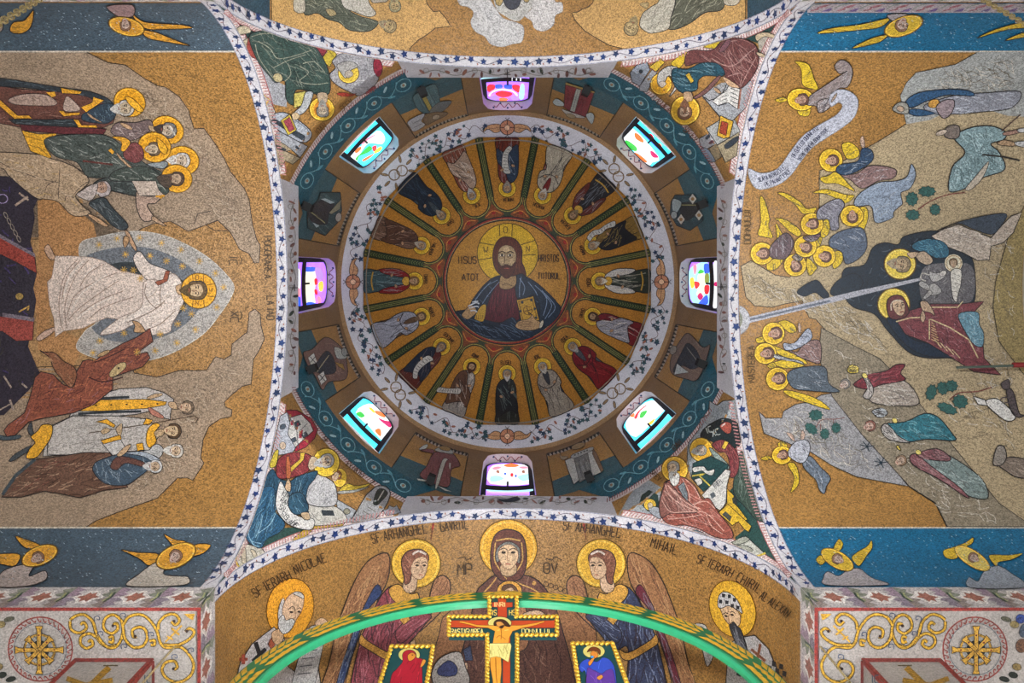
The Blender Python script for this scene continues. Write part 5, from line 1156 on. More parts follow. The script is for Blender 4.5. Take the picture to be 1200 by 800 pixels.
# lettering beside the arch
f = Fig('mosaic_lettering', 'dark mosaic lettering POGORAREA LA IAD along the arch border', 'lettering', None, 'X', 1); f.tile(200, 200, 210)
f.text('lettering', '4a3a26', 5, 'POGORAREA', 418, 292, 32, 90, .52); f.text('lettering', '4a3a26', 5, 'LA IAD', 430, 560, 32, 90, .52)
f.text('lettering', '4a3a26', 5, 'IC', 262, 382, 36, 90, .6); f.line('lettering', '4a3a26', 4, [(310, 382), (318, 398), (308, 418)], True); f.text('lettering', '4a3a26', 5, 'XC', 268, 628, 36, 90, .6); f.line('lettering', '4a3a26', 4, [(312, 628), (320, 646), (310, 665)], True)
f.build()
# elder being raised
f = vfig('mosaic_elder', 'white-haired mosaic elder in pale tunic pulled up by the wrist, above the pit', 'mosaic figure', 3, (0, 180, 140))
f.poly('tunic', 'a18a70', [(-300, -40), (-60, -20), (250, 0), (350, 30), (450, 60), (560, 120), (600, 180), (560, 230), (510, 280), (560, 350), (610, 390), (560, 415), (480, 405), (395, 320), (300, 300), (250, 295), (160, 230), (60, 140), (0, 90), (-300, 60)], True, 5)
for q in ([(0, 50), (120, 110), (300, 170), (400, 190)], [(405, 90), (400, 190), (395, 300)], [(300, 290), (320, 210), (380, 180)], [(500, 270), (540, 220), (600, 180)], [(440, 320), (450, 280), (500, 290)], [(380, 0), (480, 60), (570, 140)], [(520, 390), (600, 370)]): f.curve('tunic', '3c2f2a', 4, q)
f.folds('tunic', 'c4b098', 16, 80, 30, 7, 30); f.folds('tunic', 'b0905a', 8, 60, 20, 8, 30)
f.blob('hand', 'b08c6a', [(600, 400), (650, 420), (690, 445), (730, 480), (700, 485), (650, 455), (600, 415)], 4)
f.poly('dark_sleeve', '30383c', [(600, 330), (700, 290), (760, 360), (860, 470), (830, 510), (760, 480), (680, 400)], True, 5); f.folds('dark_sleeve', '8a8c8c', 9, 70, 50, 4)
f.head(680, 235, 60, 75, 'a59a98', 'a8a09c', 'ab8c78', 0, -1); f.blob('beard', 'a89c96', [(600, 210), (660, 200), (640, 280), (600, 310), (520, 270), (560, 240)], 4)
f.build()
# woman in red
f = vfig('mosaic_woman', 'kneeling mosaic woman wrapped in a red-brown cloak lifting covered hands', 'mosaic figure', 4, (0, 390, 140))
f.poly('cloak', '7a4434', [(30, 660), (60, 620), (170, 540), (210, 420), (240, 300), (280, 262), (360, 280), (430, 350), (500, 370), (520, 260), (560, 190), (600, 180), (640, 190), (690, 150), (830, 70), (920, 30), (1010, -30), (1030, 60), (900, 150), (990, 130), (1010, 170), (960, 230), (900, 250), (760, 300), (760, 380), (640, 480), (500, 540), (300, 575), (200, 600), (110, 690), (50, 700)], False, 6)
f.folds('cloak', 'a8684a', 30, 90, -35, 7, 40); f.folds('cloak', '4a2220', 26, 90, -35, 7, 40); f.folds('cloak', '8a6a7a', 10, 60, -35, 5, 40)
f.poly('cloak_end', '7c5038', [(275, 120), (300, 130), (370, 135), (430, 190), (500, 230), (520, 290), (480, 370), (400, 290), (360, 230), (340, 170)], True, 5); f.folds('cloak_end', 'a88468', 5, 50, 50, 5)
f.curve('cloak', '35181a', 8, [(600, 300), (680, 330), (760, 320), (830, 300)]); f.curve('cloak', '35181a', 7, [(640, 200), (740, 160), (840, 110)])
f.blob('sandal', '3f4a50', [(0, 690), (60, 700), (140, 690), (130, 715), (20, 725)], 4)
f.ell('hand', 'a88a62', 700, 140, 46, 14, -25, 4)
f.blob('face', 'b09a6e', [(740, 270), (790, 215), (840, 200), (850, 230), (800, 280), (750, 300)], 4); f.ell('face', '3a2a22', 800, 240, 8); f.build()
# company of kings and prophets
GP = 'haloed company on the upper rock'
f = vfig('mosaic_king', 'haloed mosaic king in maroon robe with navy cape and gold bands, on rock', 'mosaic figure', 2, (0, 70, 140), GP)
f.halo(870, 280, 108, 96, 25, 'c98f22', 'dba63a', 5)
f.poly('robe', '5e3c34', [(-300, 150), (0, 170), (150, 190), (420, 210), (560, 210), (700, 270), (780, 350), (760, 420), (650, 470), (450, 470), (150, 450), (-100, 400), (-300, 380)], False, 5); f.folds('robe', '96786c', 12, 110, 5, 6, 20); f.folds('robe', '38201e', 12, 110, 5, 6, 20)
f.poly('cape', '2b3238', [(-300, 100), (0, 115), (200, 145), (420, 180), (600, 205), (720, 250), (760, 295), (690, 280), (560, 235), (400, 210), (150, 180), (-300, 150)], True, 4); f.folds('cape', '5c6a70', 10, 80, 8, 5, 5)
f.poly('lap', '9a8478', [(60, 260), (150, 225), (300, 225), (380, 270), (360, 300), (200, 300), (90, 290)], True, 4); f.folds('lap', '6a5448', 8, 50, 60, 4); f.poly('lap', 'a08c80', [(430, 330), (440, 250), (470, 245), (540, 320), (500, 340)], True, 3)
for p in ([(410, 180), (550, 205), (540, 222), (420, 218)], [(310, 210), (370, 205), (380, 235), (350, 245)], [(545, 310), (620, 280), (630, 240), (700, 265), (580, 345)], [(395, 335), (430, 335), (440, 350), (540, 345), (535, 362), (430, 372)], [(-40, 230), (0, 255), (120, 365), (200, 365), (220, 385), (100, 388), (0, 300), (-40, 280)]): f.poly('gold_band', 'c9922c', p, False, 3)
f.poly('chest', '2c3a46', [(590, 340), (680, 290), (760, 290), (780, 360), (740, 410), (680, 420), (560, 400), (555, 360)], True, 4); f.folds('chest', '72848e', 10, 50, 60, 4, 40)
f.poly('skirt', '2b3338', [(60, 390), (300, 392), (500, 390), (530, 440), (300, 445), (100, 420)], False, 4); f.folds('skirt', '6c7478', 8, 80, 0, 5, 6); f.poly('gold_band', 'c9922c', [(495, 390), (530, 395), (550, 430), (650, 430), (655, 447), (530, 445)], False, 3)
f.poly('underskirt', '56282c', [(140, 425), (720, 455), (700, 490), (420, 490), (150, 465)], False, 4); f.blob('hand', 'a88868', [(590, 345), (640, 380), (690, 412), (650, 400), (600, 370)], 3)
f.tile(110, 90, 140); f.head(205, 200, 62, 85, 'a8a29a', 'aca8a2', 'a89880', 0); f.poly('crown', 'cf9a2c', [(215, 120), (265, 135), (330, 200), (330, 225), (290, 215), (235, 165)], True, 4); f.blob('hand', 'a88868', [(190, 295), (250, 320), (262, 345), (220, 335), (185, 310)], 3); f.build()
f = vfig('mosaic_prophet', 'haloed dark-haired mosaic man with headband between the two crowned kings', 'mosaic figure', 3, (110, 90, 140), GP)
f.halo(495, 350, 112, 92, 25, 'c98f22', 'dba63a', 5); f.poly('robe', '6a5a58', [(160, 300), (280, 300), (370, 280), (400, 320), (360, 370), (250, 420), (120, 370)], True, 5); f.folds('robe', 'b4a8a4', 8, 70, 30, 5, 30)
f.blob('neck', 'a89070', [(370, 320), (410, 330), (415, 360), (380, 350)], 3); f.head(490, 350, 60, 100, '6c6a68', '3a3230', 'b0a08c'); f.line('headband', 'b8b2aa', 10, [(510, 320), (550, 385)]); f.build()
f = vfig('mosaic_king', 'crowned young mosaic king in dark green cloak and maroon breast, on rock', 'mosaic figure', 4, (110, 90, 140), GP)
f.halo(410, 465, 112, 100, 20, 'c98f22', 'dba63a', 5)
f.tile(0, 70, 140); f.poly('wing_hem', 'c9962e', [(150, 465), (260, 490), (385, 485), (380, 500), (300, 530), (310, 580), (350, 640), (340, 655), (210, 605)], False, 4)
for q in ([(165, 500), (290, 535)], [(190, 560), (320, 600)], [(260, 575), (345, 650)]): f.line('wing_hem', '6a4a18', 4, q)
f.poly('robe', '454c48', [(300, 540), (390, 500), (650, 490), (760, 520), (860, 600), (980, 690), (1100, 760), (1000, 800), (800, 780), (600, 780), (520, 680), (380, 640)], True, 5); f.folds('robe', 'a5a69e', 24, 80, 15, 6, 30); f.folds('robe', '1e2624', 24, 80, 15, 6, 30)
f.line('robe', '5c2a24', 12, [(560, 670), (760, 695)])
f.tile(110, 90, 140); f.poly('breast', '6a3a3a', [(205, 490), (270, 430), (330, 470), (335, 540), (280, 570), (215, 540)], True, 4); f.folds('breast', '9a6a64', 5, 50, 60, 4); f.poly('gold_band', 'c9922c', [(130, 395), (200, 395), (250, 430), (210, 490), (185, 480), (190, 430)], True, 3); f.poly('gold_band', 'c9922c', [(100, 485), (120, 470), (145, 495), (130, 512)], False, 3)
f.blob('hand', 'a88868', [(160, 500), (200, 540), (260, 600), (230, 590), (170, 530)], 3); f.head(395, 475, 52, 88, '5e5040', None, 'b0a088', 0); f.poly('crown', 'cf9a2c', [(430, 400), (480, 440), (500, 480), (480, 510), (440, 470)], True, 4); f.build()
f = vfig('mosaic_prophet', 'white-haired haloed mosaic elder tucked behind the crowned young king', 'mosaic figure', 3, (110, 90, 140), GP)
f.halo(600, 555, 110, 95, 20, 'c98f22', 'dba63a', 5); f.blob('robe', '7c8284', [(360, 580), (460, 560), (500, 575), (470, 610), (400, 600)], 4); f.head(580, 555, 60, 92, 'b4b0ac', 'bab6b0', 'b0a08c'); f.build()
f = vfig('mosaic_prophet', 'shaggy dark-haired haloed mosaic man beside a pale reaching sleeve', 'mosaic figure', 5, (110, 90, 140), GP)
f.halo(560, 675, 104, 94, 20, 'c98f22', 'dba63a', 5); f.poly('robe', '3c443f', [(150, 620), (330, 590), (440, 640), (500, 720), (490, 780), (330, 790), (300, 700), (120, 690)], True, 5); f.folds('robe', 'a8a8a0', 14, 70, 20, 5, 30)
f.poly('sleeve', 'b0a092', [(260, 690), (420, 690), (440, 750), (480, 790), (310, 790)], False, 4); f.line('cuff', 'c08a2c', 14, [(420, 796), (480, 790)]); f.blob('beard', '4a3e36', [(430, 660), (510, 650), (540, 700), (500, 740), (450, 710)], 4); f.head(550, 675, 54, 95, '4a3a30', '4a3e34', 'a89078'); f.build()
f = vfig('mosaic_pleader', 'pale-sleeved mosaic arm reaching out to the aureole from the dark robe', 'mosaic figure', 4, (0, 200, 210))
f.poly('robe', '39403f', [(420, 60), (520, 20), (720, 40), (740, 70), (640, 110), (560, 100)], True, 5); f.folds('robe', '8c908c', 8, 50, 15, 4); f.poly('sleeve', 'a08878', [(630, 60), (740, 80), (700, 140), (660, 150), (690, 210), (640, 220), (610, 140)], True, 4); f.line('cuff', 'c08a2c', 9, [(705, 105), (725, 120)]); f.blob('hand', 'a88c70', [(690, 200), (730, 230), (745, 245), (715, 235), (680, 215)], 3); f.build()
# lower group
GB = 'company on the lower rock'
f = vfig('mosaic_youth', 'mosaic man in white robe with a broad gold strip bordered navy', 'mosaic figure', 2, (80, 430, 160), GB)
f.poly('robe', 'a39d98', [(60, 250), (230, 150), (300, 130), (460, 120), (560, 150), (620, 190), (600, 280), (600, 310), (560, 300), (480, 260), (400, 280), (150, 300), (0, 310), (20, 270)], False, 5)
f.poly('stole', 'c9942c', [(50, 260), (140, 195), (450, 190), (580, 205), (570, 225), (460, 245), (200, 260)], False, 4); f.line('stole', '2b3034', 15, [(140, 188), (360, 178)]); f.line('stole', '2b3034', 15, [(60, 276), (240, 266), (430, 262)])
for i in range(5): f.ell('stole', '3a2a14', 165 + i * 90, 226 - i * 2, 7, 5)
f.blob('hand', 'a88c6c', [(465, 180), (510, 160), (552, 158), (545, 172), (480, 190)], 3); f.blob('forearm', 'a06a5a', [(470, 240), (500, 250), (560, 290), (550, 305), (490, 280)], 3); f.blob('neck', 'a88c6c', [(590, 210), (630, 210), (640, 250), (600, 240)], 3); f.head(690, 240, 44, 95, '6a5a4a', None, 'ae947a'); f.build()
f = vfig('mosaic_shepherd', 'mosaic youth in long pale tunic with gold collar, cuffs and hem, holding a crook', 'mosaic figure', 3, (80, 430, 160), GB)
f.tile(0, 450, 140); f.blob('boot', '3d4246', [(65, 515), (110, 470), (200, 420), (250, 420), (240, 440), (170, 470), (90, 520)], 4); f.blob('boot', '3d4246', [(190, 300), (215, 260), (230, 330), (290, 335), (280, 355), (210, 350)], 4)
f.poly('tunic', 'a49e98', [(330, 290), (500, 210), (800, 220), (860, 480), (560, 470), (290, 490)], False, 4); f.tile(80, 430, 160)
f.poly('tunic', 'a49e98', [(-110, 360), (30, 290), (300, 290), (480, 310), (540, 400), (480, 490), (350, 500), (250, 520), (-120, 520)], False, 5); f.folds('tunic', '7c766e', 10, 160, -2, 4, 5)
for p in ([(165, 325), (230, 308), (280, 345), (270, 360), (220, 335)], [(195, 435), (310, 400), (315, 428), (210, 458)], [(442, 340), (460, 305), (498, 315), (478, 345)], [(402, 455), (440, 450), (448, 490), (408, 498)]): f.poly('gold_cuff', 'c9942c', p, False, 4)
f.blob('collar', 'c9942c', [(460, 440), (470, 370), (510, 335), (540, 345), (510, 390), (520, 440), (480, 478)], 4)
f.poly('sleeve', 'aaa6a2', [(205, 458), (310, 430), (340, 480), (270, 530)], False, 4); f.line('crook', '4a3a2c', 5, [(125, 392), (300, 365), (500, 335), (740, 290), (765, 305), (750, 330), (720, 335)])
f.blob('hand', 'a89070', [(195, 380), (230, 360), (250, 380), (210, 400)], 3); f.blob('hand', 'a89070', [(285, 365), (320, 335), (315, 400), (295, 400)], 3); f.blob('neck', 'a89070', [(510, 385), (560, 370), (560, 405), (520, 415)], 3); f.head(610, 380, 50, 95, '4c3a28', None, 'b09878')
f.tile(0, 450, 140); f.poly('gold_hem', 'c9942c', [(290, 280), (355, 285), (350, 360), (300, 440), (250, 500), (185, 505), (200, 450), (240, 400), (215, 360), (260, 320)], True, 5); f.build()
f = vfig('mosaic_elder', 'white-bearded mosaic head peering between shepherd youth and brown-robed elder', 'mosaic figure', 3, (80, 430, 160), GB)
f.blob('robe', '9a9a98', [(440, 500), (520, 455), (560, 490), (530, 540), (470, 520)], 4); f.head(625, 495, 46, 92, 'aaa59c', 'b0aca4', 'b09a80'); f.build()
f = vfig('mosaic_elder', 'mosaic elder in brown robe with blue-grey mantle looped round the arm', 'mosaic figure', 4, (0, 450, 140), GB)
f.poly('robe', '5f4538', [(15, 765), (60, 690), (150, 590), (250, 510), (400, 490), (560, 465), (740, 465), (800, 560), (860, 700), (700, 720), (540, 770), (420, 745), (300, 725), (150, 765)], False, 6); f.folds('robe', 'a58c74', 26, 100, -20, 7, 30); f.folds('robe', '38241c', 22, 100, -20, 7, 30); f.folds('robe', '6c3a34', 8, 80, -20, 8)
f.line('hem', '3a464c', 22, [(20, 750), (110, 620), (240, 510)])
f.tile(80, 430, 160); f.poly('mantle', '3a4a58', [(150, 620), (160, 570), (220, 540), (330, 510), (440, 510), (530, 540), (480, 600), (420, 650), (340, 700), (220, 690)], True, 5); f.folds('mantle', '9aa6ac', 20, 60, 60, 4, 40)
f.blob('arm', '5a3c34', [(250, 590), (300, 530), (440, 560), (440, 590), (340, 570), (290, 610)], 4); f.blob('hand', 'a88c6c', [(290, 520), (340, 470), (372, 460), (350, 500), (310, 530)], 3); f.blob('shawl', '8a929a', [(340, 510), (450, 505), (540, 550), (500, 560), (440, 530)], 3); f.head(505, 590, 44, 92, 'a8a8a6', 'aaa8a4', 'ad967c'); f.build()
# angels in the sky bands
def band_angel(label, tile, ops, grp='half-figure angels in the blue sky bands', surf='X'):
    f = vfig('mosaic_angel', label, 'mosaic figure', 2, tile, grp, surf)
    for kind, part, col, *a in ops:
        if kind == 'b': f.blob(part, col, a[0], 4); 
        elif kind == 'h': f.halo(*a[0], col, 'd8b048', 5)
        elif kind == 'd': f.head(*a[0], '7a5a48', None, 'a8948a')
        if part == 'wing': f.folds(part, '6a5020', 4, 40, a[1] if len(a) > 1 else 10, 4)
    f.build()
OR = 'c08a2e'
band_angel('inverted golden mosaic angel with long swept wings on the slate sky band', (0, 0, 210), [('b', 'wing', OR, [(590, 55), (640, 90), (720, 100), (810, 105), (860, 120), (760, 125), (660, 125), (610, 90)]), ('b', 'wing', OR, [(640, 130), (700, 140), (800, 180), (850, 200), (760, 185), (660, 165)]), ('b', 'robe', '8a7070', [(480, 20), (590, 15), (595, 65), (540, 70), (500, 50)]), ('h', 'halo', OR, (565, 112, 82, 40, 15)), ('d', 'head', '', (560, 100, 28, 170))])
band_angel('flame-shaped golden mosaic wing beside a pale chain on the slate sky band', (0, 0, 210), [('b', 'wing', OR, [(45, 130), (60, 95), (110, 85), (150, 40), (140, 110), (110, 140), (70, 145)]), ('b', 'robe', '8a7a70', [(-40, 90), (10, 70), (10, 130), (-40, 140)])])
band_angel('golden haloed mosaic angel with covered hands, slate sky band near the wheel roundel', (0, 590, 210), [('b', 'wing', OR, [(-120, 230), (0, 228), (80, 228), (90, 250), (60, 285), (-20, 270), (-120, 270)]), ('b', 'wing', OR, [(70, 150), (120, 165), (180, 190), (160, 205), (110, 200)]), ('b', 'robe', 'a0948e', [(-10, 375), (10, 310), (90, 280), (150, 280), (130, 330), (200, 305), (205, 345), (120, 375)]), ('h', 'halo', OR, (178, 238, 85, 42, -22)), ('d', 'head', '', (165, 250, 30, 60))])
band_angel('golden haloed mosaic angel with three spread wings, slate sky band by arch corner', (100, 590, 210), [('b', 'wing', OR, [(160, 210), (230, 222), (310, 225), (335, 240), (320, 270), (280, 280), (240, 250)]), ('b', 'wing', OR, [(350, 140), (400, 165), (450, 175), (440, 215), (400, 200)]), ('b', 'wing', OR, [(500, 185), (560, 190), (530, 225), (480, 240), (470, 215)]), ('b', 'robe', 'aaa296', [(190, 375), (240, 320), (310, 270), (370, 260), (350, 320), (420, 330), (460, 335), (440, 370)]), ('h', 'halo', OR, (405, 240, 95, 50, -25)), ('d', 'head', '', (400, 245, 32, 40))])
# ============================================================ right vault: birth in the cave
TAN = '9a8a6e'; GREY = '878688'
vground('right', 'rock', [(TAN, [(1147, 60), (1120, 75), (1073, 85), (1062, 97), (1055, 112), (1062, 145), (1030, 165), (985, 190), (960, 200), (960, 290), (940, 310), (925, 325), (908, 322), (880, 305), (868, 312), (871, 330), (874, 348), (884, 358), (904, 360), (920, 356), (940, 352), (948, 372), (956, 374), (972, 392), (962, 425), (968, 440), (1010, 510), (1066, 571), (1096, 590), (1110, 618), (1420, 618), (1420, 60)])], ink=.9)
vground('right', 'rock', [(GREY, [(889, 482), (897, 490), (916, 490), (918, 482), (932, 474), (948, 471), (962, 463), (978, 460), (990, 470), (996, 482), (1010, 500), (1040, 540), (1064, 570), (1035, 565), (1004, 559), (975, 546), (950, 530), (925, 520), (895, 508)])], 1, ink=.9)
vground('right', 'rock', [('7e7463', [(962, 384), (1000, 405), (1030, 420), (1060, 450), (1090, 490), (1130, 540), (1170, 590), (1210, 618), (1110, 618), (1096, 590), (1066, 571), (1010, 510), (975, 465), (962, 430), (960, 405)]), ('8a7a52', [(1200, 240), (1180, 280), (1166, 330), (1163, 360), (1170, 400), (1200, 440), (1420, 440), (1420, 240)])], 2, ink=.8)
vground('right', 'rock', [('8f918f', [(1147, 60), (1120, 75), (1073, 85), (1062, 97), (1055, 112), (1062, 145), (1090, 140), (1130, 120), (1180, 135), (1420, 150), (1420, 60)])], 1)
f = Fig('rock', None, None, surf='X', parent=VAULT['right'], base=.0185); 
for poly, n in (([(1100, 80), (1190, 65), (1190, 130), (1070, 140), (1075, 100)], 40), ([(870, 310), (900, 330), (940, 340), (1000, 360), (1060, 430), (1000, 400), (930, 355), (880, 350)], 40), ([(970, 400), (1030, 440), (1100, 540), (1180, 615), (1110, 615), (1010, 490)], 50), ([(900, 490), (960, 475), (1000, 520), (1050, 560), (980, 545), (910, 510)], 30), ([(1140, 270), (1190, 240), (1190, 560), (1100, 480), (1160, 400)], 40)):
    f.last = poly; f.folds('rock', 'b4ada2', n, 16, 40, .9, 50, .3); f.folds('rock', '665c4c', n, 16, 30, .7, 50, .3)
f.build()
def angel(label, T, halo, head, robe_c, robe_p, wings, grp='angels flying round the cave', extra=None, fold=40, lvl=3):
    f = vfig('mosaic_angel', label, 'mosaic figure', lvl, T, grp)
    for w in wings: f.blob('wing', 'bea22e', w, 4); f.folds('wing', '7c6a1e', 5, 50, fold, 4, 40); f.folds('wing', '44464a', 2, 40, fold, 6, 30)
    f.halo(*halo, col='c4a02a', rim='dcc052'); 
    for c, p in zip(robe_c, robe_p):
        f.blob('robe', c, p, 5); f.folds('robe', 'b4b6ba', 7, 60, fold, 4, 35); f.folds('robe', '2a2c34', 6, 60, fold, 4, 35)
    f.head(*head, '5a4038', None, 'a08272')
    if extra: extra(f)
    f.build()
TA = (870, 60, 140)
def scr(f):
    S1 = [(580, 290), (640, 245), (720, 260), (770, 320), (750, 420), (680, 490), (560, 570), (460, 640), (380, 740), (330, 810), (250, 880), (120, 920), (60, 880), (35, 780), (120, 810), (230, 780), (320, 660), (400, 560), (500, 490), (620, 420), (665, 360), (640, 330), (590, 360)]
    f.poly('scroll', 'a0a2ac', S1, True, 4, '74767e')
    f.text('lettering', '34384a', 5, 'PE PAMANT PACE', 152, 902, 30, -32, .38, -30); f.text('lettering', '34384a', 5, 'INTRE OAMENI BUNAVOIRE', 384, 728, 28, -47, .36, 14)
    f.text('lettering', '34384a', 5, 'SLAVA INTRU CELE', 104, 868, 28, -28, .36, -34); f.text('lettering', '34384a', 5, 'DE SUS LUI DUMNEZEU', 346, 704, 28, -50, .38, 20)
    f.blob('hand', 'a08a78', [(600, 300), (630, 265), (620, 300), (590, 330)], 3)
angel('mosaic angel in grey gown flying with a long lettered scroll under gold sky', TA, (388, 315, 92, 76, 10), (390, 315, 46, 80), ['7d7270', '857a78'], [[(440, 300), (520, 240), (640, 160), (700, 120), (650, 140), (615, 90), (660, 45), (720, 80), (735, 150), (700, 230), (640, 240), (590, 310), (580, 370), (510, 405), (490, 360), (430, 350)], [(500, 330), (570, 310), (580, 370), (510, 402)]],
      [[(390, 110), (350, 60), (440, 80), (480, 180), (505, 245), (460, 245), (400, 215)], [(370, 380), (450, 370), (440, 425), (380, 420)], [(215, 318), (270, 300), (300, 320), (250, 335)]], extra=scr, fold=-45)
TB = (870, 190, 140); TD = (950, 150, 140)
angel('mosaic angel in blue blouse and rose skirt raising one hand beside the rock', TD, (132, 210, 80, 78, 0), (135, 212, 44, 80), ['7a6260', '2c4058'], [[(200, 310), (300, 300), (400, 245), (560, 270), (550, 330), (450, 350), (340, 400), (260, 340)], [(170, 290), (190, 240), (310, 215), (340, 130), (400, 140), (415, 200), (350, 260), (240, 310)]],
      [[(205, 110), (260, 90), (320, 140), (310, 190), (240, 200)], [(60, 330), (120, 310), (170, 290), (250, 370), (290, 420), (180, 370), (90, 365)]], extra=lambda f: f.blob('hand', 'a89080', [(325, 70), (345, 45), (358, 100), (350, 125), (335, 115)], 3), fold=-20)
angel('mosaic angel in ice-blue gown bowing low towards the cave', TD, (272, 585, 78, 72, 0), (275, 585, 42, 175), ['7c8898'], [[(290, 480), (340, 420), (450, 360), (560, 350), (640, 320), (670, 235), (700, 310), (660, 400), (600, 430), (610, 500), (580, 530), (550, 560), (540, 600), (430, 630), (400, 520), (300, 520)]],
      [[(10, 430), (100, 405), (220, 440), (290, 450), (230, 500), (150, 460), (80, 435)], [(320, 540), (370, 530), (380, 600), (350, 680), (315, 670)]], fold=-30)
angel('mosaic angel in lilac-grey mantle nestled between scroll bearer and bowing angel', TB, (462, 412, 76, 76, 0), (460, 410, 42, 80), ['74727c'], [[(500, 320), (560, 270), (640, 240), (680, 280), (640, 360), (640, 440), (590, 450), (570, 380), (500, 380)]], [[(235, 205), (290, 205), (380, 260), (430, 310), (490, 300), (470, 340), (400, 340), (340, 270)], [(540, 390), (585, 390), (570, 480), (520, 500)]], fold=30)
angel('mosaic angel in dark blouse with two raised gold-grey wings beside the lettering DOMNULUI', TB, (128, 610, 78, 76, 0), (130, 610, 44, 85), ['5c4c50'], [[(170, 600), (210, 530), (290, 470), (340, 540), (290, 640), (200, 640)]], [[(115, 230), (150, 260), (180, 380), (170, 420), (200, 500), (150, 500), (100, 480), (120, 400)], [(220, 410), (260, 470), (310, 560), (300, 600), (270, 625), (240, 580)], [(170, 660), (270, 640), (230, 710), (165, 720)]], fold=70)
angel('mosaic angel half hidden with halo at the middle of the flock', TB, (418, 562, 76, 74, 0), (415, 565, 42, 110), ['6a5258'], [[(400, 500), (450, 490), (520, 480), (490, 520), (440, 530)]], [[(215, 375), (280, 380), (360, 430), (390, 470), (370, 495), (310, 460), (250, 400)], [(480, 500), (530, 500), (510, 570), (490, 560)]], fold=40)
angel('mosaic angel with brown hair nearest the rock ledge', TB, (350, 688, 76, 76, 0), (352, 690, 42, 150), ['7c6a5c'], [[(330, 630), (370, 610), (400, 640), (380, 660), (345, 650)]], [[(430, 640), (480, 680), (495, 710), (450, 760), (430, 720)]], fold=60)
angel('mosaic angel in slate-blue robe at the mouth of the cave', TB, (545, 628, 76, 74, 0), (545, 630, 42, 100), ['4e5868'], [[(590, 500), (680, 450), (800, 440), (830, 560), (780, 640), (690, 680), (660, 600), (580, 560)]], [[(610, 600), (660, 600), (668, 660), (620, 712), (600, 690)]], fold=30)
TE = (860, 320, 140)
angel('mosaic angel in white blouse and rose skirt lifting both hands below the star ray', TE, (262, 405, 76, 76, 0), (268, 405, 46, 75), ['78605c', '8d93a0'], [[(350, 510), (420, 530), (470, 470), (570, 455), (575, 600), (500, 590), (420, 555)], [(330, 470), (400, 470), (490, 370), (520, 430), (470, 480), (400, 515), (340, 515)]], [[(295, 330), (340, 315), (400, 345), (415, 390), (370, 400), (320, 360)], [(250, 480), (340, 520), (440, 560), (490, 610), (400, 590), (290, 540)]], 'angels below the star ray', lambda f: f.blob('hand', 'a89080', [(425, 380), (430, 330), (445, 360), (440, 400)], 3), 20)
angel('mosaic angel with outstretched white sleeve between the two lower angels', TE, (208, 540, 76, 72, 0), (215, 540, 46, 80), ['9a9a9c'], [[(250, 540), (320, 560), (440, 590), (460, 610), (380, 590), (280, 575)]], [[(145, 440), (200, 425), (230, 450), (160, 470)], [(260, 600), (370, 580), (470, 620), (360, 640), (280, 620)]], 'angels below the star ray', None, 20)
angel('mosaic angel in grey-green mantle leaning along the hill edge', TE, (288, 712, 78, 78, 0), (290, 710, 46, 80), ['4c5660'], [[(350, 690), (420, 640), (600, 630), (630, 740), (700, 800), (480, 790), (390, 770)]], [[(220, 620), (260, 600), (280, 630), (240, 640)], [(330, 790), (420, 800), (560, 850), (640, 920), (480, 870), (370, 830)]], 'angels below the star ray', None, 20, 4)
TG = (870, 440, 140)
angel('mosaic angel with blue-grey trailing gown flying alone under the grey hill', TG, (262, 540, 68, 62, 0), (262, 540, 38, 75), ['5c6672', '9a9ca4'], [[(400, 590), (450, 545), (520, 620), (585, 690), (560, 750), (545, 800), (510, 770), (490, 710), (420, 640)], [(300, 520), (350, 450), (430, 440), (450, 500), (420, 580), (370, 590), (310, 550)]], [[(300, 600), (340, 590), (370, 640), (375, 730), (320, 790), (345, 690)], [(235, 460), (270, 445), (300, 480), (250, 490)], [(120, 560), (160, 545), (200, 560), (150, 575)]], 'angels flying round the cave', lambda f: (f.blob('hand', 'a89080', [(385, 430), (395, 375), (415, 400), (405, 435)], 3), f.blob('hand', 'a89080', [(290, 390), (330, 400), (345, 440), (330, 440)], 3)), 60)
# star and ray
f = vfig('mosaic_star', 'pale half-disc star at the arch border sending a grey ray to the cave', 'mosaic star', 4, TE)
f.poly('disc', 'a2a2a6', ellipse(5, 315, 98, 102, 0, 40), False, 4, '84868c'); f.ell('disc_core', '75786c', 12, 312, 44, 60)
f.poly('ray', '9a9aa2', [(95, 295), (800, 122), (1240, 30), (1245, 48), (810, 158), (100, 335)], False, 0); f.line('ray', '5e6470', 14, [(105, 312), (640, 185)]); f.build()
# cave, mother, child, bearded man
TF = (1000, 260, 160)
f = vfig('mosaic_cave', 'dark blue mosaic cave mouth behind the lying mother and child', 'mosaic rock', 3, TF)
f.blob('cave', '232c36', [(-60, 280), (60, 250), (110, 150), (180, 120), (260, 130), (300, 80), (480, 50), (560, 110), (640, 180), (700, 240), (700, 480), (560, 520), (400, 560), (480, 700), (600, 780), (470, 800), (330, 770), (200, 640), (120, 540), (0, 500), (-60, 420)], 5)
f.folds('cave', '5c646e', 30, 50, 60, 6, 80)
f.poly('straw', '5e5c60', [(400, 280), (520, 240), (690, 260), (690, 460), (540, 490), (400, 460)], True); f.folds('straw', '9a9894', 20, 40, 70, 5, 80); f.folds('straw', '35343a', 20, 40, 70, 5, 80)
f.tile(860, 320, 140); f.blob('cave', '232c36', [(420, 120), (540, 45), (600, 100), (635, 150), (600, 170), (540, 130), (470, 155)], 4); f.blob('cave', '232c36', [(640, 130), (690, 50), (800, 0), (860, 60), (800, 150), (700, 160)], 4); f.build()
f = vfig('mosaic_mother', 'mosaic mother in maroon veil and robe reclining on a dark mattress', 'mosaic figure', 4, TF)
f.halo(232, 482, 94, 94, 0, 'c8b04a', 'dccb74')
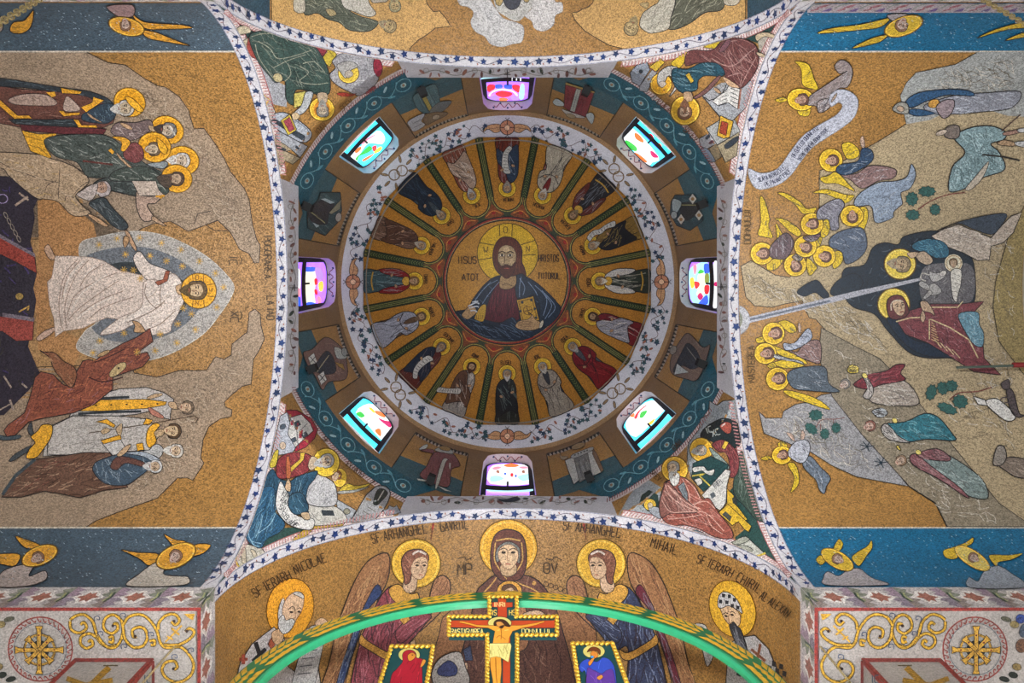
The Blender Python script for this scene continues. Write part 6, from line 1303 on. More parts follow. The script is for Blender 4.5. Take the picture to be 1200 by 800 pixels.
f.poly('mattress', '1d2a3a', [(190, 570), (260, 580), (330, 680), (450, 720), (640, 800), (720, 830), (560, 800), (400, 780), (280, 700)], True, 4)
f.poly('robe', '6e3a40', [(250, 580), (290, 530), (390, 500), (450, 480), (620, 480), (760, 465), (700, 530), (720, 560), (750, 660), (760, 800), (860, 900), (700, 880), (560, 790), (430, 710), (300, 660), (260, 600)], False, 5)
f.folds('robe', 'a07a7e', 40, 50, 40, 5, 60); f.folds('robe', '42202a', 30, 60, 40, 5, 50)
for q in ([(245, 585), (330, 562), (390, 560)], [(445, 570), (560, 620), (670, 690), (725, 800)], [(450, 500), (605, 500), (635, 465)], [(440, 570), (440, 690)]): f.line('gold_trim', 'c0b088', 7, q)
for i in range(8): f.line('gold_trim', 'b8a070', 4, [(450, 590 + i * 14), (470 + i * 4, 600 + i * 16)])
for i in range(4): f.line('gold_trim', 'c0b088', 5, [(470 + i * 34, 690 + i * 20), (510 + i * 36, 740 + i * 20)])
f.poly('underskirt', '5c8090', [(610, 540), (720, 530), (730, 600), (755, 650), (750, 730), (700, 720), (640, 630)], True, 4); f.folds('underskirt', 'a4b8c0', 14, 40, 40, 5, 50)
f.blob('hand', 'a89078', [(385, 470), (420, 465), (450, 500), (470, 550), (440, 530), (400, 520)], 4); f.blob('hand', 'a89078', [(385, 560), (400, 520), (415, 560), (400, 590)], 3)
f.head(250, 500, 58, -15, '5c3030', None, 'b29a80', 0, 1, veil='5c3234'); f.line('veil_edge', 'b8ac9a', 7, [(215, 520), (215, 480), (240, 460), (280, 465)], True); f.build()
f = vfig('mosaic_old_man', 'grey-bearded mosaic man in white and teal resting beside the manger', 'mosaic figure', 5, TF)
f.halo(268, 245, 92, 90, 0, 'c8b04a', 'dccb74')
f.poly('robe', 'a4988c', [(450, 80), (520, 40), (610, 10), (700, 50), (800, 90), (860, 20), (920, -40), (980, -60), (930, 60), (870, 120), (800, 140), (790, 220), (720, 225), (640, 180), (560, 150), (500, 120)], False, 5); f.folds('robe', 'c8c0b8', 24, 60, 20, 6, 40); f.folds('robe', '6e645c', 16, 60, 20, 4, 40)
f.poly('cushion', '39424e', [(480, 50), (600, 0), (760, -40), (890, -50), (850, 30), (800, 70), (700, 40), (610, 5), (520, 35)], True, 4)
f.blob('tunic', '2d566a', [(340, 130), (400, 100), (500, 105), (550, 150), (545, 200), (480, 210), (420, 180), (350, 160)], 4); f.folds('tunic', '6a98a8', 14, 40, 30, 5, 40)
f.blob('sleeve', '9c8a76', [(360, 190), (410, 170), (460, 220), (430, 250), (380, 230)], 4); f.blob('hand', 'a89078', [(310, 180), (370, 175), (360, 200), (330, 210)], 3)
f.head(268, 245, 54, 95, '7a6c58', '8a7e6a', 'a08c70'); f.build()
f = vfig('mosaic_child', 'swaddled white mosaic infant with pale cross halo, beside the white ox and donkey', 'mosaic figure', 4, TF)
f.ell('halo', 'c4bca6', 582, 240, 54, 54, 0, 4); f.ring('halo', '9a7a50', 582, 240, 44, None, 4); f.blob('swaddling', 'c4c0b8', [(568, 285), (625, 280), (625, 360), (605, 440), (600, 468), (580, 450), (568, 380)], 4)
for i in range(6): f.line('swaddling', '7e7a74', 3, [(572, 300 + i * 26), (620, 318 + i * 24)])
f.head(580, 242, 28, 0, '6a5640', None, 'a8927a'); f.build()
f = vfig('mosaic_ox', 'pale mosaic ox head with curved horns bending over the manger', 'mosaic animal', 4, TF)
f.blob('head', '9c9a98', [(440, 290), (480, 300), (540, 280), (530, 320), (480, 350), (450, 340)], 3); f.line('horn', 'a8a49c', 7, [(440, 310), (400, 300), (390, 330), (420, 345)], True); f.ell('muzzle', 'b4b0aa', 520, 300, 22, 16, -30, 3); f.build()
f = vfig('mosaic_donkey', 'grey mosaic donkey head with long ears below the ox', 'mosaic animal', 4, TF)
f.blob('head', '949290', [(430, 380), (470, 360), (510, 395), (500, 420), (450, 430)], 3); f.blob('ear', '949290', [(440, 375), (395, 345), (380, 370), (430, 400)], 3); f.blob('ear', '949290', [(440, 400), (400, 450), (420, 450), (455, 420)], 3); f.build()
# shepherds above
T2 = (1000, 60, 200)
f = vfig('mosaic_shepherd', 'mosaic traveller in blue cloak and pale hood stretched along the upper hill', 'mosaic figure', 3, T2, 'shepherds on the upper hill')
f.poly('robe', '7d7f88', [(330, 250), (480, 200), (620, 190), (780, 185), (740, 260), (600, 280), (480, 290), (380, 290)], True, 4); f.folds('robe', 'b4b8c0', 26, 50, 5, 5, 30); f.poly('cloak', '2c4a68', [(245, 230), (300, 190), (440, 172), (540, 180), (560, 205), (440, 200), (340, 230), (270, 260)], True, 4); f.poly('cloak', '2c4a68', [(250, 280), (290, 265), (380, 285), (300, 300)], True, 3)
f.ell('arm', 'b08440', 375, 240, 28, 20, -20, 3); f.blob('sleeve', '84767a', [(385, 260), (420, 225), (470, 225), (460, 280), (420, 310)], 4); f.blob('hood', '8a8880', [(180, 265), (210, 235), (250, 240), (255, 285), (210, 285)], 4); f.ell('face', 'a08a76', 218, 264, 18, 14, 20, 3); f.build()
f = vfig('mosaic_shepherd', 'bent mosaic shepherd in sea-green fleece leaning on a staff', 'mosaic figure', 4, T2, 'shepherds on the upper hill')
f.poly('fleece', '70868a', [(470, 400), (540, 355), (640, 345), (710, 375), (700, 410), (640, 430), (680, 470), (705, 550), (600, 590), (520, 640), (445, 650), (460, 540), (520, 470)], True, 5); f.folds('fleece', 'a8bcc0', 26, 50, 60, 6, 50); f.folds('fleece', '46585c', 20, 50, 60, 5, 50)
f.line('staff', '2e2a28', 8, [(600, 480), (700, 490), (775, 508)]); f.line('staff', '4a3a34', 6, [(690, 370), (780, 290)]); f.blob('leg', '8a6c60', [(700, 375), (780, 360), (770, 378), (710, 390)], 3); f.blob('leg', '937a60', [(670, 430), (700, 410), (760, 425), (740, 440)], 3); f.blob('boot', 'a8a8a8', [(770, 358), (840, 352), (840, 372), (775, 374)], 3); f.blob('boot', 'a8a8a8', [(755, 420), (840, 415), (840, 445), (770, 440)], 3); f.blob('hair', '6c625c', [(420, 385), (440, 345), (490, 345), (490, 395), (450, 405)], 4); f.ell('face', 'a89a8c', 410, 375, 28, 12, -20, 3); f.poly('sash', 'a49a8c', [(520, 640), (560, 590), (630, 510), (600, 590), (545, 645)], True, 3); f.build()
def bush(label, T, leaves, twigs):
    f = vfig('mosaic_bush', label, 'mosaic plant', 3, T, 'bushes on the hills')
    for q in twigs: f.curve('twig', '6c3c38', 5, q)
    for x, y, a, b, r in leaves: f.poly('leaf', '2f5450', [(x + a * (1 + .12 * (-1) ** i) * cos(i * pi / 9) * cos(r) - b * (1 + .12 * (-1) ** i) * sin(i * pi / 9) * sin(r), y + a * (1 + .12 * (-1) ** i) * cos(i * pi / 9) * sin(r) + b * (1 + .12 * (-1) ** i) * sin(i * pi / 9) * cos(r)) for i in range(18)], False, 2)
    f.build()
bush('red-stemmed mosaic bush with four dark leaves on tan rock above the cave', T2, [(272, 690, 28, 32, 0), (342, 655, 40, 24, 0), (275, 765, 32, 24, 0), (380, 740, 24, 26, 0)], [[(300, 740), (360, 700), (440, 670), (520, 660)], [(300, 740), (330, 720)]])
bush('red-stemmed mosaic bush with four dark leaves on the grey hill', TG, [(488, 268, 46, 36, 0), (458, 360, 48, 30, .7), (548, 395, 30, 36, 0), (624, 355, 30, 34, 0)], [[(490, 350), (530, 300), (620, 295), (680, 285)], [(520, 330), (520, 370)], [(605, 295), (610, 330)]])
TH = (980, 410, 220)
bush('five-leaved mosaic bush beside the white goat', TH, [(402, 182, 22, 34, .3), (450, 165, 22, 28, -.4), (488, 155, 26, 24, 0), (525, 222, 32, 28, .3), (470, 252, 44, 20, .4)], [[(480, 215), (520, 185), (600, 178), (660, 160)]])
f = vfig('mosaic_dry_twigs', 'black leafless mosaic twigs on the grey hill', 'mosaic plant', 3, TH)
for x, y in ((130, 415), (190, 485)):
    for q in ((-30, -8), (-20, -22), (12, -22), (30, -4), (-26, 14), (10, 22)): f.curve('twig', '22303a', 4, [(x, y), (x + q[0] * .5, y + q[1] * .6), (x + q[0], y + q[1])])
f.build()
GD = 'dancers descending the lower slope'
def dancer(label, ops, head, lvl=4, cuff=()):
    f = vfig('mosaic_dancer', label, 'mosaic figure', lvl, TH, GD)
    for part, c, p, l, a in ops: f.blob(part, c, p, 4); f.folds(part, l, 14, 45, a, 5, 30); f.folds(part, '3a3434', 8, 45, a, 3, 30)
    for x, y in cuff: f.ell('cuff', 'c8b868', x, y, 13, 10, 40, 2)
    f.head(*head); f.build()
dancer('mosaic dancer in pale robe with maroon cape holding up a gold disc', [('gown', '948a80', [(130, 180), (180, 150), (290, 135), (350, 230), (240, 240), (150, 225)], 'c0bab2', 20), ('cape', '6a2c34', [(70, 150), (130, 110), (210, 90), (250, 65), (290, 65), (270, 100), (290, 130), (190, 150), (130, 170)], '94525a', -10), ('sleeve', '9a9490', [(105, 110), (130, 120), (155, 170), (140, 210), (110, 200), (130, 160)], 'c4c0ba', 60), ('tambourine', 'c0aa3c', [(42, 85), (60, 65), (90, 75), (88, 98), (55, 102)], 'e0d080', 0)], (30, 150, 24, 60, '6c6a68', None, 'a89a90'), 4, [(118, 112)])
dancer('mosaic dancer in turquoise robe with raised arm and red hair', [('gown', '2f6470', [(205, 320), (290, 310), (370, 275), (430, 290), (490, 360), (500, 390), (380, 385), (300, 395), (240, 360)], '7ea6ac', 20), ('blouse', '96908c', [(190, 330), (215, 320), (260, 370), (310, 400), (230, 390), (195, 360)], 'bcb8b2', 40), ('drum', '7f8488', [(148, 265), (190, 252), (215, 275), (180, 292)], 'aab0b4', 0)], (135, 330, 26, 70, '7a5248', None, 'a48c80'), 5, [(245, 305)])
dancer('mosaic dancer in rose and sea-green dress with cymbals', [('gown', '6c7a78', [(330, 460), (430, 440), (520, 480), (620, 560), (640, 640), (540, 620), (440, 540)], 'a8b4b0', 30), ('cape', '784e52', [(310, 460), (340, 450), (400, 500), (520, 590), (560, 640), (440, 560), (330, 500)], '9c7c7e', 40), ('shawl', '6c454a', [(340, 450), (420, 425), (480, 460), (470, 480), (380, 470)], '97777a', 20), ('cymbal', 'c0aa50', [(252, 415), (262, 412), (272, 435), (258, 428)], 'e0d080', 0)], (268, 480, 26, 60, '7a6450', None, 'a49080'), 5, [(346, 442)])
f = vfig('mosaic_goat', 'white mosaic goat lying on the tan slope', 'mosaic animal', 4, TH); f.poly('body', 'b6b4b0', [(640, 215), (690, 215), (760, 285), (720, 305), (640, 240)], True, 4); f.poly('head', 'b6b4b0', [(580, 200), (630, 215), (640, 240), (600, 235)], False, 4); f.build()
f = vfig('mosaic_dog', 'dark brown mosaic dog beside the white goat', 'mosaic animal', 4, TH); f.poly('body', '4a4244', [(720, 170), (750, 180), (775, 270), (800, 280), (770, 290), (740, 260)], True, 4); f.poly('head', '4a4244', [(698, 145), (730, 128), (735, 165), (710, 170)], True, 3); f.line('leg', '4a4244', 5, [(745, 205), (705, 205), (695, 215)]); f.line('leg', '4a4244', 5, [(748, 225), (712, 228)]); f.build()
f = vfig('mosaic_goat', 'brown-grey mosaic goat with curled horn at the far end of the slope', 'mosaic animal', 4, TH); f.poly('body', '6e6258', [(690, 490), (740, 460), (820, 480), (860, 540), (780, 550), (720, 520)], True, 4); f.folds('body', 'a09488', 8, 40, 20, 4); f.poly('head', '7d766e', [(665, 490), (680, 420), (710, 415), (722, 460), (700, 495)], True, 4); f.build()
f = Fig('mosaic_lettering', 'dark mosaic lettering NASTEREA DOMNULUI along the arch border', 'lettering', None, 'X', 5); f.tile(*TB); f.text('lettering', '4c3c24', 6, 'DOMNULUI', 52, 545, 44, -90, .56); f.tile(*TE); f.text('lettering', '4c3c24', 6, 'NASTEREA', 134, 735, 44, -90, .56); f.build()
YL = 'b89a30'
band_angel('yellow haloed mosaic angel bowing on the bright blue band by arch corner', (930, 610, 140), [('b', 'wing', YL, [(265, 200), (300, 130), (330, 160), (310, 205)]), ('b', 'wing', YL, [(390, 250), (430, 215), (490, 180), (520, 140), (525, 190), (490, 240), (440, 310), (400, 280)]), ('b', 'wing', YL, [(150, 270), (180, 240), (210, 280), (180, 305)]), ('b', 'robe', '8f8a8c', [(200, 390), (230, 350), (300, 380), (360, 340), (440, 330), (520, 390), (630, 440), (230, 442)]), ('h', 'halo', YL, (292, 270, 122, 56, 30)), ('d', 'head', '', (300, 270, 40, -60))])
band_angel('pale yellow haloed mosaic angel with long wing on the bright blue band', (1080, 600, 120), [('b', 'wing', YL, [(170, 310), (250, 280), (340, 245), (400, 205), (395, 250), (330, 290), (270, 370), (190, 365)]), ('b', 'wing', YL, [(525, 360), (560, 340), (680, 345), (790, 330), (700, 380), (600, 400), (590, 445)]), ('b', 'robe', '838a94', [(370, 520), (440, 550), (490, 470), (600, 430), (720, 500), (800, 560), (760, 605), (380, 600)]), ('h', 'halo', 'c0ac5c', (395, 370, 160, 62, 33)), ('d', 'head', '', (410, 370, 44, -60))])
band_angel('inverted yellow mosaic angel with streaming wings on the bright blue band', (990, 0, 210), [('b', 'wing', YL, [(-60, 120), (60, 105), (170, 80), (210, 70), (160, 115), (60, 130), (-120, 145)]), ('b', 'wing', YL, [(30, 210), (120, 165), (190, 150), (160, 180), (90, 200)]), ('b', 'robe', '8a8488', [(190, 60), (270, 55), (280, 75), (220, 90)]), ('h', 'halo', YL, (262, 110, 90, 42, -20)), ('d', 'head', '', (255, 100, 32, 200))])
band_angel('pair of yellow mosaic wing tips beside a chain on the bright blue band', (990, 0, 210), [('b', 'wing', YL, [(590, 165), (660, 130), (760, 100), (840, 85), (840, 115), (740, 125), (660, 145)]), ('b', 'wing', YL, [(715, 175), (780, 145), (840, 130), (840, 150), (780, 165)])])
# ============================================================ back vault: rocks, clouds, kneeling figures
vground('back', 'rock', [('b08c58', [(318, -120), (318, 120), (480, 120), (480, 57), (490, 47), (500, 41), (510, 33), (528, 31), (523, 22), (515, 13), (508, 14), (500, 4), (490, -120)]), ('b08c58', [(702, -120), (695, 3), (690, 8), (682, 11), (678, 14), (670, 15), (674, 24), (685, 36), (701, 46), (714, 53), (741, 60), (741, 120), (874, 120), (874, -120)])], 0, 'Y', .9)
vground('back', 'sky_band', [('2c4350', [(180, -200), (316, -200), (316, 80), (180, 80)]), ('2c4350', [(876, -200), (1010, -200), (1010, 80), (876, 80)])], 0, 'Y')
f = vfig('mosaic_clouds', 'bank of pale grey mosaic clouds beneath dark feet on gold', 'mosaic cloud', 1, (500, 0, 200), None, 'Y'); f.k = .25
f.frame(500, 0, 200 / 1200)
f.blob('cloud', 'a3a19c', [(470, -200), (480, 40), (560, 120), (640, 150), (700, 100), (760, 0), (740, -200)], 0)
f.blob('cloud', 'adabaa', [(215, -60), (230, 30), (290, 50), (330, 90), (310, 160), (340, 220), (410, 260), (450, 310), (530, 330), (600, 310), (660, 300), (680, 260), (680, 190), (630, 160), (540, 130), (490, 70), (420, -40), (350, -120)], 4, '8d8b8a'); f.blob('cloud', 'aeaaa8', [(690, 110), (740, 60), (760, -60), (880, -100), (900, 10), (950, 20), (955, 80), (905, 110), (890, 180), (820, 220), (760, 200), (740, 150)], 4, '8d8b8a')
f.folds('cloud', 'c4c2c0', 8, 60, 40, 8, 80); f.poly('feet', '3a3c44', [(550, -60), (660, -60), (650, 40), (590, 70), (545, 20)], True, 5); f.poly('foot', '9c8658', [(485, -20), (540, -20), (520, 40), (490, 30)], True, 4); f.poly('foot', '9c8658', [(680, -20), (720, -20), (715, 15), (690, 15)], True, 4); f.build()
def fr2(f, x0, w): f.frame(x0, 0, w / 1200); return f
f = fr2(vfig('mosaic_disciple', 'mosaic figure in dark green drapery kneeling head down beside the clouds', 'mosaic figure', 1, None, 'kneeling figures in the back vault', 'Y'), 310, 170)
f.poly('robe', '4f544a', [(290, -160), (320, 110), (430, 110), (520, 160), (620, 190), (700, 250), (860, 260), (940, 190), (880, 160), (800, 140), (700, 90), (640, 20), (620, -160)], True, 6); f.folds('robe', 'a8a690', 26, 90, 30, 6, 30); f.folds('robe', '24281f', 22, 90, 30, 6, 30)
f.poly('sleeve', 'a9a49a', [(640, -160), (640, 40), (740, 100), (860, 140), (920, 110), (860, 20), (820, -160)], True, 5); f.blob('foot', 'a8a090', [(240, 90), (245, -30), (320, -20), (325, 100)], 4); f.blob('knee', '9a8a66', [(500, 80), (560, 80), (590, 120), (540, 135)], 4); f.head(1020, 215, 60, 110, '8a7a5c', '8a7e66', 'a8946c'); f.build()
f = fr2(vfig('mosaic_disciple', 'upside-down mosaic head beside the green kneeling figure', 'mosaic figure', 1, None, 'kneeling figures in the back vault', 'Y'), 310, 170)
f.blob('robe', '9a9284', [(860, -160), (880, 10), (960, 20), (1020, 0), (1040, -160)], 5); f.head(1075, 40, 55, 170, '8a8468', '8a8468', 'a8946c'); f.build()
f = fr2(vfig('mosaic_disciple', 'mosaic figure in white shirt and olive skirt kneeling head down', 'mosaic figure', 1, None, 'kneeling figures in the back vault', 'Y'), 660, 200)
f.poly('skirt', '55564a', [(700, -160), (790, 0), (760, 130), (740, 200), (800, 205), (900, 160), (1000, 90), (1130, 55), (1130, -160)], True, 6); f.folds('skirt', 'b0ac98', 22, 90, -40, 6, 25); f.folds('skirt', '2c2c24', 18, 90, -40, 6, 25)
f.poly('shirt', 'a8a294', [(540, 180), (560, 100), (620, 50), (680, 0), (700, -160), (790, -20), (760, 130), (740, 205), (630, 235), (580, 220)], True, 5); f.folds('shirt', '6c685e', 12, 80, -40, 5, 30); f.poly('foot', 'a8a090', [(1140, -60), (1260, -60), (1230, 30), (1140, 30)], True, 4); f.blob('hand', 'a8946c', [(540, 30), (600, 20), (590, 60)], 3); f.head(485, 190, 56, 200, '8a7a5a', '8a7a5a', 'a8946c'); f.build()

# patterned strip above the upper right blue band
for i in range(9):
    x = 946 + i * 31
    f = Fig('woven_motif', None, None, surf='X', parent=VAULT['right'], base=.012); P = lambda l: [(x + a, b) for a, b in l]
    f.poly('woven_motif', '958c90', P([(0, 3.4), (31, 3.4), (31, 14), (0, 14)])); f.poly('woven_motif', '86505a', P([(2, 12.5), (10, 8), (20, 5), (27, 4), (20, 8), (11, 11)])); f.poly('woven_motif', '5e4a78', P([(16, 12.5), (24, 9.5), (30, 8), (26, 12.5)])); f.line('woven_motif', '6c7a70', .9, P([(0, 9), (8, 5), (16, 3.6)])); f.build()
# ============================================================ front vault: veiled woman between two angels and two bishops
def sfig(name, label, cat, lvl, tile): f = Fig(name, label, cat, None, 'Y', lvl); f.tile(*tile); return f
LET = '3c2e20'
T = (500, 600, 200)
f = sfig('mosaic_mother', 'haloed mosaic woman in brown-maroon veil seated on a throne between two angels', 'mosaic figure', 1, T)
f.poly('throne', '8a6040', [(60, 560), (100, 470), (200, 430), (540, 380), (640, 400), (760, 470), (800, 620), (780, 1000), (20, 1000)], True, 4); f.folds('throne', '5a3a28', 16, 110, 70, 6, 20); f.folds('throne', 'b08a5c', 12, 110, 70, 5, 20)
for i in range(12): a = i * 28; f.ring('throne_beads', '3a2a22', 560 + a * .8, 335 + a * .25 + (a / 90) ** 2.4 * 3, 11, None, 3)
f.halo(383, 165, 136, 132, 0, 'c8942e', 'd8ac50', 5)
f.poly('mantle', '5e3c32', [(230, 380), (270, 330), (330, 290), (440, 290), (510, 310), (560, 360), (600, 430), (640, 560), (690, 760), (700, 1000), (60, 1000), (150, 700), (200, 520)], True, 5); f.folds('mantle', '8c6a58', 34, 120, 75, 5, 30); f.folds('mantle', '38201c', 30, 120, 75, 6, 30)
for q in ([(350, 290), (430, 330), (520, 370), (570, 430)], [(330, 300), (300, 340), (260, 380)]): f.curve('mantle', 'b88e50', 6, q)
f.ell('star', 'b88a4a', 505, 330, 10)
f.poly('veil', '5c362c', [(383, 78), (330, 95), (304, 150), (300, 240), (320, 290), (360, 320), (440, 310), (468, 240), (464, 150), (440, 98)], True, 5); f.line('veil', 'b08a4c', 7, [(325, 132), (383, 122), (440, 132)], True); f.line('veil', 'b08a4c', 6, [(322, 140), (318, 220), (345, 270), (375, 310)], True); f.line('veil', 'b08a4c', 6, [(445, 140), (450, 220), (425, 270)], True)
f.blob('coif', '6a6a66', [(335, 160), (383, 135), (432, 160), (440, 210), (428, 235), (383, 160), (335, 230), (322, 205)], 3)
f.blob('neck', 'ac8e6c', [(350, 240), (415, 240), (420, 280), (383, 300), (350, 285)], 3)
f.blob('face', 'c2a482', [(383, 148), (345, 165), (335, 200), (348, 235), (370, 262), (395, 262), (420, 235), (430, 200), (420, 165)], 3, '6a4a38')
for e, x in ((-1, 360), (1, 405)): f.ell('eye', '2c2018', x, 186, 11, 6); f.curve('eyebrow', '3a2a20', 4, [(x - 20, 176), (x, 166), (x + 20, 175)])
f.line('nose', '8a6a50', 4, [(380, 180), (378, 222), (390, 226)]); f.line('mouth', '9a5040', 5, [(370, 240), (394, 240)])
f.ell('child_halo', 'c28e3c', 388, 368, 60, 50, 0, 4); f.blob('child_hair', '5a3c28', [(350, 370), (360, 340), (400, 335), (425, 360), (430, 400), (350, 400)], 3); f.blob('child_face', 'b89878', [(365, 365), (400, 350), (415, 380), (410, 410), (365, 410)], 2)
f.blob('child_robe', '9a6a4a', [(340, 405), (440, 405), (480, 520), (460, 640), (320, 640), (300, 520)], 4)
f.blob('hand', 'b8987c', [(455, 470), (520, 455), (560, 480), (520, 495), (470, 490)], 3)
f.blob('hand', 'b8987c', [(130, 770), (150, 720), (185, 700), (190, 730), (160, 790)], 3); f.poly('cuff', '3c4460', [(170, 640), (205, 620), (215, 690), (180, 690)], False, 3); f.poly('cloth', 'a8a29c', [(60, 680), (150, 650), (180, 720), (200, 790), (150, 860), (60, 850), (20, 760)], True, 4); f.blob('cushion', '39406a', [(50, 730), (100, 690), (140, 720), (130, 760), (60, 760)], 3)
f.text('lettering', LET, 6, 'MP', 145, 290, 52, 0, .55); f.curve('lettering', LET, 4, [(145, 215), (175, 205), (185, 220), (210, 210)]); f.text('lettering', LET, 6, 'OV', 550, 282, 48, 0, .6); f.line('lettering', LET, 5, [(556, 262), (578, 262)]); f.curve('lettering', LET, 4, [(560, 212), (590, 220), (600, 205), (635, 220)])
f.build()
def archangel(label, T, fl, robe, fold, lefth, name1, name2, stole):
    f = Fig('mosaic_archangel', label, 'mosaic figure', 'winged angels flanking the veiled woman', 'Y', 2)
    if fl > 0: f.tile(*T)
    else: f.frame(T[0], T[1], T[2] / 800, 0, -1)
    f.poly('wing', '8c6444', [(300, 200), (270, 190), (200, 230), (140, 320), (90, 440), (50, 560), (20, 700), (-40, 900), (60, 900), (120, 700), (170, 560), (230, 440), (290, 330), (305, 250)], True, 5); f.folds('wing', '5a3a2c', 26, 120, 110, 5, 12); f.folds('wing', 'b08c64', 22, 120, 110, 5, 12)
    f.poly('wing_lining', stole, [(240, 340), (265, 380), (200, 460), (150, 600), (90, 790), (70, 860), (40, 860), (90, 680), (170, 470)], True, 4); f.folds('wing_lining', '7a828c', 8, 110, 110, 5, 8)
    f.poly('wing', '94694a', [(560, 295), (590, 330), (580, 400), (540, 470), (440, 560), (420, 540), (480, 440), (500, 360), (520, 310)], True, 5); f.folds('wing', '5a3a2c', 8, 60, 120, 5, 14)
    f.halo(428, 238, 116, 114, 0, 'c69a34', 'd8b452', 5)
    f.poly('robe', robe, [(270, 380), (340, 340), (420, 400), (450, 420), (500, 470), (440, 560), (360, 640), (300, 640), (300, 900), (120, 900), (160, 620), (200, 520)], True, 5); f.folds('robe', fold, 30, 100, 95, 5, 25); f.folds('robe', '2c1c22', 26, 100, 95, 6, 25)
    f.poly('collar', 'b88a3e', [(300, 360), (345, 335), (400, 380), (435, 375), (440, 420), (380, 440), (320, 410)], True, 4)
    f.poly('belt', 'b8883e', [(170, 570), (200, 600), (300, 655), (340, 640), (330, 680), (290, 690), (200, 640), (160, 610)], True, 4)
    robe_arm = [(330, 560), (400, 490), (470, 470), (500, 490), (440, 540), (360, 610)]
    f.blob('sleeve', robe, robe_arm, 4); f.folds('sleeve', fold, 7, 70, -35, 4); f.poly('cuff', 'b88a40', [(350, 500), (385, 470), (400, 500), (370, 525)], False, 3)
    f.blob('hand', 'b89878', [(400, 610), (420, 595), (425, 625), (405, 640)], 3)
    f.blob('neck', 'b89a7e', [(380, 300), (430, 300), (425, 360), (390, 375), (365, 350)], 3)
    f.blob('hair', '744a3a', [(425, 170), (380, 185), (358, 230), (370, 300), (375, 335), (400, 320), (410, 260), (430, 215), (480, 230), (486, 200), (460, 175)], 4); f.folds('hair', 'a87a64', 8, 40, 60, 4, 40)
    f.curve('ribbon', 'c0b4aa', 9, [(410, 195), (440, 180), (475, 195)])
    f.blob('face', 'bb9c7e', [(420, 220), (460, 205), (482, 225), (478, 265), (465, 300), (440, 312), (412, 295), (402, 260)], 3, '6a4a38')
    for x in (432, 466): f.ell('eye', '2a1e18', x, 246, 9, 5); f.curve('eyebrow', '3a2a20', 4, [(x - 15, 238), (x, 230), (x + 13, 236)])
    f.line('nose', '86644c', 4, [(452, 244), (460, 274), (450, 278)]); f.line('mouth', '94503e', 4, [(440, 290), (458, 290)])
    f.line('staff', '6c4030', 5, [(498, 126), (508, 55)]); f.line('staff', '8a2c2c', 8, [(505, 78), (509, 50)])
    if fl > 0: f.text('lettering', LET, 5, 'SF ARHANGHEL', 222, 145, 46, -11, .36, 4); f.text('lettering', LET, 5, 'GAVRIIL', 545, 88, 44, -6, .34)
    else:
        f.tile(640, 600, 200); f.text('lettering', LET, 5, 'SF ARHANGHEL', 80, 80, 44, 8, .4, 4); f.text('lettering', LET, 5, 'MIHAIL', 492, 160, 46, 17, .4)
    f.build()
archangel('mosaic angel in rose robe with orange wings beside the veiled woman', (380, 600, 200), 1, '7a3c44', 'a87078', True, '', '', '2c3a5c')
archangel('mosaic angel in navy robe with orange wings beside the veiled woman', (812, 600, 200), -1, '343a52', '8a94ac', False, '', '', '5c2430')
T = (250, 640, 160)
f = sfig('mosaic_bishop', 'bald white-bearded mosaic bishop in white stole with black crosses', 'mosaic figure', 2, T)
f.poly('halo', 'c78a2a', ellipse(445, 360, 138, 176, 12, 40), False, 5, '5b3a12')
f.poly('vestment', 'a8a29e', [(100, 900), (150, 680), (220, 570), (310, 500), (350, 470), (410, 540), (440, 600), (430, 700), (560, 800), (600, 640), (640, 900)], False, 5); f.folds('vestment', '8a7a80', 14, 110, 115, 4, 10)
f.line('black_cross', '1e1e22', 26, [(240, 560), (290, 710)]); f.line('black_cross', '1e1e22', 22, [(222, 672), (300, 598)]); f.line('black_cross', '1e1e22', 18, [(405, 550), (408, 630)]); f.line('black_cross', '1e1e22', 16, [(340, 670), (425, 570)])
for x, y in ((168, 660), (172, 755), (222, 740)): f.line('red_cross', '8e4030', 20, [(x, y - 30), (x, y + 30)]); f.line('red_cross', '8e4030', 18, [(x - 26, y), (x + 26, y)])
f.poly('sleeve', 'a9a6a4', [(560, 470), (620, 460), (665, 470), (650, 520), (600, 700), (520, 720), (540, 540)], True, 4); f.folds('sleeve', '4a4a50', 8, 40, -10, 5); f.blob('hand', 'b8987c', [(590, 440), (630, 415), (665, 440), (650, 465), (600, 465)], 3)
f.poly('scroll', 'aaa8a6', [(540, 480), (660, 470), (590, 800), (450, 800)], False, 4)
for i in range(6): f.line('scroll', '4a4a50', 6, [(555 - i * 14, 520 + i * 45), (630 - i * 14, 512 + i * 45)])
f.poly('collar', '8e4a34', [(310, 570), (330, 530), (360, 560), (330, 605)], False, 3); f.blob('neck', 'b39270', [(335, 500), (390, 480), (400, 540), (365, 575), (335, 545)], 3)
f.blob('hair', 'a9a6a2', [(400, 300), (375, 350), (370, 420), (400, 440), (410, 350)], 3)
f.blob('face', 'be9e80', [(430, 290), (470, 264), (510, 270), (522, 310), (510, 370), (480, 420), (450, 470), (410, 450), (395, 400), (400, 340)], 4, '6a4a38')
f.blob('hair', 'a5a29e', [(455, 272), (490, 262), (520, 285), (518, 305), (490, 290)], 3)
f.blob('beard', 'b2b0ac', [(375, 420), (400, 400), (415, 430), (450, 420), (468, 440), (440, 490), (400, 510), (370, 470)], 4); f.folds('beard', '84827e', 7, 50, 100, 3)
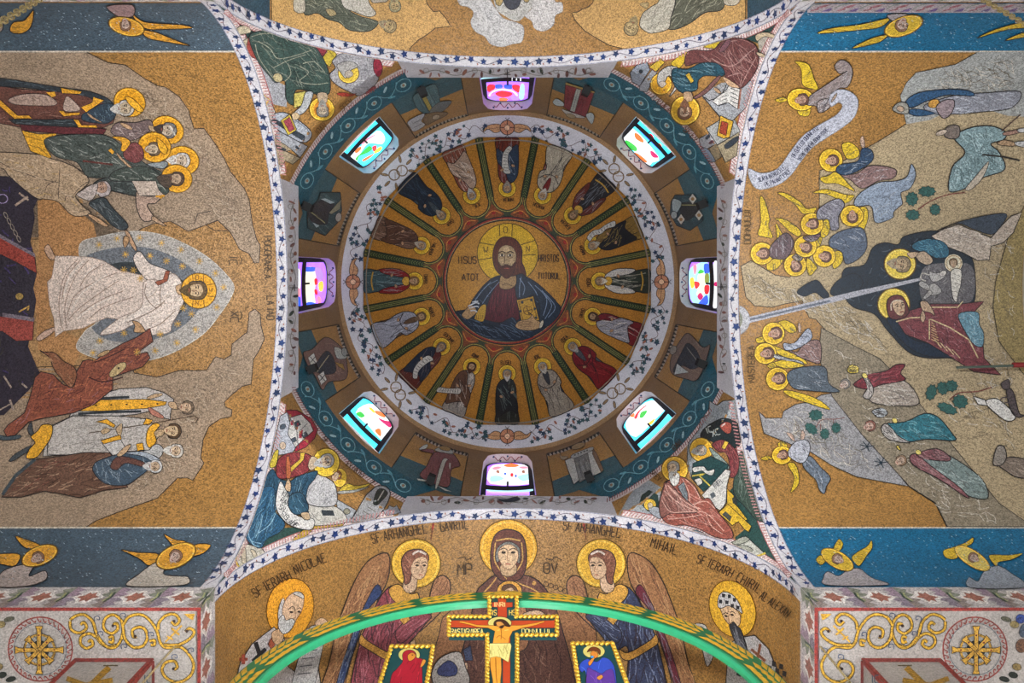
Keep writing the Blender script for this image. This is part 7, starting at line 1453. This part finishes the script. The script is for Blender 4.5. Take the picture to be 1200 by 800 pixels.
f.ell('eye', '2a1e18', 446, 382, 12, 6, 10); f.ell('eye', '2a1e18', 492, 380, 10, 6, 10); f.curve('eyebrow', '5a4a3c', 5, [(428, 368), (452, 348), (470, 366)]); f.curve('eyebrow', '5a4a3c', 5, [(480, 366), (495, 356), (508, 364)]); f.line('nose', '7e5c46', 5, [(468, 370), (470, 415), (455, 418)])
f.text('lettering', LET, 6, 'SF IERARH', 235, 300, 54, -28, .42, 8); f.text('lettering', LET, 6, 'NICOLAE', 474, 162, 54, -22, .42, 6)
f.build()
T = (790, 640, 160)
f = sfig('mosaic_bishop', 'long dark-bearded mosaic bishop in checkered cap and vestment', 'mosaic figure', 2, T)
f.poly('halo', 'c4962e', ellipse(348, 365, 132, 172, -22, 40), False, 5, '5b3a12')
f.poly('vestment', 'a19d9a', [(320, 640), (340, 560), (400, 530), (480, 520), (560, 600), (620, 740), (660, 900), (300, 900)], False, 5)
for i in range(5):
    for k in range(6):
        if (i + k) % 2: x, y = 560 + i * 22 - k * 2, 660 + k * 34 + i * 8; f.poly('check', '22242a', [(x, y), (x + 22, y + 8), (x + 20, y + 38), (x - 2, y + 30)])
for i in range(3): f.poly('check', '22242a', [(325 + i * 26, 650 + i * 36), (350 + i * 26, 660 + i * 36), (345 + i * 26, 690 + i * 36), (320 + i * 26, 680 + i * 36)])
f.line('brown_cross', '7a4a34', 16, [(515, 570), (490, 700)]); f.line('brown_cross', '7a4a34', 16, [(460, 600), (545, 670)]); f.line('brown_cross', '7a4a34', 14, [(340, 590), (380, 640)])
f.blob('sleeve', '9c9896', [(105, 500), (130, 450), (190, 460), (215, 520), (240, 620), (200, 700), (160, 560)], 4)
for x, y in ((125, 465), (165, 475), (150, 510), (195, 520)): f.ell('sleeve', '2a2c30', x, y, 11)
f.blob('face', 'b99a78', [(280, 350), (330, 345), (385, 380), (400, 430), (380, 470), (340, 460), (310, 430), (290, 390)], 4, '5c4030')
f.poly('cap', 'a8a6a4', [(265, 345), (270, 290), (300, 265), (350, 280), (390, 330), (410, 390), (380, 370), (330, 345), (285, 360)], True, 4)
for x, y in ((282, 320), (300, 285), (320, 325), (335, 290), (352, 345), (365, 310), (385, 355)): f.poly('check', '24262c', [(x - 10, y - 12), (x + 10, y - 8), (x + 8, y + 12), (x - 10, y + 10)])
f.poly('beard', '2f3034', [(335, 460), (360, 440), (385, 470), (400, 480), (430, 560), (450, 640), (480, 740), (440, 720), (400, 640), (370, 560), (345, 500)], True, 4); f.folds('beard', '8a8a8e', 14, 90, 70, 4, 8)
f.ell('eye', '2a1e18', 315, 405, 11, 6, 20); f.ell('eye', '2a1e18', 352, 398, 11, 6, 20); f.curve('eyebrow', '3a2c22', 5, [(298, 395), (312, 386), (328, 392)]); f.curve('eyebrow', '3a2c22', 5, [(338, 384), (355, 380), (370, 390)]); f.line('nose', '7a583e', 5, [(330, 400), (335, 445), (350, 448)])
f.text('lettering', LET, 6, 'SF IERARH', 138, 90, 50, 24, .42, 6); f.text('lettering', LET, 6, 'CHIRIL', 372, 198, 54, 30, .42, 6); f.text('lettering', LET, 6, 'AL ALEXAN', 512, 300, 50, 36, .34, 6)
f.build()
f = Fig('bead_row', None, None, surf='Y', parent=VAULT['front'], kind='stuff'); rn = random.Random(9)
for i in range(520): x, y = rn.uniform(262, 930), rn.uniform(615, 800); f.ell('bead_row', '5c4630', x, y, .55)
f.build()
# ============================================================ iconostasis crest: green arch, painted cross and two panels
AR, AZ, AY, AD = 2.75, 8.76 + H, 3.94, .05
def arch_sweep(name, prof, mat, parent, a0=-.0, n=72, legs=True):
    P = []
    for i in range(n + 1):
        t = pi * i / n; P.append((cos(t), sin(t), 0))
    V = []; F = []; m = len(prof)
    rows = ([(1, 0, -AZ)] if legs else []) + [(c, s, 0) for c, s, _ in P] + ([(-1, 0, -AZ)] if legs else [])
    for c, s, dz in rows:
        for r, y in prof: V.append((r * c, AY + y, AZ + r * s + dz))
    for i in range(len(rows) - 1):
        for k in range(m): F.append((i * m + k, i * m + (k + 1) % m, (i + 1) * m + (k + 1) % m, (i + 1) * m + k))
    return link_mesh(name, V, F, mat, parent, origin=world_loc(parent) if parent else None)
root = bpy.data.objects.new('iconostasis_arch', None); COL.objects.link(root); root.location = (0, AY, 0)
tag(root, 'green enamel arch with gilded leaf garland spanning above the painted cross', 'arch')
arch_sweep('arch_band', [(AR - .17, 0), (AR - .15, -.03), (AR + .13, -.03), (AR + .16, 0), (AR + .16, AD), (AR - .17, AD)], M['green'], root)
M['green_dark'] = plain('green_ground', '186038', .35)
arch_sweep('garland_ground', [(AR - .12, -.032), (AR + .14, -.032), (AR + .14, -.036), (AR - .12, -.036)], M['green_dark'], root, legs=False)
V = []; F = []
def leafmesh(t, ro, ang, L, w):
    # a small pointed leaf standing proud of the band
    b = len(V); ct, st = cos(t), sin(t)
    def W(u, v, y): r = AR + .02 + ro + u * sin(ang) + v * cos(ang); s = (u * cos(ang) - v * sin(ang)) / AR; return (r * cos(t + s), AY + y, AZ + r * sin(t + s))
    for u, v, y in ((0, 0, -.036), (L * .45, w, -.038), (L, 0, -.042), (L * .45, -w, -.038), (L * .45, 0, -.056)): V.append(W(u, v, y))
    F.extend([(b, b + 1, b + 4), (b + 1, b + 2, b + 4), (b + 2, b + 3, b + 4), (b + 3, b, b + 4)])
n = 64
for i in range(n):
    t = pi * (i + .5) / n; d = 1 if t < pi / 2 else -1
    if i % 6 == 5: continue
    for ro, a in ((0, 0), (.05, .28), (-.06, -.28)): leafmesh(t, ro, a if d > 0 else pi - a, .21, .034)
g = link_mesh('gilded_garland', V, F, M['giltwood'], root, origin=root.location); g['kind'] = 'stuff'
V = []; F = []
for i in range(12): a = 2 * pi * i / 12; b = len(V); V += [(0, AY - .09, AZ + AR), (.17 * cos(a), AY - .06, AZ + AR + .02 + .12 * sin(a)), (.2 * cos(a + .26), AY - .04, AZ + AR + .02 + .14 * sin(a + .26)), (.17 * cos(a + .52), AY - .06, AZ + AR + .02 + .12 * sin(a + .52))]; F.append((b, b + 1, b + 2, b + 3))
link_mesh('crown_rosette', V, F, M['giltwood'], root, origin=root.location)
# leaning plane of the crest panels
PO = Vector((0, 3.84, 11.42 + H)); PN = Vector((0, -cos(radians(18)), -sin(radians(18)))); hp = hit_plane(PO, PN)
def slab(name, pts, d0, d1, mat, parent):
    q = [hp(*p)[0] for p in pts]; n = len(q)
    V = [p + PN * d0 for p in q] + [p + PN * d1 for p in q]
    F = [tuple(range(n)), tuple(range(2 * n - 1, n - 1, -1))] + [(i, i + n, (i + 1) % n + n, (i + 1) % n) for i in range(n)]
    return link_mesh(name, V, F, mat, parent, origin=parent.location)
def beads(name, pts, parent, closed, sp=4.2, r=.027):
    V = []; F = []; pts = pts + [pts[0]] if closed else pts
    for a, b in zip(pts[:-1], pts[1:]):
        A, B = hp(*a)[0] + PN * .03, hp(*b)[0] + PN * .03; L = (B - A).length; k = max(2, int(L / .055)); u = (B - A).normalized(); w = PN.cross(u)
        for i in range(k):
            c = A + (B - A) * (i / k); o = len(V); e = (u * .8 + w * .6).normalized(); g = PN.cross(e)
            for s, q in ((-1.35, .25), (-.6, .95), (.6, .95), (1.35, .25)):
                for j in range(6): th = j * pi / 3; V.append(c + e * (s * r) + (g * cos(th) + PN * sin(th)) * (q * r))
            for s in range(3):
                for j in range(6): F.append((o + s * 6 + j, o + s * 6 + (j + 1) % 6, o + s * 6 + 6 + (j + 1) % 6, o + s * 6 + 6 + j))
    x = link_mesh(name, V, F, M['giltwood'], parent, origin=parent.location, smooth=True); x['kind'] = 'stuff'
def panel_root(name, label, cat, px):
    r = bpy.data.objects.new(name, None); COL.objects.link(r); r.location = hp(*px)[0]; return tag(r, label, cat)
M['blackgreen'] = plain('icon_ground', '0e3a3c', .3)
OUT = [(573.5, 701), (605.5, 701), (605.5, 724.5), (652.5, 724.5), (652.5, 746), (606, 746), (606, 960), (571, 960), (571, 746), (526, 746), (526, 724.5), (573.5, 724.5)]
cr = panel_root('painted_crucifix', 'painted crucifix board with gold rope edge under the green arch', 'crucifix', (590, 740))
slab('board', OUT, -.05, .012, M['blackgreen'], cr); beads('rope_frame', OUT, cr, True)
f = Fig('paint', None, None, mapf=hp, h=30, base=.014, gap=.0006, mat='paint', parent=cr); f.join = False
f.tile(510, 690, 110)
f.poly('red_cross', 'a03a1c', [(535, 90), (605, 90), (605, 120), (660, 120), (660, 162), (612, 165), (612, 275), (1020, 275), (1020, 340), (640, 340), (640, 1900), (575, 1900), (575, 345), (130, 335), (130, 275), (532, 270), (532, 165), (485, 160), (485, 120), (535, 118)], False, 3)
f.text('title', 'e0b070', 8, 'INRI', 502, 158, 36, 0, .75)
f.text('title', 'c9a84a', 7, 'IS', 485, 232, 44, 0, .45); f.text('title', 'c9a84a', 7, 'HS', 632, 232, 44, 0, .5)
f.text('title', 'd0c070', 7, 'RASTIGNIREA', 135, 392, 42, 0, .5); f.text('title', 'd0c070', 7, 'DOMNULUI', 738, 392, 42, 0, .62)
f.ell('halo', 'b8ac60', 550, 300, 100, 54, 0, 4)
f.poly('body', 'c8862e', [(210, 284), (250, 290), (360, 318), (500, 322), (560, 330), (640, 322), (740, 320), (860, 300), (925, 282), (930, 292), (860, 318), (740, 345), (660, 370), (630, 430), (625, 480), (490, 480), (500, 420), (510, 370), (450, 342), (360, 335), (250, 305), (208, 296)], False, 4, '7a4a18')
f.curve('body', '8a5418', 7, [(560, 350), (565, 400), (560, 440)]); f.curve('body', '8a5418', 6, [(520, 430), (550, 410), (600, 440)]); f.curve('body', 'e0aa50', 8, [(530, 365), (550, 360)]); f.curve('body', 'e0aa50', 8, [(590, 365), (625, 360)])
f.poly('legs', 'c8862e', [(468, 590), (560, 590), (565, 700), (555, 800), (590, 1000), (580, 1400), (500, 1400), (505, 1000), (490, 780), (470, 680)], False, 4, '7a4a18'); f.line('legs', '8a5418', 8, [(515, 600), (520, 750), (545, 1000), (545, 1400)])
f.poly('loincloth', 'c8bc74', [(465, 478), (640, 476), (650, 500), (625, 640), (600, 625), (560, 600), (520, 590), (470, 600), (460, 690), (448, 620), (445, 520)], False, 4, '6a5a28'); f.folds('loincloth', '8a7c3c', 12, 70, 85, 5, 25)
f.blob('hair', '3a2416', [(500, 300), (530, 275), (590, 278), (630, 315), (640, 335), (600, 330), (560, 300), (510, 330)], 3); f.blob('face', 'b87e3a', [(520, 300), (560, 295), (590, 325), (560, 345), (530, 330)], 3); f.blob('beard', '3a2416', [(550, 335), (585, 325), (575, 350), (555, 350)], 2)
f.build()
def icon(label, quad, T, ops, px):
    r = panel_root('icon_panel', label, 'icon', px); slab('board', quad, -.04, .012, M['blackgreen'], r); beads('rope_frame', quad, r, True)
    f = Fig('paint', None, None, mapf=hp, h=30, base=.014, gap=.0006, mat='paint', parent=r); f.join = False; f.frame(T[0], T[1], 1 / 12); ops(f); f.build()
def w_ops(f):
    f.ell('halo', 'b4a85c', 595, 340, 152, 100, 0, 5)
    f.poly('cloak', '8e1626', [(500, 330), (560, 275), (640, 275), (690, 320), (700, 380), (760, 390), (820, 430), (780, 470), (770, 900), (640, 1500), (250, 1500), (330, 700), (420, 540), (500, 440)], True, 6); f.folds('cloak', 'd04050', 14, 160, 105, 9, 20); f.folds('cloak', '4a0a16', 14, 160, 105, 9, 20)
    f.blob('face', 'b8762c', [(580, 340), (640, 310), (690, 350), (660, 400), (600, 430), (575, 390)], 5); f.ell('face', '2a1a10', 640, 345, 12, 7); f.blob('hand', 'b87a30', [(760, 480), (790, 410), (830, 430), (790, 500), (750, 520)], 4)
def j_ops(f):
    f.ell('halo', 'b4a85c', 430, 290, 155, 95, 0, 5); f.blob('hair', '5c2c14', [(335, 300), (380, 240), (450, 230), (520, 270), (515, 340), (470, 290), (380, 290)], 5); f.blob('face', 'b8702a', [(380, 320), (420, 285), (480, 310), (490, 360), (440, 390), (400, 360)], 5)
    f.poly('robe', '28409a', [(220, 520), (250, 450), (340, 400), (470, 440), (560, 380), (660, 420), (730, 560), (760, 900), (780, 1500), (330, 1500), (320, 640), (260, 590)], True, 6); f.folds('robe', '5a74d0', 14, 150, 80, 9, 40); f.poly('mantle', '50307e', [(330, 600), (420, 560), (540, 610), (620, 560), (720, 640), (760, 1500), (340, 1500)], True, 5); f.folds('mantle', '8a60b8', 10, 150, 80, 9, 40)
    f.blob('hand', 'b87028', [(350, 460), (390, 410), (430, 380), (440, 400), (400, 470), (370, 500)], 4); f.blob('hand', 'b87a30', [(470, 670), (530, 630), (560, 660), (510, 700)], 4); f.ell('cuff', '4a88c0', 405, 378, 26, 18, 0, 3)
icon('tilted icon panel of a praying woman in crimson cloak, beside the crucifix', [(459, 759.5), (507.5, 759.5), (484, 900), (414, 900)], (430, 740), w_ops, (483, 775))
icon('tilted icon panel of a young man in blue robe, beside the crucifix', [(671, 756), (717.5, 756), (770, 900), (693, 900)], (660, 740), j_ops, (695, 775))
bp = hp(590, 903)[0] - PN * .05
b = box_verts(-2.86, 2.86, bp.y - .08, bp.y + .08, bp.z - .09, bp.z + .09); link_mesh('crest_beam', b, BOXF, M['giltwood'], root, origin=root.location)
for sx in (-1, 1): link_mesh('beam_bracket', box_verts(sx * 2.76 - .06, sx * 2.76 + .06, AY, bp.y, bp.z - .06, bp.z + .06), BOXF, M['giltwood'], root, origin=root.location)
# ============================================================ corner soffits: wheels, scrolls, pier faces
for sx in (-1, 1):
    side = ('left', 'right')[sx > 0]; near = ('slate', 'bright blue')[sx > 0]; so = bpy.data.objects['ceiling_soffit_front_' + side]
    mir = (lambda x: x) if sx < 0 else (lambda x: 1189.8 - x)
    def frm(f, x0, y0, k): 
        f.T = lambda x, y: (mir(x0 + x * k), y0 + y * k); f.k = k; return f
    hb = SURF['B']
    f = Fig('border_line', None, None, mapf=hb, h=40, parent=so); f.line('border_line', '7c2c26', 4, [(mir(-60), 713.5), (mir(233.5), 713.5)]); f.line('border_line', '7c2c26', 4, [(mir(233.5), 711.5), (mir(233.5), 900)]); f.build()
    f = Fig('wheel_roundel', 'eight-armed golden wheel roundel with red wave ring, soffit beside the %s band' % near, 'roundel', 'wheel roundels on the soffits', 'B', 0); frm(f, 0, 690, 130 / 945)
    f.ring('wave_ring', '7e3a34', 345, 510, 272, None, 12); f.ring('inner_line', '4a5660', 345, 510, 222, None, 5)
    for i in range(34): a = i * 2 * pi / 34; f.curve('wave_ring', '7e3a34', 9, [(345 + 268 * cos(a), 510 + 268 * sin(a)), (345 + 240 * cos(a + .07), 510 + 240 * sin(a + .07)), (345 + 236 * cos(a + .12), 510 + 236 * sin(a + .12)), (345 + 250 * cos(a + .13), 510 + 250 * sin(a + .13))])
    f.ell('hub_disc', '9a7630', 345, 510, 138, None, 0, 4); f.ell('hub_disc', '82807c', 345, 510, 118); 
    for i in range(8): a = i * pi / 4 + pi / 8; f.ell('hub_disc', '20201e', 345 + 60 * cos(a), 510 + 60 * sin(a), 22)
    for i in range(8):
        a = i * pi / 4; L = 205 if i % 2 == 0 else 150; c, s = cos(a), sin(a)
        f.poly('spoke', 'ab8230', [(345 + u * c - v * s, 510 + u * s + v * c) for u, v in ((0, -18), (L - 40, -18), (L, -32), (L, 32), (L - 40, 18), (0, 18))], False, 5)
        f.ell('stud', '6e2a1e', 345 + L * .62 * c, 510 + L * .62 * s, 8)
    f.build()
    f = Fig('scroll_ornament', 'golden spiral vine scroll with small tendrils, soffit beside the %s band' % near, 'ornament', 'vine scrolls on the soffits', 'B', 1)
    CV = [(0, 690, 130 / 945, [[(600, 260), (650, 225), (720, 215), (790, 270), (820, 370), (850, 440), (920, 490), (1010, 470)], [(600, 270), (610, 340), (680, 370), (740, 330), (720, 280), (690, 300)], [(830, 410), (770, 375), (700, 400), (690, 460), (740, 500), (795, 470), (780, 430), (755, 450)]]),
          (110, 690, 150 / 1091, [[(0, 280), (40, 400), (120, 490), (200, 480), (250, 380), (240, 270), (170, 215), (100, 250), (90, 330), (150, 375), (205, 340), (200, 290), (165, 300)], [(255, 300), (300, 235), (390, 212), (470, 250), (540, 350), (570, 450), (620, 495), (740, 490), (820, 560), (855, 650), (820, 740), (720, 790), (620, 750), (585, 680), (620, 620), (690, 610), (715, 660), (685, 680)],
            [(255, 330), (270, 420), (340, 490), (420, 480), (460, 410), (440, 340), (390, 320), (335, 345), (340, 400), (370, 400)], [(555, 340), (560, 280), (620, 220), (690, 210), (735, 260), (700, 300), (665, 270)], [(600, 470), (720, 470), (820, 420), (860, 360), (820, 330), (785, 360)], [(130, 410), (165, 400), (165, 450), (130, 440)], [(480, 440), (520, 430), (520, 470), (490, 470)], [(720, 790), (600, 830), (580, 900), (640, 960)]])]
    for x0, y0, k, cs in CV:
        frm(f, x0, y0, k)
        for c in cs: f.curve('scroll', '2e2818', 30, c); f.curve('scroll', 'ac8428', 20, c)
    f.line('gold_cross', 'b4882a', 14, [(615, 445), (755, 305)]); f.line('gold_cross', 'b4882a', 16, [(665, 325), (735, 385)]); f.line('gold_cross', 'b4882a', 12, [(630, 395), (680, 425)]); f.poly('gold_corner', 'b4882a', [(770, 205), (865, 205), (850, 260), (815, 240)])
    for x, y in ((40, 245), (262, 220), (70, 375), (270, 480), (700, 570), (840, 515), (500, 380)): f.curve('tendril', '263a58', 6, [(x - 25, y + 25), (x - 28, y - 12), (x + 8, y - 20), (x + 16, y + 8), (x - 4, y + 8)])
    for x, y in ((690, 265), (170, 305), (360, 395), (685, 670), (800, 350)): f.ell('bud', '2a1a18', x, y, 13)
    f.build()
    f = Fig('floral_spray', 'dark leaf and flower spray, soffit beside the %s band' % near, 'ornament', 'flower sprays on the soffits', 'B', 0); frm(f, 0, 690, 130 / 945)
    for x, y, a, b, c in ((80, 255, 45, 20, '4c4a3c'), (10, 300, 40, 30, '7a6a44'), (20, 730, 40, 26, '20241e'), (95, 765, 44, 22, '20241e'), (-10, 660, 40, 30, '6e5c38'), (-50, 480, 50, 60, '5c4030'), (-40, 250, 40, 40, '2c3c74'), (-70, 350, 40, 60, '3c4450')): f.ell('leaf', c, x, y, a, b, -15, 3)
    f.build()
    # faces of the pier
    pier = PIL[(sx, 1)]
    hf = hit_plane((0, 4.64, 0), (0, -1, 0)); hs = hit_plane((sx * 4.53, 0, 0), (-sx, 0, 0))
    f = Fig('pier_border', None, None, mapf=hf, h=40, parent=pier); f.line('pier_border', '7e2e28', 4.5, [(mir(90), 773.5), (mir(179), 773.5)]); f.line('pier_border', '7e2e28', 4.5, [(mir(91), 771), (mir(64), 797), (mir(20), 840)]); f.line('pier_border', '7e2e28', 4.5, [(mir(179), 771), (mir(150), 802), (mir(110), 846)])
    f.build()
    f = Fig('pier_cross', None, None, mapf=hf, h=40, parent=pier); f.line('pier_cross', '8e6a20', 7, [(mir(128), 782), (mir(104), 805), (mir(70), 838)]); f.line('pier_cross', '8e6a20', 6, [(mir(78), 795), (mir(100), 803), (mir(132), 797)]); f.line('pier_cross', '4a3a18', 1.2, [(mir(121), 780), (mir(138), 780)]); f.build()
    f = Fig('pier_border', None, None, mapf=hs, h=40, parent=pier); f.line('pier_border', '7e2e28', 4, [(mir(179.5), 774), (mir(179.5), 830)]); f.line('pier_border', '7e2e28', 4, [(mir(178), 775), (mir(152), 806)]); f.text('pier_border', '33506a', 1.2, 'IC', mir(168), 800, 9, 0, .5); f.build()
# ============================================================ hanging chains and a pole
def chain(label, A, B, link=.055, sag=0, r=.0045, hw=.013):
    root = bpy.data.objects.new('hanging_chain', None); COL.objects.link(root); root.location = A; tag(root, label, 'chain', 'hanging chains')
    n = max(3, int((B - A).length / (link * .78))); me = None
    for i in range(n):
        t = (i + .5) / n; p = A.lerp(B, t) + Vector((0, 0, -sag * 4 * t * (1 - t)))
        if me is None:
            V = []; F = []
            for a in range(12):
                th = 2 * pi * a / 12; cx, cz = hw * cos(th), (link / 2 - hw) * (1 if sin(th) > 0 else -1) + hw * sin(th)
                for b in range(5): ph = 2 * pi * b / 5; V.append((cx + r * cos(ph) * cos(th), r * sin(ph), cz + r * cos(ph) * sin(th)))
            for a in range(12):
                for b in range(5): F.append((a * 5 + b, a * 5 + (b + 1) % 5, (a + 1) % 12 * 5 + (b + 1) % 5, (a + 1) % 12 * 5 + b))
            o = link_mesh('link', V, F, M['steel'], root); me = o.data
        else:
            o = bpy.data.objects.new('link', me); COL.objects.link(o); o.parent = root
        o.location = p - A; q = (B - A).to_track_quat('Z', 'Y'); o.rotation_mode = 'QUATERNION'
        from mathutils import Quaternion
        o.rotation_quaternion = q @ Quaternion((0, 0, 1), (pi / 2) * (i % 2))
    return root
def at(px, py, zr): return CAM + ray(px, py) * zr
a = at(961, 757, 11.31); chain('thin metal chain hanging from the soffit near the checkered-cap bishop', a, Vector((a.x, a.y, H + 8.8)))
a = at(206, 756, 11.31); chain('thin metal chain hanging from the soffit near the bald bishop', a, Vector((a.x, a.y, H + 8.8)))
a = at(56, -7, 10.5); chain('pale metal chain slanting across the slate sky band', a, at(-34, 47, 8.2), .13, .0, .012, .032)
a = at(1142, -6, 10.5); chain('slim metal chain slanting across the bright blue sky band', a, at(1232, 46, 8.6), .11, .0, .009, .024)
r = bpy.data.objects.new('banner_pole', None); COL.objects.link(r); r.location = (9.36, (427 - PY0) / FPX * 15.4 + CAM.y, H + 15.4); tag(r, 'thin dark pole with a red sleeve reaching out from the end wall', 'pole')
def rod(name, A, B, rad, mat):
    q = (B - A).to_track_quat('Z', 'Y'); L = (B - A).length; V = []; F = []
    for k in range(2):
        for i in range(10): V.append(A + q @ Vector((rad * cos(i * pi / 5), rad * sin(i * pi / 5), L * k)))
    for i in range(10): F.append((i, (i + 1) % 10, 10 + (i + 1) % 10, 10 + i))
    F += [tuple(range(9, -1, -1)), tuple(range(10, 20))]
    link_mesh(name, V, F, mat, r, origin=r.location)
M['pole'] = plain('pole_metal', '4c5a52', .4, .3); M['red'] = plain('red_sleeve', '7a1c20', .5)
e = Vector(r.location); rod('shaft', at(1121, 430.5, 15.4), e, .022, M['pole']); rod('sleeve', at(1187, 427.5, 15.4), e, .045, M['red'])
